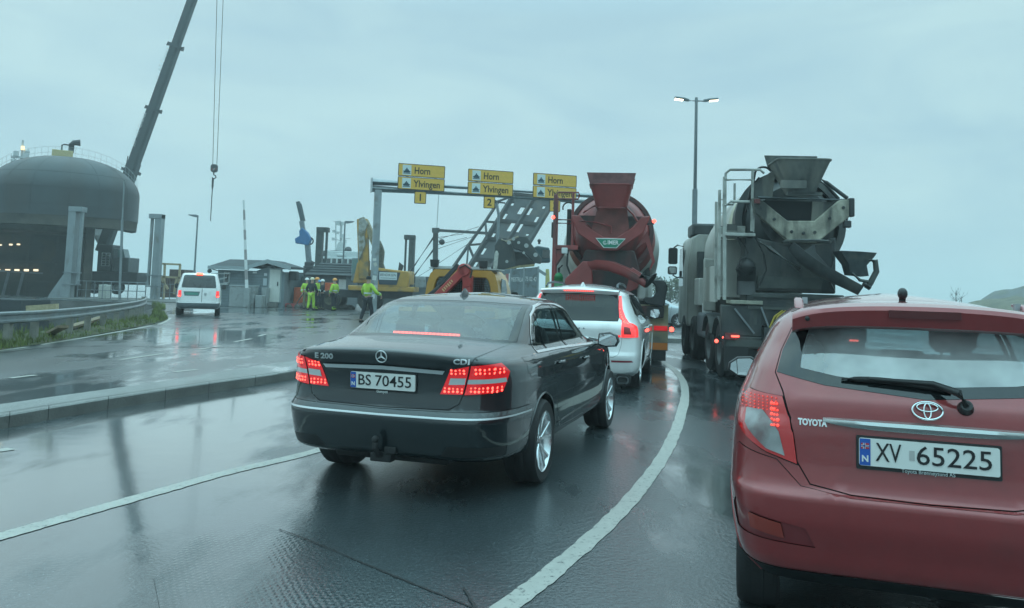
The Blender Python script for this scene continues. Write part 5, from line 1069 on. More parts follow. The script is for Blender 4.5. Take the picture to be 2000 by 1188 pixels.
# ---- the red mixer ahead of the white car
M_MRED = mat('mixer_red', (.25, .038, .036), .45, coat=.25, var=.18, vscale=2.5, dirt=(.10, .04, .038), damt=.35, dscale=1.6, streak=True, bump=.05, bscale=20)
M_MREDD = mat('mixer_red_dirty', (.095, .028, .028), .6, var=.35, vscale=3, dirt=(.03, .028, .028), damt=.55, dscale=1.8, streak=True, bump=.15, bscale=14)
M_MWHT = mat('mixer_white', (.50, .51, .48), .4, var=.08, dirt=(.33, .33, .30), damt=.3, dscale=1.2, streak=True)
rm = thing('mixer_truck', 'red concrete mixer truck with a green trapezoid maker plate ahead of the white car', 'mixer truck', (2.12, 18.0, 0), -.13)
RD = R(11); drum(rm, (0, .75, 3.02), RD, [(.30, -.05), (.62, 0), (.84, .30), (.96, .75), (1.06, 1.1), (1.20, 2.0), (1.22, 3.2), (1.02, 4.6), (.62, 5.3), (.05, 5.35)], M_MWHT, M_MRED, 1.1)
MB().lathe([(.90, 0), (1.0, 0), (1.0, .14), (.90, .14)], V((0, .75, 3.02)) + V((0, math.cos(RD), -math.sin(RD))) * .45, (0, math.cos(RD), -math.sin(RD)), 44).build('roller_ring', M_MREDD, rm, smooth=45)
hopper(rm, M_MRED, (-.54, .54, 4.15), (-.47, .47, 3.90), (-.33, .36, 3.42), -.10, .80, .82)
MB().prism([(-.47, 3.90), (.47, 3.90), (.54, 4.15), (-.54, 4.15)], .03, (0, -.10, 0)).build('hopper_front', mat('mixer_red_grey', (.15, .06, .06), .6, var=.3), rm)
MB().prism([(-.90, 3.24), (-.74, 2.84), (-.17, 2.46), (.17, 2.46), (.74, 2.88), (.88, 3.26), (.70, 3.24), (.50, 3.0), (.15, 2.76), (-.15, 2.76), (-.52, 3.0), (-.70, 3.24)], .10, (0, .42, 0)).build('yoke', M_MRED, rm, bevel=.02)
MB().prism([(-.72, 3.25), (.72, 3.25), (.16, 2.74), (-.16, 2.74)], .04, (0, .52, 0)).build('discharge_back', M_MREDD, rm)
MB().prism([(-.16, 2.66), (.16, 2.66), (.42, 2.95), (.36, 3.42), (-.30, 3.42), (-.42, 2.95)], .04, (0, .44, 0)).build('discharge_plate', mat('mixer_red_worn', (.17, .045, .04), .6, var=.3, vscale=4), rm)
MB().tube([(-.62, .38, 3.30), (-.38, .36, 3.46), (.28, .36, 3.49), (.50, .37, 3.28), (.60, .38, 3.12)], .025, 8).tube([(-.7, .40, 3.12), (-.3, .39, 3.08), (.02, .39, 3.0), (.02, .39, 2.85)], .018, 6).build('rail', M_MRED, rm, smooth=60)
pl = MB().prism([(-.33, 2.735), (.345, 2.735), (.15, 2.515), (-.145, 2.515)], .02, (0, .385, 0)).build('maker_plate_edge', M_WHITE, rm)
MB().prism([(-.30, 2.715), (.315, 2.715), (.135, 2.53), (-.13, 2.53)], .006, (0, .380, 0)).build('maker_plate', mat('maker_green', (.015, .24, .15), .4), pl)
text('IMER', .125, M_WHITE, pl, (.07, .378, 2.635), (1, 0, 0), (0, 0, 1), width=.25, bold=.004)
g = MB()
for r_ in (.042, .022): g.tube(arc((-.115, .377, 2.632), r_, R(40), R(350), 14), .006, 5)
g.build('swirl_emblem', M_WHITE, pl)
# chute
pth = [(-.42, .10, 2.16), (-.22, .02, 2.22), (.05, -.06, 2.20), (.40, -.16, 2.06), (.72, -.26, 1.88), (.86, -.30, 1.78)]
trough(pth, [.17, .22, .23, .21, .18, .17], R(180), R(360)).build('chute', M_MRED, rm, smooth=50)
MB().tube([(.74, -.27, 1.92), (.90, -.32, 1.80)], .20, 12).build('chute_end', M_BLK, rm, smooth=50)
# pedestal and rear platform
MB().prism([(-.55, 2.48), (.55, 2.48), (.78, 1.70), (.72, 1.0), (-.72, 1.0), (-.85, 1.70)], .5, (0, .6, 0)).build('pedestal', M_MREDD, rm, bevel=.03)
for q in ([(-1.02, 1.62), (-.98, 1.80), (-.60, 2.2), (-.40, 2.2), (-.35, 1.5), (-1.0, 1.3)], [(.62, 1.62), (.74, 1.95), (.50, 2.1), (.35, 1.5)]): MB().prism(q, .3, (0, .35, 0)).build('pedestal_wing', M_MRED, rm, bevel=.02)
MB().prism([(.55, 2.5), (.84, 2.95), (1.02, 2.25), (.86, 1.95), (.95, 2.25), (.80, 2.7)], .06, (0, .75, 0)).build('side_brace', M_MRED, rm)
MB().bx(-1.2, 1.2, .1, .5, 1.0, 1.25).build('rear_beam', M_MREDD, rm, bevel=.02)
# ladder and platform
lm = M_MRED; g = MB()
g.bar((-1.26, .5, 1.30), (-1.26, .5, 3.72), .09, .07).bar((-.86, .5, 2.55), (-.86, .5, 3.76), .06, .06)
for z in (1.6, 1.9, 2.2, 2.8): g.tube([(-1.26, .5, z), (-1.26, 1.0, z)], .018, 6)
g.bar((-1.26, 1.0, 1.30), (-1.26, 1.0, 3.72), .06, .06); g.build('ladder', lm, rm, bevel=.01)
g = MB(); g.tube([(-1.26, .5, 3.70), (-1.2, .5, 3.77), (-.74, .5, 3.77), (-.72, .5, 3.70), (-.75, .5, 3.62), (-1.24, .5, 3.62)], .022, 6).tube([(-1.26, .5, 3.14), (-.86, .5, 3.14)], .022, 6).tube([(-1.26, .5, 3.06), (-.86, .5, 3.06)], .018, 6)
g.tube([(-1.26, .5, 3.72), (-1.26, 1.0, 3.72)], .022, 6); g.build('guard_loop', lm, rm)
MB().bx(-1.26, -.72, .46, 1.1, 2.46, 2.56).prism([(-1.22, 2.46), (-1.0, 2.46), (-1.22, 2.1)], .5, (0, .5, 0)).build('platform', lm, rm, bevel=.01)
MB().bx(-1.09, -.95, .40, .46, 2.36, 2.50).build('work_lamp', M_CLEAR, rm, bevel=.02)
MB().bx(-1.34, -1.27, .47, .55, 2.72, 3.08).build('mirror', M_BLK, rm, bevel=.02)
MB().bx(-1.0, -.90, .6, .7, 2.5, 3.4).build('oil_pipe_box', M_BLK, rm, bevel=.02); MB().tube(arc((-.97, .6, 3.42), .13, R(10), R(200), 10), .018, 6).build('hose', M_BLK, rm); MB().tube([(-.95, .5, 2.45), (-.96, .48, 2.1), (-.88, .46, 1.9)], .022, 6).build('hose', M_BLK, rm)
for x, z in ((-1.30, 3.19), (.97, 3.15)):
    MB().ball((x, .48, z), .045).build('marker_lamp', M_LED, rm, smooth=80)
MB().bar((.78, .5, 3.08), (.97, .5, 3.09), .04).build('lamp_bracket', M_BLK, rm)
MB().tube([(-1.14, .45, 1.55), (-1.14, .45, 1.84)], .10, 12).ball((-1.14, .45, 1.84), .096).build('gas_bottle', mat('bottle_green', (.015, .19, .06), .35), rm, smooth=60)
MB().tube([(-1.14, .45, 1.92), (-1.14, .45, 2.04)], .025, 6).tube([(-1.14, .45, 2.02), (-1.06, .45, 2.10)], .02, 6).build('valve', M_BLK, rm)
M_MUD = mat('mudguard_beige', (.32, .30, .19), .65, var=.3, vscale=4, dirt=(.14, .13, .10), damt=.45, dscale=2)
for s in (-1, 1):
    fl_ = MB().bx(min(s * .70, s * 1.31), max(s * .70, s * 1.31), .28, .32, .28, 1.28).build('mud_flap', M_MUD, rm, bevel=.01)
    MB().bx(min(s * .72, s * 1.27), max(s * .72, s * 1.27), .29, .31, .06, .30).build('flap_skirt', M_BLK, fl_)
    MB().bx(min(s * 1.0, s * 1.29), max(s * 1.0, s * 1.29), .25, .285, .72, .82).build('tail_light', M_REDD, fl_); MB().bx(min(s * .98, s * 1.30), max(s * .98, s * 1.30), .255, .285, .30, .45).build('reflector', M_ORANGE, fl_)
    MB().bar((s * 1.25, .35, .76), (s * 1.38, .35, .75), .03).build('lamp_stalk', M_BLK, fl_); MB().lathe([(0, 0), (.055, 0), (.05, .05), (0, .06)], (s * 1.39, .36, .75), (0, -1, 0), 14).build('side_lamp', M_LED, fl_)
# black folding chute tip standing on the right mudguard
bt = MB().prism([(.86, 1.78), (.96, 1.84), (1.20, 1.82), (1.27, 1.70), (1.22, 1.30), (1.18, 1.24), (.80, 1.30), (.74, 1.40), (.80, 1.44), (.96, 1.44), (1.03, 1.55), (1.02, 1.68), (.95, 1.76)], .34, (0, .05, 0)).build('folding_chute', mat('worn_black_chute', (.022, .025, .027), .4, var=.3, dirt=(.06, .06, .06), damt=.2), rm, bevel=.03)
MB().tube(arc((1.08, .2, 1.80), .07, 0, R(180), 8), .012, 5).tube([(.74, .2, 1.40), (.80, .1, 1.36), (.95, .1, 1.38)], .012, 5).build('chute_handle', M_GALVD, bt)
MB().bx(.62, .86, .5, 1.3, 1.36, 1.98).build('water_tank', M_MWHT, rm, bevel=.06); MB().bx(.60, .88, .55, 1.4, 1.18, 1.36).build('tank_bracket', M_BLK, rm)
MB().prism([(-1.30, 1.4), (-1.3, 2.6), (-1.0, 2.3), (-.95, 1.4)], .04, (0, 1.3, 0)).build('side_panel', M_MWHT, rm)
chassis(rm, (1.25, 2.6, 6.0))
MB().loft([[(x * k, y, z) for x, z in ((-1.2, .9), (-1.2, 2.2), (-1.0, 2.85), (1.0, 2.85), (1.2, 2.2), (1.2, .9))] for y, k in ((6.3, 1), (7.9, 1), (8.2, .95))]).build('cab', M_MWHT, rm, bevel=.06)
MB().prism([(6.6, 1.7), (7.8, 1.7), (7.6, 2.5), (6.7, 2.5)], .02, (1.2, 0, 0), (0, 1, 0), (0, 0, 1), (1, 0, 0)).build('cab_window', M_GLASSD, rm)

# ---- the white and grey mixer in the right-hand lane
M_GWHT = mat('mixer_cream', (.44, .445, .41), .45, var=.10, vscale=1.5, dirt=(.22, .215, .19), damt=.4, dscale=1.1, streak=True, bump=.04, bscale=18)
M_GDIRT = mat('cement_caked_steel', (.085, .095, .093), .7, var=.4, vscale=4, dirt=(.20, .20, .175), damt=.5, dscale=2.2, streak=True, bump=.25, bscale=14)
M_GBLK = mat('mixer_black', (.034, .041, .043), .55, var=.35, vscale=3, dirt=(.085, .088, .08), damt=.4, dscale=2.2, streak=True, bump=.15, bscale=16)
M_GYOKE = mat('yoke_caked', (.36, .345, .28), .75, var=.35, vscale=4, dirt=(.06, .065, .06), damt=.62, dscale=3.4, streak=True, bump=.3, bscale=18)
gm = thing('mixer_truck', 'white and dirty grey concrete mixer truck in the right-hand lane with a yellow hose', 'mixer truck', (5.05, 14.4, 0), -.09)
XO = .10
GD = R(11); ax = drum(gm, (XO, .85, 3.02), GD, [(.3, -.05), (.62, 0), (.80, .28), (.93, .55), (1.02, .95), (1.17, 1.9), (1.2, 3.2), (1.02, 4.6), (.62, 5.3), (.05, 5.35)], M_GWHT, M_GBLK, .55)
MB().lathe([(.90, .30), (1.03, .30), (1.03, .62), (.93, .62)], (XO, .85, 3.02), ax, 48).build('roller_ring', M_GBLK, gm, smooth=45)
MB().lathe([(.985, .70), (1.00, .70), (1.045, .98), (1.03, .98)], (XO, .85, 3.02), ax, 48).build('drum_band', mat('band_cream', (.40, .38, .28), .6, var=.3), gm, smooth=45)
hopper(gm, M_GDIRT, (-.47, .49, 4.17), (-.42, .52, 3.97), (-.12, .30, 3.40), -.12, .78, .76)
MB().bx(-.35, .10, -.02, .0, 3.46, 3.60).bx(-.18, .42, .15, .25, 3.36, 3.42).build('hopper_plate', M_GDIRT, gm)
MB().tube([(-.62, .55, 3.345), (.98, .55, 3.33)], .028, 8).build('cross_bar', M_GALVD, gm)
MB().prism([(-.76, 3.32), (-.70, 3.05), (-.08, 2.53), (.40, 2.53), (.98, 3.02), (1.03, 3.34), (.80, 3.32), (.36, 2.93), (-.12, 2.92), (-.62, 3.32)], .14, (0, .42, 0)).build('yoke', M_GYOKE, gm, bevel=.02)
MB().prism([(-.72, 3.30), (.86, 3.30), (.40, 2.88), (-.14, 2.88)], .03, (0, .60, 0)).build('discharge_back', mat('deep_black', (.008, .011, .013), .8), gm)
for q in ([(.36, 3.3), (.80, 3.3), (.40, 2.92), (.34, 2.95)], [(-.68, 3.62), (-.30, 3.9), (-.36, 3.35), (-.7, 3.34)]): MB().prism(q, .04, (0, .58, 0)).build('discharge_cheek', M_GDIRT, gm)
MB().bx(.96, 1.06, .40, .56, 3.02, 3.36).build('yoke_post', M_GBLK, gm, bevel=.02)
MB().tube([(.46, .7, 3.78), (.62, .62, 3.66), (.80, .56, 3.50), (.96, .5, 3.36)], .035, 8).tube([(.5, .76, 3.74), (.66, .7, 3.60), (.84, .62, 3.36)], .03, 8).build('stay_pipe', M_GBLK, gm, smooth=60)
MB().bx(.88, 1.01, .42, .52, 2.82, 2.95).bx(.92, .96, .45, .5, 2.95, 3.02).build('work_lamp', M_GBLK, gm, bevel=.02)
MB().bx(-.72, -.62, .38, .42, 3.22, 3.30).build('reflector', mat('dull_red_reflector', (.14, .03, .03), .4), gm)
# rear body
MB().prism([(-.84, 2.62), (-.70, 2.62), (-.1, 2.5), (.42, 2.5), (.78, 2.66), (.78, 1.62), (-.84, 1.62)], .5, (0, .58, 0)).build('pedestal', M_GBLK, gm, bevel=.03)
MB().prism([(-.62, 1.90), (.55, 1.90), (.50, 1.70), (-.60, 1.68)], .05, (0, .52, 0)).build('pedestal_plate', mat('panel_grey', (.065, .075, .07), .65, var=.3, vscale=4), gm)
MB().bx(-.84, .9, .45, 1.1, 1.0, 1.6).build('rear_box', M_GBLK, gm, bevel=.03)
g = MB()
for z in (1.52, 1.30): g.bx(-.82, .88, .40, .46, z, z + .05)
g.build('box_rail', mat('panel_grey', (.06, .07, .07)), gm)
trough([(.10, .12, 2.50), (.18, .02, 2.34), (.42, -.10, 2.10), (.75, -.22, 1.90), (.98, -.30, 1.76)], [.30, .28, .24, .20, .18], R(180), R(360)).build('chute', M_GBLK, gm, smooth=50)
MB().lathe([(.40, 0), (.42, .03), (.36, .05)], (.15, .14, 2.50), (0, 0, 1), 24).build('slewing_ring', M_GDIRT, gm)
# folding chute dish on the right
dsh = MB().loft([[V((x, y, z)) for x, y, z in q] for q in (
    [(.62, -.25, 2.36), (.90, -.34, 2.35), (1.22, -.25, 2.34), (1.22, .25, 2.34), (.90, .3, 2.36), (.62, .25, 2.37)],
    [(.66, -.24, 2.29), (.9, -.32, 2.27), (1.18, -.24, 2.27), (1.18, .24, 2.27), (.9, .28, 2.28), (.66, .24, 2.29)],
    [(.76, -.22, 2.14), (.92, -.28, 2.10), (1.06, -.22, 2.12), (1.06, .2, 2.12), (.92, .22, 2.12), (.76, .2, 2.14)],
    [(.80, -.20, 1.95), (.95, -.25, 1.92), (1.10, -.2, 1.94), (1.10, .15, 1.94), (.95, .18, 1.94), (.80, .15, 1.95)])]).build('folding_chute', mat('chute_grey_black', (.05, .062, .066), .5, var=.3, dirt=(.10, .10, .09), damt=.3), gm, smooth=40)
MB().tube([(1.08, -.2, 2.22), (1.20, -.22, 2.20), (1.22, -.22, 2.02), (1.12, -.22, 1.82), (1.06, -.2, 1.72)], .05, 8).tube([(.80, -.27, 1.98), (.92, -.3, 1.86), (1.06, -.26, 1.84)], .03, 6).build('chute_hinge', mat('panel_grey', (.06, .07, .07)), dsh, smooth=60)
MB().tube([(.98, -.28, 1.80), (1.10, -.28, 1.74)], .05, 8).build('chute_pivot', M_GBLK, dsh)
# ladder, platform and rails
M_RAILW = mat('ladder_cream', (.40, .41, .38), .5, var=.12, dirt=(.2, .2, .18), damt=.4, dscale=3)
g = MB(); g.bar((-1.30, .62, 1.45), (-1.31, .62, 3.48), .045, .08).bar((-1.21, .56, 1.45), (-1.23, .56, 3.72), .06, .07)
for k in range(8): z = 1.55 + .25 * k; g.tube([(-1.30, .60, z), (-1.21, .57, z)], .014, 6)
g.bar((-1.30, 1.0, 1.45), (-1.31, 1.0, 3.3), .045, .06); g.build('ladder', M_RAILW, gm)
g = MB(); g.tube([(-1.22, .52, 3.68), (-1.22, .52, 3.78), (-1.14, .52, 3.85), (-.60, .52, 3.86), (-.52, .55, 3.80)], .024, 8).tube([(-1.2, .52, 3.66), (-.74, .52, 3.67)], .02, 8).tube([(-.74, .52, 2.72), (-.73, .52, 3.85)], .026, 8).tube([(-.97, 1.0, 3.66), (-.97, 1.0, 3.34), (-1.0, 1.0, 3.26), (-1.2, .9, 3.24)], .022, 8).tube([(-1.22, .52, 3.18), (-1.12, .52, 3.26), (-.78, .52, 3.26)], .024, 8).tube([(-.70, .54, 2.70), (-.69, .54, 3.2)], .014, 6)
g.build('guard_rail', M_RAILW, gm, smooth=60)
MB().bx(-1.22, -.68, .46, 1.3, 2.62, 2.68).bx(-1.20, -.74, 1.1, 1.14, 2.68, 2.86).build('platform', M_RAILW, gm, bevel=.01)
MB().bx(-1.18, -1.0, .5, .54, 2.72, 2.84).build('platform_step', M_GBLK, gm)
MB().tube(arc((-.50, .7, 3.78), .16, R(20), R(160), 10) + [V((-.68, .75, 3.6)), V((-.78, .8, 3.3))], .022, 6).build('hose', M_BLK, gm, smooth=60); MB().tube([(-.46, .66, 3.7), (-.58, .7, 3.74), (-.72, .75, 3.55), (-.80, .75, 3.1)], .018, 6).build('hose', M_BLK, gm, smooth=60); MB().tube([(-1.0, .5, 2.6), (-.86, .48, 2.45), (-.80, .48, 2.3)], .02, 6).build('hose', M_BLK, gm, smooth=60); MB().tube([(-.98, .45, 1.9), (-1.02, .42, 2.0), (-.95, .42, 2.2), (-.86, .44, 2.24)], .02, 6).build('hose', M_BLK, gm, smooth=60)
MB().tube([(-.82, .55, 1.55), (-.82, .55, 2.06)], .17, 14).ball((-.82, .55, 2.06), .168).build('water_tank', M_BLK, gm, smooth=50)
MB().bx(-1.12, -.55, .40, .9, 1.38, 1.45).build('tank_shelf', mat('shelf_cream', (.30, .30, .24), .6, var=.2), gm, bevel=.01)
MB().prism([(-1.24, 1.5), (-1.24, 2.6), (-.86, 2.6), (-.70, 2.1), (-.75, 1.5)], .03, (0, 1.2, 0)).bx(-1.27, -1.23, 1.2, 2.6, 1.4, 2.1).build('side_panel', M_GWHT, gm)
MB().bx(-1.25, 1.25, .42, .52, .58, .80).bx(-1.28, -.55, .44, .6, .80, 1.36).bx(.45, 1.28, .44, .6, .80, 1.36).build('rear_beam', M_GBLK, gm, bevel=.02)
MB().bx(-1.2, 1.2, .40, .43, .62, .74).build('beam_stripe', mat('panel_grey', (.06, .07, .07)), gm)
MB().bar((-1.05, .40, 1.30), (-.70, .38, .86), .03).bar((-.58, .40, 1.34), (-.40, .38, .86), .03).build('stay_rod', M_GALVD, gm)
MB().bx(-1.11, -.97, .36, .42, .785, .815).build('tail_light', M_LED, gm); MB().bx(.97, 1.11, .36, .42, .785, .815).build('tail_light', M_LED, gm)
MB().bx(-1.22, -1.0, .37, .42, .74, .86).build('lamp_cluster', M_REDDK, gm)
for x, z, r_ in ((-1.36, .70, .035), (-1.24, .77, .02)): MB().ball((x, .44, z), r_).build('side_lamp', M_LED, gm, smooth=80)
MB().bar((-1.24, .46, .7), (-1.36, .46, .7), .03).build('lamp_stalk', M_BLK, gm)
hz = MB()
for k in range(5):
    a0 = V((-.30 + .05 * k, .36 - .02 * k, 1.26)); hz.tube([a0 + V((.24, .02, -.02)), a0 + V((.08, 0, .02)), a0 + V((-.05, 0, -.08)), a0 + V((-.14 + .01 * k, 0, -.3)), a0 + V((-.12 + .02 * k, 0, -.5)), a0 + V((-.02, 0, -.62)), a0 + V((.10, .02, -.55))], .020, 7)
hz.build('yellow_hose', mat('yellow_hose', (.42, .31, .04), .45), gm, smooth=60)
MB().tube([(-.70, .42, 2.62), (-.55, .40, 2.30), (-.50, .40, 2.0), (-.62, .42, 1.72)], .022, 6).build('rubber_hose', M_BLK, gm, smooth=60)
MB().tube([(.62, .40, 2.6), (.66, .36, 2.2), (.58, .36, 1.9), (.70, .4, 1.66)], .020, 6).build('rubber_hose', M_BLK, gm, smooth=60)
MB().tube([(-.45, .44, 2.42), (.05, .20, 2.02)], .045, 8).tube([(-.60, .5, 2.52), (-.45, .44, 2.42)], .03, 8).build('chute_ram', mat('ram_grey', (.16, .17, .165), .5, .3, var=.2), gm, smooth=60)
for x, z in ((-.60, 3.14), (-.36, 2.94), (-.05, 2.72), (.16, 2.70), (.36, 2.72), (.62, 2.98), (.86, 3.18)): MB().lathe([(.03, 0), (.03, .02), (.001, .022)], (x, .42, z), (0, -1, 0), 6).build('bolt', M_GBLK, gm)
MB().bx(-.30, .25, .385, .40, .88, 1.00).build('rear_plate', mat('grimy_plate', (.10, .105, .10), .6, var=.3), gm)
for x in (-.7, .1, .75): MB().bx(x, x + .05, .43, .46, 1.02, 1.58).build('box_strap', MATS['panel_grey'], gm)
for s in (-1, 1): MB().bx(min(s * .82, s * 1.24), max(s * .82, s * 1.24), .30, .32, .18, .62).build('mud_flap', M_RUB, gm)
# mudguards, tanks and cab
for s in (-1, 1):
    for y in (1.0, 2.35): MB().loft([[V((s * (1.07 + dx), y + .62 * math.cos(a), .52 + .62 * math.sin(a)))] * 1 + [V((s * (1.07 - dx), y + .62 * math.cos(a), .52 + .62 * math.sin(a))), V((s * (1.07 - dx), y + .59 * math.cos(a), .52 + .59 * math.sin(a))), V((s * (1.07 + dx), y + .59 * math.cos(a), .52 + .59 * math.sin(a)))] for dx in (.21,) for a in [R(25 + 13 * k) for k in range(11)]]).build('mudguard', M_GBLK, gm, smooth=40)
MB().bx(-1.22, -.75, 3.15, 4.2, .6, 1.15).build('side_tank', M_GALVD, gm, bevel=.08); MB().bx(-1.24, -1.05, 3.1, 3.2, 1.15, 1.35).build('tank_cap_bracket', M_WHITE, gm, bevel=.01)
MB().bx(-1.25, -1.0, 2.9, 3.05, 1.2, 2.3).bx(-1.26, -1.0, 3.6, 4.4, 1.3, 1.9).build('side_locker', M_GWHT, gm, bevel=.02)
chassis(gm, (1.0, 2.35, 4.9, 6.6), 8.4, M_GBLK)
MB().loft([[(x * k, y, z) for x, z in ((-1.22, .75), (-1.22, 2.2), (-1.12, 2.95), (-.98, 3.08), (.98, 3.08), (1.12, 2.95), (1.22, 2.2), (1.22, .75))] for y, k in ((6.0, 1), (7.9, 1), (8.25, .96))]).build('cab', M_GWHT, gm, bevel=.05)
MB().bx(-1.12, 1.12, 6.0, 7.0, 3.0, 3.32).build('wind_deflector', M_GBLK, gm, bevel=.06); MB().bx(-.62, -.5, 5.8, 5.98, 2.0, 3.3).build('exhaust_stack', M_GALVD, gm, bevel=.03)
MB().bx(-1.0, 1.0, 5.75, 5.98, 1.4, 2.6).build('cab_back_frame', M_GBLK, gm)
for s in (-1, 1):
    MB().prism([(6.9, 1.75), (7.95, 1.75), (7.75, 2.75), (7.0, 2.75)], .02, (s * 1.215 - .01, 0, 0), (0, 1, 0), (0, 0, 1), (1, 0, 0)).build('cab_window', M_GLASSD, gm)
    MB().tube([(s * 1.12, 7.7, 2.82), (s * 1.30, 7.68, 2.86), (s * 1.40, 7.66, 2.78)], .022, 6).tube([(s * 1.42, 7.66, 2.05), (s * 1.3, 7.66, 1.98), (s * 1.18, 7.68, 2.0)], .022, 6).build('mirror_arm', M_BLK, gm)
    m_ = MB().prism(rrect(.24, .44, .05), .12, (s * 1.42, 7.60, 2.56)).prism(rrect(.24, .22, .05), .12, (s * 1.43, 7.60, 2.17)).build('mirror', M_BLK, gm, bevel=.01)
    MB().prism(rrect(.19, .16, .03), .006, (s * 1.43, 7.592, 2.17)).build('mirror_glass', M_MIR, m_)
MB().bx(-1.25, -1.1, 7.4, 7.6, 2.0, 2.16).build('door_mirror', M_BLK, gm, bevel=.02)
# ------------------------------------------------------------------ car body shells: stacked plan contours, split into panels, glass and lamps
def pchip(xs, ys):
    xs = np.asarray(xs, float); ys = np.asarray(ys, float); h = np.diff(xs); d = np.diff(ys) / h; m = np.zeros(len(xs))
    for i in range(1, len(xs) - 1):
        if d[i - 1] * d[i] > 0:
            w1 = 2 * h[i] + h[i - 1]; w2 = h[i] + 2 * h[i - 1]; m[i] = (w1 + w2) / (w1 / d[i - 1] + w2 / d[i])
    m[0], m[-1] = d[0], d[-1]
    def f(x):
        x = np.clip(np.asarray(x, float), xs[0], xs[-1]); i = np.clip(np.searchsorted(xs, x, side='right') - 1, 0, len(xs) - 2)
        t = (x - xs[i]) / h[i]; t2 = t * t; t3 = t2 * t
        return (2 * t3 - 3 * t2 + 1) * ys[i] + (t3 - 2 * t2 + t) * h[i] * m[i] + (-2 * t3 + 3 * t2) * ys[i + 1] + (t3 - t2) * h[i] * m[i + 1]
    return f
class Shell:
    tap = 0.0
    def __init__(s, tab, ym, zref):
        T = np.array(tab, float); s.z = T[:, 0]; s.ym = ym
        s.rear, s.front, s.w, s.nr, s.nf, s.cr = (pchip(s.z, T[:, i]) for i in range(1, 7))
        g = np.geomspace(1e-12, math.pi / 4, 700); q = np.unique(np.concatenate([[0], g, math.pi / 2 - g, [math.pi / 2]])); s.q = q
        def quarter(L, w, n):
            x = w * np.sin(q) ** (2 / n); y = L * np.cos(q).clip(0) ** (2 / n); return np.concatenate([[0], np.cumsum(np.hypot(np.diff(x), np.diff(y)))])
        w = float(s.w(zref)); s.Sr = quarter(ym - float(s.rear(zref)), w, float(s.nr(zref))); s.Sf = quarter(float(s.front(zref)) - ym, w, float(s.nf(zref)))
        s.Smax = s.Sr[-1] + s.Sf[-1]
        zz = np.linspace(s.z[0], s.z[-1], 4000); dr = np.diff(s.rear(zz)); dw = np.diff(s.w(zz)); dz = np.diff(zz)
        s.zz = zz; s.TT = np.concatenate([[0], np.cumsum(np.sqrt(dz ** 2 + (.8 * dr) ** 2 + (.8 * dw) ** 2))]); s.Tmax = s.TT[-1]
    def T(s, z): return np.interp(z, s.zz, s.TT)
    def Z(s, T): return np.interp(T, s.TT, s.zz)
    def phi(s, S):
        a = np.abs(S); ph = np.where(a <= s.Sr[-1], np.interp(a, s.Sr, s.q), math.pi - np.interp(s.Smax - a, s.Sf, s.q)); return ph * np.sign(S)
    def S(s, ph):
        a = abs(ph); r_ = np.interp(a, s.q, s.Sr) if a <= math.pi / 2 else s.Smax - np.interp(math.pi - a, s.q, s.Sf); return float(r_) * (1 if ph >= 0 else -1)
    def pos(s, S, T):
        z = s.Z(T); a = np.abs(S); rearh = a <= s.Sr[-1]
        qr = np.interp(a, s.Sr, s.q); qf = np.interp(np.clip(s.Smax - a, 0, None), s.Sf, s.q); q = np.where(rearh, qr, qf)
        n = np.where(rearh, s.nr(z), s.nf(z)); sn = np.sin(q) ** (2 / n); cs = np.cos(q).clip(0) ** (2 / n); w = s.w(z)
        y = np.where(rearh, s.ym - (s.ym - s.rear(z)) * cs, s.ym + (s.front(z) - s.ym) * cs)
        tf = 1 - s.tap * np.clip((y - .6) / 2.4, 0, 1.2)
        return np.stack([w * sn * np.sign(S) * tf, y, z - s.cr(z) * sn ** 2], -1)
    def nrm(s, S, T, h=4e-3):
        S1 = np.clip(S + h, -s.Smax, s.Smax); S0 = np.clip(S - h, -s.Smax, s.Smax); T1 = np.clip(T + h, 0, s.Tmax); T0 = np.clip(T - h, 0, s.Tmax)
        n = np.cross(s.pos(S1, T) - s.pos(S0, T), s.pos(S, T1) - s.pos(S, T0)); l = np.linalg.norm(n, axis=-1, keepdims=True); n = n / np.maximum(l, 1e-12)
        return n
    def inv(s, p):
        """tagged point -> (S, T):  ('r', x, z) seen from behind, ('s', y, z, side) seen from the side"""
        ze = p[2]
        for _ in range(25):
            w = float(s.w(ze)); c = float(s.cr(ze))
            if p[0] in 'rf': n = float(s.nr(ze) if p[0] == 'r' else s.nf(ze)); r_ = min(abs(p[1]) / w, .99999); sn = r_
            else:
                rearh = p[1] <= s.ym; n = float(s.nr(ze) if rearh else s.nf(ze)); L = (s.ym - float(s.rear(ze))) if rearh else (float(s.front(ze)) - s.ym)
                k = min(abs(s.ym - p[1]) / max(L, 1e-6), .99999); sn = (1 - k ** n) ** (1 / n)
            ze = p[2] + c * sn ** 2
        ze = min(max(ze, s.z[0]), s.z[-1])
        if p[0] == 'r': ph = math.asin(r_ ** (n / 2)) * (1 if p[1] >= 0 else -1)
        elif p[0] == 'f': ph = (math.pi - math.asin(r_ ** (n / 2) if r_ > 1e-3 else 0)) * (1 if p[1] >= 0 else -1)
        else:
            cc = k ** (n / 2); ph = (math.acos(cc) if rearh else math.pi - math.acos(cc)) * p[3]
        return s.S(ph), float(s.T(ze))
    def pt(s, p, off=0.0):
        S, T = s.inv(p); P = s.pos(np.array([S]), np.array([T]))[0]; N = s.nrm(np.array([S]), np.array([T]))[0]; return V(P + N * off), V(N)
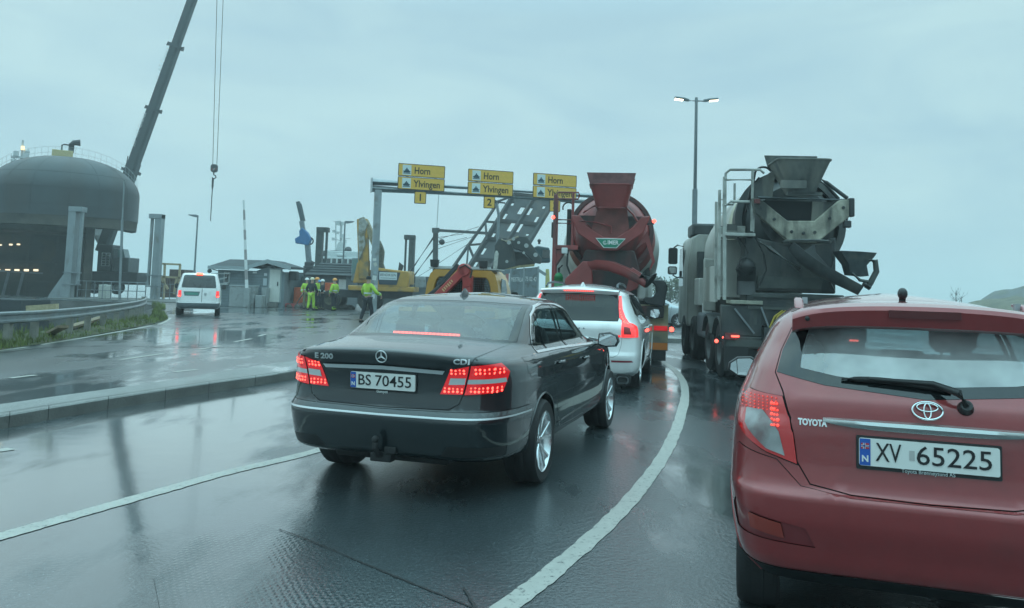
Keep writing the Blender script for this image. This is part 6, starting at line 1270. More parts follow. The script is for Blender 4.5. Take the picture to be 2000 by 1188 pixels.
    def poly(s, pts, step=.035):
        out = []; n = len(pts)
        for i in range(n):
            a, b_ = pts[i], pts[(i + 1) % n]
            if a[0] == b_[0] and (a[0] in 'rf' or a[3] == b_[3]):
                k = max(1, int(math.hypot(a[1] - b_[1], a[2] - b_[2]) / step))
                for j in range(k): f = j / k; q = (a[0], a[1] + (b_[1] - a[1]) * f, a[2] + (b_[2] - a[2]) * f) + ((a[3],) if a[0] == 's' else ()); out.append(s.inv(q))
            else:
                A = s.inv(a); B = s.inv(b_); k = max(1, int(math.hypot(A[0] - B[0], A[1] - B[1]) / step))
                for j in range(k): out.append((A[0] + (B[0] - A[0]) * j / k, A[1] + (B[1] - A[1]) * j / k))
        return np.array(out)
def offset_poly(P, d):
    n = len(P); A = .5 * sum(P[i][0] * P[(i + 1) % n][1] - P[(i + 1) % n][0] * P[i][1] for i in range(n)); sg = 1 if A > 0 else -1; out = []
    for i in range(n):
        e1 = P[i] - P[i - 1]; e2 = P[(i + 1) % n] - P[i]; e1 = e1 / max(1e-9, np.linalg.norm(e1)); e2 = e2 / max(1e-9, np.linalg.norm(e2))
        n1 = np.array([e1[1], -e1[0]]) * sg; n2 = np.array([e2[1], -e2[0]]) * sg; m = n1 + n2; l = m @ m
        out.append(P[i] + (m * (2 / l) * d if l > .6 else n1 * d))
    return np.array(out)
def inside(P, Q):
    x, y = Q[:, 0], Q[:, 1]; r_ = np.zeros(len(Q), bool); n = len(P)
    mn = P.min(0); mx = P.max(0); idx = np.where((x >= mn[0]) & (x <= mx[0]) & (y >= mn[1]) & (y <= mx[1]))[0]
    if not len(idx): return r_
    xx, yy = x[idx], y[idx]; k = np.zeros(len(idx), bool)
    for i in range(n):
        x1, y1 = P[i]; x2, y2 = P[(i + 1) % n]
        if y1 == y2: continue
        k ^= ((y1 > yy) != (y2 > yy)) & (xx < (x2 - x1) * (yy - y1) / (y2 - y1) + x1)
    r_[idx] = k; return r_
def mirror(pts): return [(p[0], -p[1], p[2]) if p[0] in 'rf' else ('s', p[1], p[2], -p[3]) for p in reversed(pts)]
def build_shell(sh, root, paint, regions, hs=.07, ht=.045, lining_from=None, body_name='body'):
    """regions: dicts name, pts, mat, off, gap, sym, parent"""
    polys = []; labels = [dict(name=body_name, mat=paint, off=0), dict(name='shut_line', mat=M_SEAM, off=-.007)]
    todo = []
    for r_ in regions:
        for p in ([r_['pts'], mirror(r_['pts'])] if r_.get('sym') else [r_['pts']]): todo.append((r_, sh.poly(p)))
    order = []
    for r_, P in todo:
        if r_.get('gap'): order.append((offset_poly(P, r_['gap']), 1))
    for r_, P in todo:
        labels.append(dict(name=r_['name'], mat=r_['mat'], off=r_.get('off', 0), glass=r_.get('glass'), key=r_.get('key'), parent=r_.get('parent'))); order.append((P, len(labels) - 1))
    S = sh.Smax; T = sh.Tmax
    su = np.linspace(-S, S, int(2 * S / hs)); tu = np.unique(np.round(np.concatenate([np.linspace(0, T, int(T / ht)), sh.T(sh.z)]), 4)); keep = [0]
    for i in range(1, len(tu)):
        if tu[i] - tu[keep[-1]] > .006: keep.append(i)
    tu = tu[keep]; tu[-1] = T
    gx_, gy_ = np.meshgrid(su, tu); GP = np.stack([gx_.ravel(), gy_.ravel()], -1)
    ok = np.ones(len(GP), bool)
    segs = np.concatenate([np.concatenate([P, np.roll(P, -1, 0)], 1) for P, _ in order]) if order else np.zeros((0, 4))
    for x1, y1, x2, y2 in segs:
        m = .012; near = np.where((GP[:, 0] > min(x1, x2) - m) & (GP[:, 0] < max(x1, x2) + m) & (GP[:, 1] > min(y1, y2) - m) & (GP[:, 1] < max(y1, y2) + m))[0]
        if not len(near): continue
        d = np.array([x2 - x1, y2 - y1]); l2 = max(d @ d, 1e-12); t = np.clip(((GP[near] - [x1, y1]) @ d) / l2, 0, 1); dist = np.linalg.norm(GP[near] - ([x1, y1] + t[:, None] * d), axis=1); ok[near[dist < .010]] = False
    border = (np.abs(np.abs(GP[:, 0]) - S) < 1e-9) | (GP[:, 1] < 1e-9) | (np.abs(GP[:, 1] - T) < 1e-9); ok |= border
    vin = [tuple(p) for p in GP[ok]]; ein = []
    for P, _ in order:
        n0 = len(vin); vin += [(float(np.clip(a, -S, S)), float(np.clip(b_, 0, T))) for a, b_ in P]; ein += [(n0 + i, n0 + (i + 1) % len(P)) for i in range(len(P))]
    res = delaunay_2d_cdt([V((a, b_)) for a, b_ in vin], ein, [], 0, 1e-5, False)
    Q = np.array([(v.x, v.y) for v in res[0]]); Fc = np.array([f for f in res[2] if len(f) == 3]); cen = Q[Fc].mean(1); lab = np.zeros(len(Fc), int)
    for P, k in order: lab[inside(P, cen)] = k
    pos = sh.pos(Q[:, 0], Q[:, 1]); nr = sh.nrm(Q[:, 0], Q[:, 1])
    # orient
    e = pos[Fc]; fn = np.cross(e[:, 1] - e[:, 0], e[:, 2] - e[:, 0]); flip = (fn * nr[Fc].mean(1)).sum(1) < 0; Fc[flip] = Fc[flip][:, ::-1]
    def emit(name, sel, off, m, parent, rev=False):
        f = Fc[sel]; u, ix = np.unique(f, return_inverse=True); f2 = ix.reshape(-1, 3)
        if rev: f2 = f2[:, ::-1]
        P = pos[u] + nr[u] * off; me = bpy.data.meshes.new(name); me.from_pydata(P.tolist(), [], f2.tolist()); me.materials.append(m); me.shade_smooth()
        try: me.normals_split_custom_set_from_vertices((nr[u] * (-1 if rev else 1)).tolist())
        except Exception: pass
        o = bpy.data.objects.new(name, me); C.objects.link(o); o.parent = parent; return o
    made = {}
    for k, l in enumerate(labels):
        sel = lab == k
        if l['name'] == 'hole' or not sel.any(): continue
        o = emit(l['name'], sel, l['off'], l['mat'], made.get(l.get('parent'), root) if l.get('parent') else root)
        if l.get('key'): made[l['key']] = o
        l['obj'] = o
    if lining_from is not None:
        gl = np.array([bool(l.get('glass')) or l['name'] == 'hole' for l in labels]); zc = sh.Z(cen[:, 1]); sel = ~gl[lab] & (zc > lining_from); emit('cabin_lining', sel, -.028, M_DARK, root, True)
    return made, labels
def wtext(sh, s, size, xc, zc, m, parent, width, off=.004, shear=0, bold=0, name='lettering'):
    """lettering wrapped onto a shell's rear face"""
    o = text(s, size, m, parent, (0, 0, 0), (1, 0, 0), (0, 0, 1), name, .0015, 'CENTER', width, shear, bold)
    for v in o.data.vertices:
        p, n = sh.pt(('r', xc + v.co.x, zc + v.co.z)); v.co = p + n * (off - v.co.y)
    return o
def arch_pts(ya, r, Rr, zmin, side):
    a0 = math.asin(max(-1, (zmin - r) / Rr)); n = 28; return [('s', ya + Rr * math.cos(a), r + Rr * math.sin(a), side) for a in [a0 + (math.pi - 2 * a0) * i / n for i in range(n + 1)]]
def car_wheel(root, x, y, r, w, s, rimr, style, m_rim):
    q = sub('wheel', root); q.location = (x, y, r); h = w / 2
    MB().lathe([(rimr * 1.0, -h), (rimr * 1.10, -h), (r * .93, -h * 1.03), (r * .985, -h * .85), (r, -h * .55), (r * .992, -h * .3), (r, -h * .28), (r, h * .28), (r * .992, h * .3), (r, h * .55), (r * .985, h * .85), (r * .93, h * 1.03), (rimr * 1.10, h), (rimr, h)], (0, 0, 0), (1, 0, 0), 48).build('tyre', M_RUB, q, smooth=50)
    g = MB(); g.lathe([(rimr * 1.04, h * .96), (rimr * 1.0, h * .98), (rimr * .95, h * .80), (rimr * .90, h * .4), (rimr * .88, -h * .8)], (0, 0, 0), (s, 0, 0), 48)
    g.lathe([(.001, h * .72), (rimr * .13, h * .72), (rimr * .2, h * .6), (rimr * .24, h * .3)], (0, 0, 0), (s, 0, 0), 24)
    n = style[0]; tw = style[1]
    for k in range(n):
        for j in ((-1, 1) if tw else (0,)):
            a = 2 * math.pi * k / n + .3; a1 = a + j * .10; a2 = a + j * (.26 if tw else 0); ww = .030 if tw else .055
            P = []
            for rad, ang, xx, wd in ((rimr * .16, a1, h * .62, ww), (rimr * .55, (a1 + a2) / 2, h * .70, ww * .9), (rimr * .95, a2, h * .84, ww * .85)):
                c_ = V((s * xx, math.cos(ang) * rad, math.sin(ang) * rad)); t_ = V((0, -math.sin(ang), math.cos(ang))); P.append([c_ + t_ * wd / 2, c_ + t_ * wd * .3 + V((s * .012, 0, 0)), c_ - t_ * wd * .3 + V((s * .012, 0, 0)), c_ - t_ * wd / 2, c_ - t_ * wd / 2 - V((s * .03, 0, 0)), c_ + t_ * wd / 2 - V((s * .03, 0, 0))])
            g.loft(P)
    g.build('rim', m_rim, q, smooth=35)
    MB().lathe([(.001, h * .1), (rimr * .62, h * .1), (rimr * .62, h * .0), (.001, h * .0)], (0, 0, 0), (s, 0, 0), 28).build('brake_disc', M_GALVD, q)
def car_running_gear(root, sh, axles, r, w, rimr, style, m_rim, track, Rr, zmin, L, paint):
    for y in axles:
        for s in (-1, 1):
            car_wheel(root, s * (track / 2), y, r, w, s, rimr, style, m_rim)
            a0 = math.asin(max(-1, (zmin - r) / Rr)); ang = [a0 + (math.pi - 2 * a0) * i / 24 for i in range(25)]; rings = []; lip = []
            for a in ang:
                p, n = sh.pt(('s', y + Rr * math.cos(a), r + Rr * math.sin(a), s)); lip.append(p + n * -.001); rings.append([p + V((-s * .006, 0, 0)), V((s * .42, p.y, p.z))])
            MB().loft(rings, cap=False, close=False).build('arch_liner', M_DARK, root, smooth=60)
            MB().tube(lip, .009, 6).build('arch_lip', paint, root, smooth=80)
    MB().bx(-.66, .66, .35, L - .4, zmin + .02, zmin + .16).build('underbody', M_DARK, root)
    for y in axles: MB().tube([(-track / 2, y, r), (track / 2, y, r)], .05, 8).build('axle', M_DARK, root)
M_SEATG = mat('seat_fabric', (.045, .05, .052), .85, var=.15)
def car_seats(root, front_y, rear_y, hw, zs, zt, rear_heads=3):
    def seat(cx, y, w, name, zt_):
        g = MB().loft([[V((cx + px, y + py + dy, z)) for px, py in rrect(w * k, .13, .05, 3)] for z, k, dy in ((zs, .92, .10), (zs + .2, 1, .05), (zt_ - .12, .95, -.02), (zt_ - .03, .8, -.04), (zt_, .55, -.04))]); g.box((cx, y + .30, zs + .02), (w * .95, .5, .16)); o = g.build(name, M_SEATG, root, smooth=50)
        MB().loft([[V((cx + px, y - .05 + py, z)) for px, py in rrect(.25 * k, .10 * k, .04, 3)] for z, k in ((zt_ + .02, .7), (zt_ + .06, 1), (zt_ + .16, 1), (zt_ + .21, .7))]).tube([(cx - .06, y - .05, zt_ - .05), (cx - .06, y - .05, zt_ + .08)], .008, 6).tube([(cx + .06, y - .05, zt_ - .05), (cx + .06, y - .05, zt_ + .08)], .008, 6).build('headrest', M_SEATG, o, smooth=50)
    for s in (-1, 1): seat(s * .37, front_y, .50, 'seat', zt)
    g = MB().loft([[V((px, rear_y + py + dy, z)) for px, py in rrect(2 * hw * k, .14, .05, 3)] for z, k, dy in ((zs, 1, .08), (zt - .16, .97, 0), (zt - .08, .9, -.02))]).box((0, rear_y + .30, zs + .02), (2 * hw, .5, .16)); o = g.build('seat', M_SEATG, root, smooth=50)
    for x in ((-.40, 0, .40) if rear_heads == 3 else (-.38, .38)):
        MB().loft([[V((x + px, rear_y - .04 + py, z)) for px, py in rrect(.26 * k, .10 * k, .04, 3)] for z, k in ((zt - .10, .8), (zt - .06, 1), (zt + .02, 1), (zt + .06, .7))]).build('headrest', M_SEATG, o, smooth=50)
def cabin_floor(root, y0, y1, hw, z, dash_y):
    MB().bx(-hw, hw, y0, y1, z - .04, z).bx(-hw + .05, hw - .05, dash_y, dash_y + .35, z, z + .52).build('cabin_floor', M_DARK, root, bevel=.03)
    MB().tube(arc((-.37, dash_y - .12, z + .52), .18, 0, 2 * math.pi, 24, (1, 0, 0), (0, -.35, .94)), .015, 8).tube([(-.37, dash_y - .12, z + .52), (-.37, dash_y + .05, z + .46)], .03, 8).build('steering_wheel', M_BLK, root, smooth=60)
def number_plate(root, sh, z, s1, s2, xc=0, tilt=0, off=.02, w=.52, h=.113, gap=.03):
    p, n = sh.pt(('r', xc, z)); o = p + n * off; ez = V((0, n.z * -n.y / max(1e-6, abs(n.y)), 1)); ey = (V((0, 0, 1)) - n * n.z).normalized(); ex = V((1, 0, 0))
    b_ = MB().prism([(a, c) for a, c in rrect(w, h, .008)], .012, o, ex, ey).build('number_plate', M_PLATE, root)
    MB().prism([(a, c - .004) for a, c in rrect(w + .02, h + .026, .006)], .008, o - n * .012, ex, ey).build('plate_holder', M_BLK, root)
    f = -n
    MB().prism([(-w / 2 + .002, -h / 2 + .002), (-w / 2 + .044, -h / 2 + .002), (-w / 2 + .044, h / 2 - .002), (-w / 2 + .002, h / 2 - .002)], .001, o + n * .0006, ex, ey, n).build('country_band', M_BLUE, b_)
    fx = -w / 2 + .023; fz = h * .22
    for (x0, x1, z0, z1, m, q) in ((-.016, .016, -.012, .012, mat('flag_red', (.45, .03, .05), .5), .0018), (-.016, .016, -.0038, .0038, M_WHITE, .0022), (-.008, .001, -.012, .012, M_WHITE, .0022), (-.016, .016, -.0018, .0018, mat('flag_blue', (.02, .04, .25), .5), .0026), (-.0055, -.0015, -.012, .012, MATS.get('flag_blue'), .0026)):
        MB().prism([(fx + x0, fz + z0), (fx + x1, fz + z0), (fx + x1, fz + z1), (fx + x0, fz + z1)], .0004, o + n * q, ex, ey, n).build('flag', m, b_)
    text('N', .036, M_WHITE, b_, o + n * .002 + ex * fx + ey * (-h * .25), ex, ey, bold=.0012)
    text(s1, .108, M_TXT, b_, o + n * .001 + ex * (-w / 2 + .113), ex, ey, width=.098, bold=.0002)
    text(s2, .108, M_TXT, b_, o + n * .001 + ex * (w / 2 - .167), ex, ey, width=.275, bold=.0002)
    return b_, o, n, ex, ey
def screen(zb, zt, wb, wt, n=1):
    return [('f', 1e-4, zb), ('f', wb, zb - .01), ('f', (wb + wt) / 2, (zb + zt) / 2), ('f', wt, zt), ('f', 1e-4, zt + .005)]
def rpoly(*pts): return [('r',) + p for p in pts]
def spoly(side, *pts): return [('s', p[0], p[1], side) for p in pts]
# ------------------------------------------------------------------ cars
G_SEDAN = glass_mat('sedan_glass', (.60, .73, .75), .02, 1.6); G_HATCH = glass_mat('hatch_glass', (.58, .70, .72), .02, 1.6); G_PRIV = glass_mat('privacy_glass', (.04, .05, .055), .02, 1.33); G_VAN = glass_mat('van_glass', (.25, .34, .36), .02, 1.55)
M_FRIT = mat('black_glass_border', (.010, .013, .014), .06, spec=.7)
M_BADGE = mat('bright_trim', (.62, .65, .66), .38, .55)
G_MIST = glass_mat('misted_glass', (.58, .72, .74), .03, 1.6, mist=.40)
P_BLACK = mat('black_paint', (.004, .011, .014), .5, coat=1, coatr=.03, cior=1.7, spec=.25, bump=.012, bscale=160)
P_RED = mat('dark_red_paint', (.26, .028, .030), .30, .2, coat=1, coatr=.04, beads=85, var=.05, vscale=20, dirt=(.17, .035, .035), damt=.2, dscale=1.2, bump=.012, bscale=160)
P_WHITE = mat('white_paint', (.85, .85, .84), .25, coat=1, coatr=.04, dirt=(.60, .60, .58), damt=.18, dscale=1.3)
P_SILVER = mat('silver_paint', (.36, .40, .42), .28, .6, coat=1)

def leds(root, sh, pts, r, m=M_LED, off=.006, name='diode_pattern'):
    g = MB()
    for p in pts:
        c_, n = sh.pt(p); r_ = r * random.uniform(.65, 1.1); g.lathe([(.001, off + .003), (r_ * .7, off + .003), (r_, off)], c_ + V((random.uniform(-.2, .2) * r, 0, random.uniform(-.3, .3) * r)), n, 8)
    return g.build(name, m, root, smooth=60)

# ---------- black saloon
def sedan():
    root = thing('sedan', 'black saloon car with lit LED tail lights and plate BS 70455', 'car', (-.905, 5.80, 0), -.298)
    tab = [(.265, .36, 4.60, .80, 6.6, 5, 0), (.285, .22, 4.70, .86, 6.6, 5, 0), (.325, .10, 4.80, .895, 6.6, 5, 0), (.40, .055, 4.85, .907, 6.6, 5, 0), (.50, .02, 4.868, .912, 6.6, 5, 0), (.598, .002, 4.86, .918, 6.6, 5, 0), (.628, .02, 4.86, .917, 6.6, 5, 0), (.66, .05, 4.85, .915, 6.6, 5, 0), (.80, .065, 4.80, .915, 6.6, 5, 0), (.90, .055, 4.66, .908, 6.6, 5, 0),
           (.97, .032, 4.40, .895, 6.6, 5, .01), (1.02, .018, 4.05, .868, 6.6, 5, .03), (1.037, .018, 3.75, .848, 6.6, 5, .035), (1.052, .036, 3.62, .835, 6.6, 5, .042), (1.063, .10, 3.57, .825, 6.6, 5, .044), (1.080, .25, 3.54, .808, 6.6, 5, .045), (1.099, .45, 3.52, .79, 6.6, 5, .045), (1.116, .61, 3.50, .78, 6.6, 5, .042), (1.14, .70, 3.42, .772, 7, 5, .038), (1.20, .88, 3.23, .752, 7.5, 5, .03),
           (1.30, 1.13, 2.97, .718, 8, 5, .022), (1.37, 1.32, 2.76, .69, 8, 5, .02), (1.41, 1.46, 2.62, .648, 7, 5, .02), (1.44, 1.66, 2.50, .575, 6, 5, .02), (1.46, 1.90, 2.42, .45, 4.5, 4, .02), (1.471, 2.10, 2.37, .26, 4, 4, .02), (1.475, 2.26, 2.34, .06, 3, 3, .02)]
    sh = Shell(tab, 2.30, .6)
    lid = rpoly((-.70, 1.09), (-.66, 1.025), (-.632, .965), (-.592, .777), (-.570, .71), (-.50, .668), (0, .655), (.50, .668), (.570, .71), (.592, .777), (.632, .965), (.66, 1.025), (.70, 1.09), (.35, 1.107), (0, 1.112), (-.35, 1.107))
    bump_ = [('s', .70, .655, -1), ('s', .36, .655, -1), ('r', -.60, .65), ('r', 0, .642), ('r', .60, .65), ('s', .36, .655, 1), ('s', .70, .655, 1), ('s', .72, .37, 1), ('s', .40, .335, 1), ('r', .55, .325), ('r', .3, .345), ('r', -.3, .345), ('r', -.55, .325), ('s', .40, .335, -1), ('s', .72, .37, -1)]
    trim = [('s', .72, .621, -1), ('s', .36, .619, -1), ('r', -.6, .615), ('r', 0, .611), ('r', .6, .615), ('s', .36, .619, 1), ('s', .72, .621, 1), ('s', .72, .610, 1), ('s', .36, .608, 1), ('r', .6, .604), ('r', 0, .600), ('r', -.6, .604), ('s', .36, .608, -1), ('s', .72, .610, -1)]
    lo = [('r', .648, .972), ('s', .27, .985, 1), ('s', .35, .925, 1), ('s', .27, .79, 1), ('r', .602, .77)]
    li = rpoly((.505, .940), (.636, .970), (.590, .772), (.432, .768))
    win = spoly(1, (1.10, 1.005), (1.20, 1.16), (1.36, 1.30), (1.56, 1.372), (1.85, 1.400), (2.25, 1.392), (2.60, 1.335), (2.95, 1.20), (3.28, 1.02), (3.36, .965), (2.6, .985), (1.8, 1.0))
    q1 = spoly(1, (1.15, 1.025), (1.24, 1.17), (1.38, 1.285), (1.44, 1.31), (1.46, 1.02)); q2 = spoly(1, (1.48, 1.02), (1.46, 1.318), (1.60, 1.36), (1.86, 1.378), (2.10, 1.376), (2.14, 1.01)); q3 = spoly(1, (2.20, 1.01), (2.17, 1.376), (2.28, 1.366), (2.58, 1.31), (2.92, 1.18), (3.22, 1.02), (3.28, .985))
    dr = spoly(1, (1.34, .985), (1.38, .80), (1.52, .52), (1.66, .36), (2.13, .35), (2.15, .985)); df = spoly(1, (2.155, .985), (2.135, .35), (3.26, .35), (3.34, .55), (3.38, .955))
    regs = [dict(name='hole', pts=arch_pts(1.08, .325, .375, .268, s), mat=None) for s in (1, -1)] + [dict(name='hole', pts=arch_pts(3.955, .325, .375, .268, s), mat=None) for s in (1, -1)] + [
        dict(name='trunk_lid', pts=lid, mat=P_BLACK, gap=.005, off=.001, key='lid'), dict(name='bumper', pts=bump_, mat=P_BLACK, gap=.005, off=.002, key='bumper'), dict(name='bumper_trim', pts=trim, mat=M_BADGE, off=.006, parent='bumper'),
        dict(name='window_surround', pts=rpoly((-.725, 1.097), (-.69, 1.22), (-.64, 1.378), (-.3, 1.391), (0, 1.395), (.3, 1.391), (.64, 1.378), (.69, 1.22), (.725, 1.097), (.35, 1.115), (0, 1.119), (-.35, 1.115)), mat=M_FRIT, off=-.001, gap=.005),
        dict(name='rear_window', pts=rpoly((-.675, 1.117), (-.645, 1.22), (-.605, 1.364), (-.3, 1.376), (0, 1.380), (.3, 1.376), (.605, 1.364), (.645, 1.22), (.675, 1.117), (.35, 1.131), (0, 1.135), (-.35, 1.131)), mat=G_SEDAN, off=-.001, glass=True),
        dict(name='windscreen', pts=screen(1.10, 1.39, .66, .56), mat=G_SEDAN, glass=True, sym=True), dict(name='door', pts=df, mat=P_BLACK, gap=.005, off=.001, sym=True),
        dict(name='door', pts=dr, mat=P_BLACK, gap=.005, off=.001, sym=True),
        dict(name='window_trim', pts=win, mat=M_CHR, off=.004, sym=True), dict(name='window_pillar', pts=spoly(1, (1.125, 1.022), (1.215, 1.16), (1.37, 1.285), (1.57, 1.357), (1.85, 1.384), (2.25, 1.376), (2.58, 1.32), (2.93, 1.185), (3.24, 1.02), (3.30, .982), (2.6, 1.002), (1.8, 1.018)), mat=M_FRIT, off=.001, sym=True)]
    for q_ in (q1, q2, q3): regs.append(dict(name='side_window', pts=q_, mat=G_SEDAN, off=-.003, sym=True, glass=True))
    regs += [dict(name='tail_light', pts=lo, mat=M_REDD, off=.006, gap=.005, sym=True, key='tlo'), dict(name='tail_light', pts=li, mat=M_REDD, off=.006, gap=.005, sym=True, key='tli'),
             dict(name='reversing_lens', pts=[('r', .625, .878), ('s', .30, .885, 1), ('s', .31, .855, 1), ('r', .620, .846)], mat=M_CLEAR, off=.009, sym=True), dict(name='reversing_lens', pts=rpoly((.505, .882), (.610, .886), (.604, .842), (.492, .836)), mat=M_CLEAR, off=.009, sym=True),
             dict(name='fuel_flap', pts=spoly(1, (.66, 1.0), (.82, .995), (.90, .93), (.88, .86), (.74, .855), (.66, .90)), mat=P_BLACK, off=.001, gap=.0035),
             dict(name='bumper_vent', pts=[('r', .50, .42), ('s', .34, .41, 1), ('s', .36, .345, 1), ('r', .44, .34)], mat=M_BLK, off=.0, gap=.005, sym=True), dict(name='chrome_bar', pts=rpoly((-.47, .936), (0, .948), (.47, .936), (.452, .908), (0, .920), (-.452, .908)), mat=M_BADGE, off=.016)]
    build_shell(sh, root, P_BLACK, regs, .065, .04, lining_from=.98)
    # lamps: rows of diodes
    for s in (-1, 1):
        P = []
        for z, x0, x1, n in ((.928, .515, .60, 4), (.800, .465, .585, 5)): P += [('r', s * (x0 + (x1 - x0) * i / (n - 1)), z + dz) for i in range(n) for dz in (-.011, .011)]
        for z, x0, x1, n in ((.934, .675, .80, 6), (.806, .645, .79, 7)): P += [('r', s * (x0 + (x1 - x0) * i / (n - 1)), z + dz) for i in range(n) for dz in (-.012, .012)]
        for z, y0, y1 in ((.936, .20, .28), (.812, .19, .26)): P += [('s', y0 + (y1 - y0) * i / 2, z + dz, s) for i in range(3) for dz in (-.011, .011)]
        leds(root, sh, P, .0085)
    o_ = MB()
    for i in range(17): x = -.27 + .54 * i / 16; o_.bx(x - .011, x + .011, .785, .80, 1.128, 1.142)
    MB().bx(-.285, .285, .80, .82, 1.115, 1.146).build('brake_light', M_REDD, root); bl = o_.build('brake_diode', M_LED, root)
    # emblem: ring and three-pointed star
    c_, n = sh.pt(('r', 0, 1.008)); ex = V((1, 0, 0)); ey = (V((0, 0, 1)) - n * n.z).normalized(); c_ = c_ + n * .012
    g = MB().tube([c_ + (ex * math.cos(a) + ey * math.sin(a)) * .041 for a in [2 * math.pi * i / 32 for i in range(33)]], .0042, 7)
    for k in range(3):
        a = math.pi / 2 + 2 * math.pi * k / 3; d_ = ex * math.cos(a) + ey * math.sin(a); t_ = ex * -math.sin(a) + ey * math.cos(a); g.loft([[c_ + t_ * .0085, c_ + n * .007, c_ - t_ * .0085], [c_ + d_ * .040 + t_ * .0015, c_ + d_ * .040 + n * .002, c_ + d_ * .040 - t_ * .0015]])
    g.build('star_emblem', M_BADGE, root, smooth=30)
    wtext(sh, 'E 200', .052, -.465, .985, M_BADGE, root, .155, .004, .1, .0016); wtext(sh, 'CDI', .047, .585, .997, M_BADGE, root, .105, .004, 0, .0016)
    pr = number_plate(root, sh, .832, 'BS', '70455', 0, off=.022, w=.50)
    text('Gumpen', .026, mat('white_print', (.7, .7, .7)), pr[0], pr[1] - pr[4] * .072 + pr[2] * .002, pr[3], pr[4], width=.085)
    # shark fin and rod aerial, mirrors, handles
    p, n = sh.pt(('r', 0, 1.445)); p.y = 1.62; p.z = 1.425
    MB().loft([[p + V((x * w, y, z)) for x, y in ((-1, 0), (0, -.05 * q_), (1, 0), (0, .16 * q_))] for w, z, q_ in ((.045, 0, 1), (.030, .03, .9), (.012, .06, .55), (.004, .078, .3))]).build('shark_fin', P_BLACK, root, smooth=50)
    for s in (-1, 1):
        b_, n = sh.pt(('s', 3.22, .975, s)); c_ = b_ + V((s * .15, -.06, .05))
        MB().tube([b_ + V((-s * .02, 0, 0)), b_ + V((s * .07, -.01, .0)), c_ + V((-s * .05, 0, -.05))], [.035, .03, .028], 8).loft([[c_ + V((x * k * s, y, z * k)) for x, z in ((-.10, -.05), (-.09, .06), (.02, .075), (.10, .05), (.12, -.01), (.09, -.065), (-.02, -.075))] for y, k in ((-.06, 1.0), (-.03, 1.05), (.05, .9), (.10, .5))]).build('wing_mirror', P_BLACK, root, bevel=.006, smooth=45)
        MB().prism([(x * .86 * s, z * .82) for x, z in ((-.10, -.05), (-.09, .06), (.02, .075), (.10, .05), (.12, -.01), (.09, -.065), (-.02, -.075))], .003, c_ + V((0, -.064, 0))).build('mirror_glass', M_MIR, root)
        for yy in (1.50, 2.50):
            z = .905 if yy < 2 else .875; a = sh.pt(('s', yy, z, s)); b2 = sh.pt(('s', yy + .22, z - .008, s)); m_ = sh.pt(('s', yy + .11, z, s))
            MB().tube([a[0] + a[1] * .004, a[0] + a[1] * .026 + V((0, .03, 0)), m_[0] + m_[1] * .034, b2[0] + b2[1] * .026 - V((0, .03, 0)), b2[0] + b2[1] * .004], [.010, .013, .013, .013, .010], 8).build('door_handle', P_BLACK, root, smooth=70)
            MB().tube([a[0] + a[1] * .016 + V((0, .03, .012)), m_[0] + m_[1] * .036 + V((0, 0, .010)), b2[0] + b2[1] * .016 + V((0, -.03, .012))], .005, 6).build('handle_trim', M_CHR, root)
        pts = [sh.pt(('s', 1.55 + 1.65 * i / 12, .405 + .02 * i / 12, s)) for i in range(13)]; MB().tube([q_[0] + q_[1] * .003 for q_ in pts], .008, 6).build('sill_crease', P_BLACK, root, smooth=80)
    # exhaust surrounds, tow hitch
    MB().tube([(0, .35, .32), (0, .12, .31), (0, .02, .33), (0, -.03, .38), (0, -.03, .42)], .022, 8).ball((0, -.03, .44), .026).bx(-.08, .08, .06, .14, .27, .33).bx(.03, .12, .05, .10, .33, .38).build('tow_hitch', M_RUB, root, bevel=.008, smooth=50)
    MB().bx(-.45, .45, .22, .5, .25, .36).build('rear_diffuser', M_RUB, root, bevel=.03)
    car_running_gear(root, sh, (1.08, 3.955), .325, .245, .235, (5, True), M_ALU, 1.60, .375, .268, 4.86, P_BLACK)
    car_seats(root, 2.35, 1.42, .60, .62, 1.17); cabin_floor(root, .8, 3.6, .68, .55, 3.0)
    MB().bx(-.62, .62, .72, 1.15, 1.04, 1.09).build('parcel_shelf', M_DARK, root)
sedan()

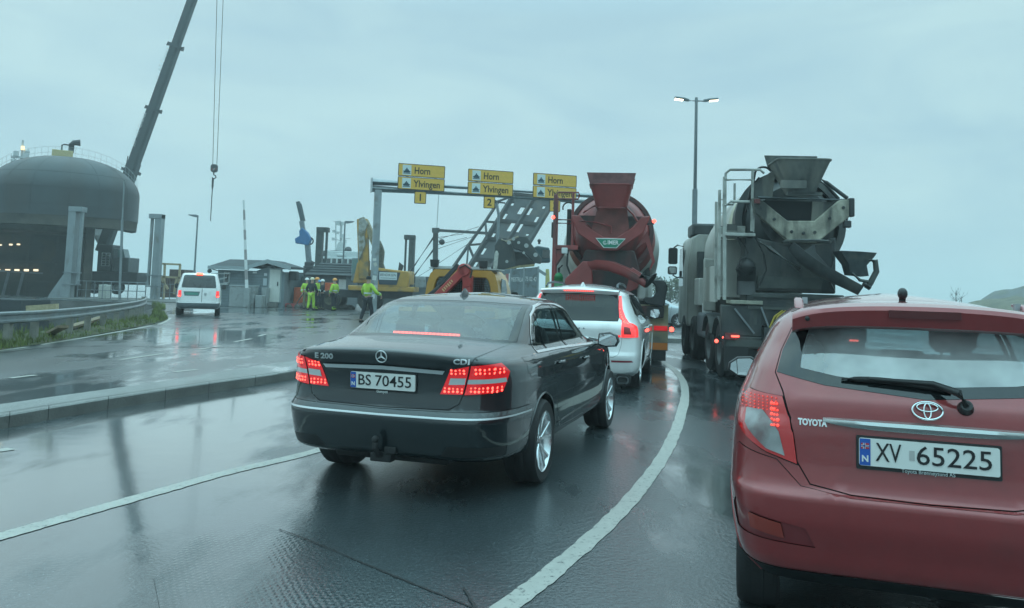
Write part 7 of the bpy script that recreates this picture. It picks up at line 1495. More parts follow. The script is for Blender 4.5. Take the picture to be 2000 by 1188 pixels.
# ---------- dark red hatchback
def hatch():
    root = thing('hatchback', 'dark red hatchback with plate XV 65225 and a bee-sting roof aerial', 'car', (1.73, 3.40, 0), -.315)
    tab = [(.22, .32, 3.62, 0.674, 9, 5, 0), (.26, .20, 3.70, 0.722, 9, 5, 0), (.32, .12, 3.80, 0.760, 9, 5, 0), (.345, .055, 3.82, 0.774, 9, 5, 0), (.45, .02, 3.87, 0.796, 9, 5, 0), (.58, -.01, 3.88, 0.810, 9, 5, 0), (.655, -.012, 3.87, 0.816, 9, 5, 0), (.70, .035, 3.86, 0.816, 9, 5, 0), (.80, .055, 3.80, 0.814, 9, 5, 0), (.92, .06, 3.70, 0.804, 9, 5, 0), (1.0, .07, 3.45, 0.797, 7, 5, 0), (1.06, .085, 3.25, 0.775, 7, 5, .0), (1.10, .115, 3.15, 0.758, 7, 5, .0), (1.16, .16, 3.05, 0.735, 7, 5, 0), (1.30, .25, 2.80, 0.675, 5.5, 5, .0), (1.40, .32, 2.58, 0.621, 5.5, 5, .01), (1.45, .38, 2.45, 0.577, 5.5, 5, .02), (1.485, .48, 2.36, 0.533, 5, 5, .025), (1.510, .66, 2.28, 0.479, 4.5, 5, .03), (1.535, 1.0, 2.12, 0.391, 4, 4, .035), (1.550, 1.40, 1.90, 0.196, 3, 3, .04), (1.553, 1.58, 1.76, 0.049, 3, 3, .04)]
    sh = Shell(tab, 1.66, .6); sh.tap = .12
    lid = rpoly((-.605, 1.165), (-.572, 1.09), (-.53, .93), (-.512, .80), (-.46, .715), (-.30, .688), (0, .682), (.30, .688), (.46, .715), (.512, .80), (.53, .93), (.572, 1.09), (.605, 1.165), (.58, 1.26), (.50, 1.435), (-.50, 1.435), (-.58, 1.26))
    lamp = [('r', .575, 1.065), ('s', .30, 1.075, 1), ('s', .36, 1.02, 1), ('s', .22, .92, 1), ('r', .645, .83), ('r', .515, .790), ('r', .532, .92)]
    clear = [('r', .655, 1.002), ('s', .22, .995, 1), ('s', .16, .935, 1), ('r', .640, .842), ('r', .565, .820), ('r', .590, .92)]
    glass = rpoly((-.600, 1.165), (-.40, 1.125), (0, 1.092), (.40, 1.125), (.600, 1.165), (.575, 1.26), (.500, 1.415), (0, 1.425), (-.500, 1.415), (-.575, 1.26))
    gin = rpoly((-.500, 1.192), (-.35, 1.165), (0, 1.138), (.35, 1.165), (.500, 1.192), (.49, 1.27), (.452, 1.385), (.40, 1.40), (0, 1.405), (-.40, 1.40), (-.452, 1.385), (-.49, 1.27))
    bump_ = [('s', .36, .76, -1), ('s', .20, .84, -1), ('r', -.60, .80), ('r', -.50, .70), ('r', -.30, .674), ('r', .30, .674), ('r', .50, .70), ('r', .60, .80), ('s', .20, .84, 1), ('s', .36, .76, 1), ('s', .33, .36, 1), ('r', .6, .350), ('r', -.6, .350), ('s', .33, .36, -1)]
    win = spoly(1, (.62, 1.10), (.72, 1.26), (.95, 1.36), (1.4, 1.40), (1.9, 1.39), (2.3, 1.30), (2.75, 1.10), (1.8, 1.06))
    regs = [dict(name='windscreen', pts=screen(1.08, 1.46, .70, .55), mat=G_SEDAN, glass=True, sym=True)] + [dict(name='hole', pts=arch_pts(ya, .30, .33, .26, s), mat=None) for ya in (.62, 3.13) for s in (1, -1)] + [
        dict(name='tailgate', pts=lid, mat=P_RED, gap=.0055, off=.001, key='lid'), dict(name='bumper', pts=bump_, mat=P_RED, gap=.0035, off=.002, key='bumper'),
        dict(name='lower_bumper', pts=[('s', .34, .348, -1), ('r', -.6, .338), ('r', .6, .338), ('s', .34, .348, 1), ('s', .36, .27, 1), ('r', .6, .235), ('r', -.6, .235), ('s', .36, .27, -1)], mat=M_BLK, off=.002),
        dict(name='bumper_recess', pts=[('r', .48, .535), ('s', .18, .60, 1), ('s', .24, .56, 1), ('s', .20, .47, 1), ('r', .44, .455)], mat=mat('dark_red_recess', (.19, .022, .026), .35, coat=.7), off=-.004, sym=True),
        dict(name='reflector', pts=[('r', .58, .545), ('r', .715, .565), ('r', .705, .500), ('r', .565, .480)], mat=mat('dim_reflector', (.28, .035, .025), .25, coat=.6), off=.004, sym=True),
        dict(name='window_border', pts=glass, mat=M_FRIT, off=.003, gap=.006), dict(name='rear_window', pts=gin, mat=G_MIST, off=.001, glass=True),
        dict(name='door', pts=spoly(1, (1.0, 1.0), (1.0, .36), (2.72, .34), (2.80, .98)), mat=P_RED, gap=.0055, sym=True),
        dict(name='window_pillar', pts=win, mat=M_FRIT, off=.001, sym=True), dict(name='side_window', pts=spoly(1, (.95, 1.12), (1.0, 1.34), (1.4, 1.375), (1.52, 1.375), (1.56, 1.09)), mat=G_HATCH, off=-.003, sym=True, glass=True), dict(name='side_window', pts=spoly(1, (1.66, 1.09), (1.63, 1.375), (1.9, 1.365), (2.28, 1.28), (2.62, 1.12)), mat=G_HATCH, off=-.003, sym=True, glass=True),
        dict(name='tail_light', pts=lamp, mat=mat('hatch_lamp_red', (.36, .012, .014), .12, coat=1, emit=(1, .03, .03), es=.08), off=.008, gap=.0055, sym=True), dict(name='clear_lens', pts=clear, mat=mat('hatch_clear_lens', (.27, .27, .27), .12, coat=1, var=.3, vscale=9, dirt=(.16, .10, .10), damt=.45, dscale=7), off=.012, sym=True)]
    build_shell(sh, root, P_RED, regs, .055, .035, lining_from=1.0)
    for s in (-1, 1):
        P = []
        for j in range(5):
            for i in range(9): P.append(('r', s * (.60 + .018 * i), 1.055 - .013 * j))
        P = [p for p in P if abs(p[1]) < .745 - .0 * p[2]]
        leds(root, sh, P, .0042, mat('lamp_cell', (.9, .06, .04), .3, emit=(1, .09, .06), es=.4), .010, 'cell_pattern')
        leds(root, sh, [('r', s * (.595 + .012 * i), 1.03 - .022 * j) for j in range(5) for i in range(3)], .008, mat('lamp_hot', (1, .07, .05), .3, emit=(1, .10, .07), es=1.0), .010, 'cell_pattern')
    # roof spoiler with its dim third brake light
    g = MB(); R_ = []
    for i in range(25):
        x = -.535 + 1.07 * i / 24; e = (abs(x) / .535); yb = .13 + .10 * e ** 3; zt_ = 1.494 - .028 * e ** 2 - .03 * e ** 6
        R_.append([V((x, .60, zt_ + .014 - .01 * e ** 2)), V((x, yb + .06, zt_ + .002)), V((x, yb + .012, zt_ - .010)), V((x, yb, zt_ - .028)), V((x, yb + .015, zt_ - .100 + .02 * e ** 2)), V((x, yb + .05, zt_ - .112 + .02 * e ** 2)), V((x, .40, zt_ - .07)), V((x, .60, zt_ - .03))])
    g.loft(R_).build('roof_spoiler', P_RED, root, smooth=40)
    MB().loft([[V((x, .124 + .10 * (abs(x) / .535) ** 3, z)) for z in (1.466, 1.434)] + [V((x, .15, z)) for z in (1.434, 1.466)] for x in np.linspace(-.14, .14, 9)]).build('brake_light', mat('lens_dark_red', (.09, .008, .010), .3), root)
    for s in (-1, 1): MB().ball((s * .47, .205, 1.415), .012).build('washer_stud', M_BLK, root)
    # roof edge channels, aerial, wiper
    for s in (-1, 1):
        MB().prism([(.52, 1.455), (.60, 1.50), (.80, 1.512), (.78, 1.49), (.62, 1.47)], .045, (s * .50 - .022, 0, 0), (0, 1, 0), (0, 0, 1), (1, 0, 0)).build('roof_channel', P_RED, root, bevel=.008)
        MB().bx(s * .47 - .012, s * .47 + .012, .62, .66, 1.480, 1.512).build('rail_clip', M_GALV, root)
    MB().ball((-.03, .56, 1.543), .023, 12, 8, (1, 1.1, 1.25)).tube([(-.03, .58, 1.49), (-.03, .56, 1.535)], .015, 8).build('aerial', mat('aerial_rubber', (.03, .032, .034), .35), root, smooth=80)
    c_, n = sh.pt(('r', .145, 1.070)); tip, _ = sh.pt(('r', -.22, 1.150)); mid_, _ = sh.pt(('r', .03, 1.142))
    MB().lathe([(.001, .035), (.024, .03), (.032, .005), (.032, 0)], c_, n, 16).tube([c_ + n * .03, c_ + n * .035 + V((-.03, -.005, .045)), mid_ + n * .035, tip + n * .03], [.018, .017, .012, .007], 8).build('wiper_arm', M_BLK, root, smooth=60)
    g = MB(); bl = [sh.pt(('r', x, 1.172 - .045 * ((x + .22) / .40) ** 2 - .02)) for x in np.linspace(-.33, .10, 9)]; g.tube([q_[0] + q_[1] * .016 for q_ in bl], [.006, .012, .014, .015, .015, .015, .014, .012, .006], 6).build('wiper_blade', M_RUB, root, smooth=60)
    # chrome bar over the plate, emblem, name, plate
    bar = []
    for i in range(21):
        x = -.41 + .82 * i / 20; e = abs(x) / .41; c_, n = sh.pt(('r', x, .975)); z0 = .958 + .022 * e ** 4; z1 = 1.000 - .004 * e ** 2
        bar.append([V((x, c_.y - .004, z1)), V((x, c_.y - .028 * (1 - .4 * e ** 4), z1 - .006)), V((x, c_.y - .034 * (1 - .5 * e ** 4), (z0 + z1) / 2)), V((x, c_.y - .020, z0)), V((x, c_.y + .01, z0 + .004))])
    MB().loft(bar).build('chrome_bar', mat('brushed_chrome', (.55, .57, .56), .22, .9), root, smooth=50)
    c_, n = sh.pt(('r', 0, 1.050)); ey = (V((0, 0, 1)) - n * n.z).normalized(); ex = V((1, 0, 0)); c_ = c_ + n * .010; g = MB()
    def ell(cx, cz, a, b_, r_): g.tube([c_ + ex * (cx + a * math.cos(t)) + ey * (cz + b_ * math.sin(t)) for t in [2 * math.pi * i / 36 for i in range(37)]], r_, 7)
    ell(0, 0, .058, .037, .0046); ell(0, .0135, .040, .0175, .0036); ell(0, -.002, .0135, .032, .0036); g.build('oval_emblem', M_CHR, root, smooth=60)
    wtext(sh, 'TOYOTA', .036, -.452, .968, M_CHR, root, .118, .004, 0, .0018)
    pr = number_plate(root, sh, .868, 'XV', '65225', -.005, off=.022, w=.525)
    text('Toyota Brønnøysund AS', .022, mat('dealer_print', (.45, .48, .48), .5), pr[0], pr[1] - pr[4] * .0645 + pr[2] * .001, pr[3], pr[4], width=.20)
    MB().prism([(.055, .02), (.075, .02), (.075, -.02), (.055, -.02)], .0006, pr[1] + pr[2] * .0016 - pr[3] * .125, pr[3], pr[4]).build('registration_mark', mat('seal_grey', (.45, .44, .43), .5), pr[0])
    # mirrors
    for s in (-1, 1):
        b_, n = sh.pt(('s', 2.35, 1.02, s)); c_ = b_ + V((s * .10, -.05, .0)); sh8 = ((-.10, -.055), (-.095, .035), (-.04, .068), (.05, .06), (.105, .02), (.11, -.03), (.05, -.068), (-.05, -.072))
        MB().tube([b_ - V((s * .03, 0, 0)), c_ - V((s * .06, 0, .03))], .03, 8).loft([[c_ + V((x * k * s, y, z * k)) for x, z in sh8] for y, k in ((-.06, 1.0), (-.03, 1.06), (.05, .92), (.10, .5))]).build('wing_mirror', M_BLK if s < 0 else P_RED, root, bevel=.005, smooth=45)
        MB().prism([(x * .88 * s, z * .86) for x, z in sh8], .003, c_ + V((0, -.064, 0))).build('mirror_glass', M_MIR, root); MB().bar(c_ + V((s * .045, -.069, -.055)), c_ + V((s * .055, -.069, .05)), .004, .002).build('mirror_line', M_BLK, root)
    car_running_gear(root, sh, (.62, 3.13), .295, .19, .19, (8, False), M_ALU, 1.36, .33, .26, 3.85, P_RED)
    car_seats(root, 1.65, .85, .58, .62, 1.20); cabin_floor(root, .35, 3.0, .66, .52, 2.45)
hatch()

# ---------- white SUV
def suv():
    root = thing('suv', 'white SUV with tall L-shaped lit tail lights behind the red mixer truck', 'car', (.98, 12.6, 0), -.225)
    tab = [(.18, .30, 4.45, 0.828, 5, 5, 0), (.22, .18, 4.50, 0.890, 5, 5, 0), (.30, .10, 4.60, 0.942, 8, 5, 0), (.45, .04, 4.67, 0.978, 8, 5, 0), (.56, .01, 4.69, 0.983, 8, 5, 0), (.62, .05, 4.69, 0.983, 8, 5, 0), (.80, .06, 4.66, 0.983, 8, 5, 0), (.86, .05, 4.64, 0.981, 8, 5, 0), (.95, .04, 4.55, 0.973, 8, 5, 0), (1.03, .07, 4.2, 0.947, 8, 5, 0), (1.07, .12, 3.7, 0.921, 8, 5, 0), (1.12, .16, 3.55, 0.895, 8, 5, 0), (1.30, .28, 3.2, 0.818, 8, 5, 0), (1.44, .38, 2.9, 0.745, 8, 5, 0), (1.50, .40, 2.75, 0.704, 8, 5, .01), (1.56, .42, 2.6, 0.652, 8, 5, .03), (1.60, .60, 2.45, 0.590, 5, 5, .04), (1.63, .95, 2.3, 0.497, 4.5, 5, .04), (1.65, 1.4, 2.2, 0.331, 4, 4, .04), (1.658, 1.8, 2.05, .08, 3, 3, .04)]
    sh = Shell(tab, 1.95, .6)
    M_LIT = mat('suv_lamp_lit', (.55, .012, .015), .15, coat=1, emit=(1, .05, .05), es=1.2)
    up = rpoly((.615, 1.46), (.650, 1.46), (.690, 1.25), (.745, 1.13), (.80, 1.06)) + [('s', .30, 1.0, 1), ('s', .30, .84, 1)] + rpoly((.70, .84), (.70, 1.09), (.655, 1.13), (.632, 1.28))
    lowl = rpoly((.69, .84), (.69, .872), (.42, .862), (.36, .872), (.36, .86), (.40, .835))
    regs = [dict(name='windscreen', pts=screen(1.14, 1.55, .80, .62), mat=G_SEDAN, glass=True, sym=True)] + [dict(name='hole', pts=arch_pts(ya, .36, .42, .22, s), mat=None) for ya in (.98, 3.84) for s in (1, -1)] + [
        dict(name='tailgate', pts=rpoly((-.70, 1.06), (-.72, .95), (-.70, .72), (-.66, .58), (-.58, .535), (.58, .535), (.66, .58), (.70, .72), (.72, .95), (.70, 1.06), (.62, 1.07), (-.62, 1.07)), mat=P_WHITE, gap=.004, off=.001),
        dict(name='rear_window', pts=rpoly((-.635, 1.08), (0, 1.062), (.635, 1.08), (.655, 1.16), (.60, 1.47), (0, 1.485), (-.60, 1.47), (-.655, 1.16)), mat=G_PRIV, gap=.005, off=.002, glass=True),
        dict(name='lower_bumper', pts=[('s', .52, .34, -1), ('r', -.7, .30), ('r', .7, .30), ('s', .52, .34, 1), ('s', .55, .22, 1), ('r', .7, .20), ('r', -.7, .20), ('s', .55, .22, -1)], mat=mat('suv_lower', (.42, .44, .44), .4), off=.001),
        dict(name='reflector', pts=rpoly((.56, .49), (.86, .49), (.88, .465), (.56, .462)), mat=mat('suv_reflector', (.30, .03, .05), .3), off=.004, sym=True),
        dict(name='window_pillar', pts=spoly(1, (.62, 1.18), (.70, 1.36), (.95, 1.46), (1.5, 1.50), (2.2, 1.47), (2.8, 1.30), (3.25, 1.08), (2.4, 1.05), (1.2, 1.08)), mat=M_FRIT, off=.001, sym=True),
        dict(name='side_window', pts=spoly(1, (.68, 1.19), (.75, 1.345), (.98, 1.43), (1.45, 1.47), (1.5, 1.10), (1.2, 1.10)), mat=G_PRIV, off=-.002, sym=True, glass=True), dict(name='side_window', pts=spoly(1, (1.6, 1.09), (1.56, 1.47), (2.2, 1.44), (2.75, 1.28), (3.1, 1.09), (2.4, 1.07)), mat=G_SEDAN, off=-.002, sym=True, glass=True),
        dict(name='door', pts=spoly(1, (1.36, 1.04), (1.45, .60), (1.5, .36), (2.25, .36), (2.27, 1.03)), mat=P_WHITE, gap=.005, sym=True), dict(name='door', pts=spoly(1, (2.29, 1.03), (2.27, .36), (3.2, .36), (3.3, 1.04)), mat=P_WHITE, gap=.005, sym=True),
        dict(name='tail_light', pts=up, mat=M_LIT, off=.008, gap=.004, sym=True), dict(name='tail_light', pts=lowl, mat=M_LIT, off=.006, gap=.004, sym=True),
        dict(name='lamp_core', pts=rpoly((.735, 1.00), (.815, .985), (.845, .885), (.735, .885)), mat=mat('suv_lamp_core', (.16, .008, .012), .15, coat=1, emit=(1, .03, .03), es=.08), off=.011, sym=True)]
    build_shell(sh, root, P_WHITE, regs, .075, .05, lining_from=1.06)
    for s in (-1, 1): leds(root, sh, [('r', s * x, z) for x, z in ((.65, 1.26), (.66, 1.21), (.672, 1.17), (.69, 1.14), (.71, 1.11), (.735, 1.08), (.76, 1.055), (.74, 1.05), (.785, 1.04), (.72, 1.07))], .012, off=.011)
    MB().loft([[V((x, .405 + .05 * (abs(x) / .6) ** 2 - .10 + dy, 1.52 - .02 * (abs(x) / .6) ** 2 + dz)) for dy, dz in ((.25, .055), (.02, .042), (0, .025), (.03, -.01), (.2, -.02))] for x in np.linspace(-.62, .62, 17)]).build('roof_spoiler', P_WHITE, root, smooth=40)
    g = MB()
    for i in range(14): x = -.225 + .45 * i / 13; g.bx(x - .010, x + .010, .294, .302, 1.515, 1.531)
    g.build('brake_light', mat('suv_diode', (1, .07, .05), .3, emit=(1, .07, .05), es=2.2), root)
    MB().loft([[V((.02 + x * w, .62 + y * q_, 1.60 + z)) for x, y in ((-1, 0), (0, -.05), (1, 0), (0, .14))] for w, z, q_ in ((.045, 0, 1), (.03, .03, .8), (.012, .065, .4))]).build('shark_fin', P_WHITE, root, smooth=50)
    for s in (-1, 1):
        MB().tube([(s * .575, .62, 1.585), (s * .565, .72, 1.635), (s * .55, 1.2, 1.665), (s * .545, 2.0, 1.66), (s * .55, 2.4, 1.62)], .018, 8).build('roof_rail', mat('rail_dark', (.08, .09, .10), .4, .5), root, smooth=60)
        b_, n = sh.pt(('s', 3.1, 1.09, s)); c_ = b_ + V((s * .17, -.05, .06)); s8 = ((-.10, -.06), (-.10, .06), (-.02, .10), (.07, .09), (.10, .02), (.08, -.07), (0, -.095))
        MB().tube([b_ - V((s * .03, 0, .02)), c_ - V((s * .05, 0, .07))], .035, 8).loft([[c_ + V((x * k * s, y, z * k)) for x, z in s8] for y, k in ((-.06, 1), (.04, .95), (.10, .5))]).build('wing_mirror', M_BLK, root, bevel=.006, smooth=45); MB().prism([(x * .85 * s, z * .85) for x, z in s8], .003, c_ + V((0, -.064, 0))).build('mirror_glass', M_MIR, root)
        for yy in (1.7, 2.75): a = sh.pt(('s', yy, .94, s)); b2 = sh.pt(('s', yy + .22, .94, s)); MB().tube([a[0], a[0] + a[1] * .03 + V((0, .03, 0)), b2[0] + b2[1] * .03 - V((0, .03, 0)), b2[0]], .012, 6).build('door_handle', P_WHITE, root, smooth=70)
        MB().loft([[V((s * .74 + x * k, y, .205 + z * k)) for x, z in rrect(.17, .10, .04, 4)] for y, k in ((.03, 1.0), (.02, 1.06), (.02, .85), (.14, .80))], cap=False).build('exhaust_tip', M_CHR, root, smooth=50); MB().prism(rrect(.14, .08, .03), .01, (s * .74, .12, .205)).prism(rrect(.24, .16, .05), .03, (s * .74, .055, .21)).build('exhaust_hole', M_BLK, root)
    c_, n = sh.pt(('r', 0, .74)); MB().prism(rrect(.52, .113, .01), .012, c_ + n * .018).build('number_plate', M_PLATE, root)
    for x in (.06, .13): c_, n = sh.pt(('r', x, .955)); MB().ball(c_ + n * .004, .012).build('sensor', M_GALVD, root)
    car_running_gear(root, sh, (.98, 3.84), .36, .235, .25, (5, True), M_ALU, 1.64, .42, .22, 4.6, P_WHITE)
    car_seats(root, 2.45, 1.45, .62, .75, 1.35); cabin_floor(root, .6, 3.4, .70, .62, 3.0)
suv()

# ---------- white van far left
def van():
    root = thing('van', 'small white van with grey bumper driving away on the far carriageway', 'van', (-13.09, 34.4, 0), .34)
    tab = [(.30, .10, 4.30, .82, 6, 5, 0), (.34, .04, 4.35, .85, 6.5, 5, 0), (.45, .0, 4.40, .88, 6.5, 5, 0), (.54, .0, 4.40, .89, 6.5, 5, 0), (.57, .04, 4.40, .895, 6.5, 5, 0), (.9, .06, 4.3, .895, 7, 5, 0), (1.1, .08, 3.6, .885, 7, 5, 0), (1.2, .10, 3.4, .865, 7, 5, 0), (1.5, .17, 2.9, .79, 7, 5, 0), (1.70, .23, 2.5, .73, 7, 5, 0), (1.76, .28, 2.4, .70, 6.5, 5, 0), (1.80, .45, 2.3, .62, 5.5, 5, .01), (1.815, .9, 2.2, .45, 5, 5, .02), (1.82, 1.5, 2.0, .1, 4, 4, .02)]
    sh = Shell(tab, 1.8, .6)
    M_VB = mat('van_bumper_grey', (.085, .105, .115), .6, var=.1)
    regs = [dict(name='hole', pts=arch_pts(ya, .31, .36, .34, s), mat=None) for ya in (.82, 3.5) for s in (1, -1)] + [
        dict(name='bumper', pts=[('s', .44, .555, -1), ('r', -.7, .548), ('r', .7, .548), ('s', .44, .555, 1), ('s', .44, .37, 1), ('r', .7, .32), ('r', 0, .315), ('r', -.7, .32), ('s', .44, .37, -1)], mat=M_VB, off=.004),
        dict(name='rear_window', pts=rpoly((-.66, 1.19), (.64, 1.19), (.665, 1.23), (.60, 1.66), (.56, 1.70), (-.56, 1.70), (-.61, 1.66), (-.68, 1.23)), mat=G_VAN, gap=.012, off=-.002, glass=True),
        dict(name='rear_door', pts=rpoly((-.72, .58), (.115, .58), (.115, 1.175), (-.70, 1.175)), mat=P_WHITE, gap=.008), dict(name='rear_door', pts=rpoly((.135, .58), (.70, .58), (.69, 1.175), (.135, 1.175)), mat=P_WHITE, gap=.008),
        dict(name='plate_recess', pts=rpoly((-.60, 1.02), (.05, 1.02), (.0, .84), (-.55, .84)), mat=mat('van_recess', (.12, .19, .19), .5), off=-.01),
        dict(name='tail_light', pts=[('r', .685, 1.06), ('s', .22, 1.06, 1), ('s', .20, .80, 1), ('r', .705, .78), ('r', .67, .84)], mat=M_RED, off=.006, sym=True), dict(name='lamp_lower', pts=[('r', .70, .86), ('r', .80, .86), ('r', .80, .81), ('r', .70, .81)], mat=M_LED, off=.009, sym=True),
        dict(name='side_window', pts=spoly(1, (2.0, 1.15), (2.0, 1.6), (2.35, 1.6), (3.0, 1.15)), mat=G_VAN, sym=True, glass=True), dict(name='door', pts=spoly(1, (1.9, 1.12), (1.9, .38), (3.0, .38), (3.1, 1.1)), mat=P_WHITE, gap=.008, sym=True)]
    build_shell(sh, root, P_WHITE, regs, .09, .06, lining_from=1.15)
    MB().bx(-.14, .12, .17, .26, 1.72, 1.80).build('brake_light', mat('van_brake', (1, .12, .06), .3, emit=(1, .13, .07), es=4), root, bevel=.02)
    c_, n = sh.pt(('r', .26, .92)); MB().lathe([(.055, .004), (.055, .012), (.045, .012), (.045, .004)], c_, n, 20).bar(c_ + n * .01 + V((-.03, 0, .03)), c_ + n * .01 + V((0, 0, -.03)), .01).bar(c_ + n * .01 + V((.03, 0, .03)), c_ + n * .01 + V((0, 0, -.03)), .01).build('round_emblem', M_GALVD, root)
    c_, n = sh.pt(('r', -.27, .925)); MB().prism(rrect(.5, .11, .01), .01, c_ + n * .012).build('number_plate', mat('plate_green', (.10, .30, .25), .5), root)
    a, n = sh.pt(('r', 0, 1.18)); b_, _ = sh.pt(('r', .06, 1.32)); MB().tube([a + n * .02, b_ + n * .02], .012, 6).build('wiper_arm', M_BLK, root)
    for s in (-1, 1): b_, n = sh.pt(('s', 2.95, 1.12, s)); MB().prism(rrect(.18, .22, .06), .10, b_ + V((s * .14, 0, .1))).tube([b_, b_ + V((s * .10, .03, .04))], .03, 6).build('wing_mirror', M_BLK, root, bevel=.02)
    car_running_gear(root, sh, (.82, 3.5), .31, .20, .19, (6, False), M_ALU, 1.54, .36, .34, 4.3, P_WHITE)
    car_seats(root, 2.0, 1.1, .6, .7, 1.3, 2); cabin_floor(root, .4, 3.2, .7, .6, 2.7)
van()

# ---------- silver car crossing beyond the mixers
def silver():
    root = thing('estate_car', 'silver car seen side-on beyond the junction between the two mixers', 'car', (4.45, 39.6, 0), R(-90))
    tab = [(.20, .2, 4.1, .78, 5, 5, 0), (.30, .08, 4.2, .85, 5, 5, 0), (.50, .0, 4.3, .87, 5.5, 5, 0), (.75, .02, 4.22, .87, 5.5, 5, 0), (.90, .05, 4.0, .855, 5.5, 5, 0), (.97, .08, 3.7, .83, 5.5, 5, 0), (1.02, .10, 3.45, .80, 5.5, 5, 0), (1.3, .22, 2.85, .70, 5.5, 5, 0), (1.50, .36, 2.35, .62, 5.5, 5, 0), (1.58, .55, 2.1, .52, 5, 5, .02), (1.62, 1.0, 1.8, .3, 4, 4, .02), (1.625, 1.3, 1.5, .06, 3, 3, .02)]
    sh = Shell(tab, 1.40, .6)
    regs = [dict(name='hole', pts=arch_pts(ya, .31, .36, .24, s), mat=None) for ya in (.85, 3.42) for s in (1, -1)] + [
        dict(name='side_window', pts=spoly(1, (.45, 1.04), (.55, 1.38), (1.2, 1.48), (1.28, 1.02)), mat=G_VAN, sym=True, glass=True), dict(name='side_window', pts=spoly(1, (1.36, 1.02), (1.3, 1.48), (1.9, 1.46), (2.2, 1.40), (2.3, 1.0)), mat=G_VAN, sym=True, glass=True), dict(name='side_window', pts=spoly(1, (2.38, 1.0), (2.30, 1.36), (2.75, 1.20), (3.02, 1.0)), mat=G_VAN, sym=True, glass=True),
        dict(name='door', pts=spoly(1, (1.30, .98), (1.30, .35), (2.30, .32), (2.36, .97)), mat=P_SILVER, gap=.008, sym=True), dict(name='door', pts=spoly(1, (2.40, .97), (2.34, .32), (2.98, .32), (3.05, .7), (3.08, .96)), mat=P_SILVER, gap=.008, sym=True),
        dict(name='side_moulding', pts=spoly(1, (.4, .58), (2.95, .58), (2.95, .52), (.4, .52)), mat=mat('moulding_grey', (.16, .18, .19), .6), off=.008, sym=True)]
    build_shell(sh, root, P_SILVER, regs, .10, .06, lining_from=1.0)
    for s in (-1, 1): b_, n = sh.pt(('s', 2.85, 1.0, s)); MB().prism(rrect(.18, .14, .05), .10, b_ + V((s * .12, 0, .06))).tube([b_, b_ + V((s * .08, 0, .03))], .03, 6).build('wing_mirror', P_SILVER, root, bevel=.02)
    MB().tube([(-.55, .7, 1.60), (-.55, 2.0, 1.62)], .02, 6).tube([(.55, .7, 1.60), (.55, 2.0, 1.62)], .02, 6).build('roof_rail', M_BLK, root)
    car_running_gear(root, sh, (.85, 3.42), .315, .20, .20, (7, False), M_ALU, 1.52, .36, .24, 4.1, P_SILVER)
    cabin_floor(root, .4, 3.2, .7, .55, 2.7); car_seats(root, 2.0, 1.1, .6, .65, 1.2, 2)
silver()
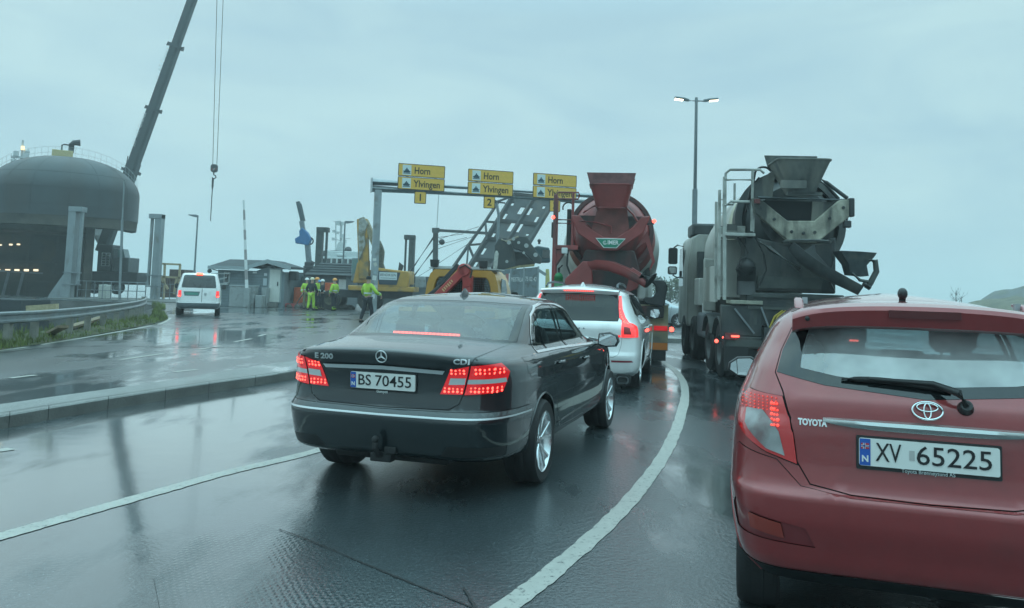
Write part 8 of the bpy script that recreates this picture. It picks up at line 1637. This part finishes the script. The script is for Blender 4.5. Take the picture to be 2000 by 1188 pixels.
# ------------------------------------------------------------------ far trees and the rainy air
M_LEAF = mat('leaf_dull_green', (.055, .075, .04), .7, var=.5, vscale=1.2); M_BARK = mat('bark', (.06, .05, .04), .9, var=.3)
def tree(loc, h, w, label, bare=False, seed=1, name='tree', grp=None):
    rg = random.Random(seed); t = thing(name, label, 'tree', tuple(loc), 0, grp); g = MB(); lv = []; lf_ = []
    g.tube([(0, 0, -.3), (.04 * h, 0, h * .35), (.02 * h, .02 * h, h * .85)], [h * .03, h * .022, h * .006], 7); tips = []
    for k in range(11 if not bare else 16):
        z = h * rg.uniform(.25, .8); a = rg.uniform(0, 6.28); e = V((math.cos(a) * w * rg.uniform(.25, .48), math.sin(a) * w * rg.uniform(.25, .48), z + h * rg.uniform(.05, .22))); g.tube([(.03 * h, 0, z), (e * .5 + V((0, 0, z * .5))), e], [h * .010, h * .006, h * .002], 5); tips.append(e)
        if bare:
            for q in range(3): e2 = e + V((rg.uniform(-.15, .15) * w, rg.uniform(-.15, .15) * w, rg.uniform(.05, .18) * h)); g.tube([e, e2], [h * .003, h * .001], 4)
    g.build('trunk', M_BARK, t)
    if not bare:
        tips += [V((rg.uniform(-.4, .4) * w, rg.uniform(-.4, .4) * w, h * rg.uniform(.35, .9))) for _ in range(9)]
        for e in tips:
            r_ = w * rg.uniform(.12, .22)
            for _ in range(70):
                d = V((rg.gauss(0, 1), rg.gauss(0, 1), rg.gauss(0, .8))).normalized() * r_ * rg.random() ** .4; c_ = e + d; s = rg.uniform(.07, .14) * h * .35; u = V((rg.gauss(0, 1), rg.gauss(0, 1), rg.gauss(0, 1))).normalized(); v_ = u.orthogonal().normalized(); n = len(lv); lv += [c_ - u * s, c_ + v_ * s * .5, c_ + u * s, c_ - v_ * s * .5]; lf_.append((n, n + 1, n + 2, n + 3))
        link_mesh('crown', lv, lf_, M_LEAF, t, smooth=0)
    return t
for k, (px, Y, h, w, lab) in enumerate(((1306, 70, 3.0, 3.6, 'low dull green bush at the left, beyond the silver car'), (1326, 74, 3.3, 4.0, 'broad dull green bush in the middle, beyond the silver car'), (1345, 72, 3.0, 3.4, 'dull green bush nearest the grey mixer cab, beyond the silver car'), (1372, 76, 3.2, 4.0, 'dull green bush hidden mostly behind the grey mixer cab'))):
    p = D(px, 600, Y); p.z = 0; tree(p, h, w, lab, seed=k + 3, name='bush', grp='bushes beyond the junction')
for k, (px, h) in enumerate(((1866, 3.3), (1877, 2.8))):
    p = D(px, 600, 90); p.z = 0; tree(p, h, 1.3, ['taller bare leafless sapling on the skyline above the red roof', 'shorter bare leafless sapling on the skyline above the red roof'][k], True, k + 20, 'bare_tree', 'bare saplings on the skyline')
HAZE = 0.0016
if HAZE:
    m = bpy.data.materials.new('rainy_air'); m.use_nodes = True; nt = m.node_tree
    for n in list(nt.nodes): nt.nodes.remove(n)
    o_ = nt.nodes.new('ShaderNodeOutputMaterial'); v_ = nt.nodes.new('ShaderNodeVolumePrincipled'); v_.inputs['Color'].default_value = (.93, .97, .97, 1); v_.inputs['Density'].default_value = HAZE; v_.inputs['Anisotropy'].default_value = .2
    nt.links.new(v_.outputs['Volume'], o_.inputs['Volume'])
    hz_ = link_mesh('haze', [(x, y, z) for x in (-1900, 1900) for y in (-300, 2400) for z in (-4, 40)], [(0, 1, 3, 2), (4, 6, 7, 5), (0, 4, 5, 1), (2, 3, 7, 6), (0, 2, 6, 4), (1, 5, 7, 3)], m, smooth=0)
    tag(hz_, 'thin rainy haze filling the air over the quay', 'haze', kind='stuff')
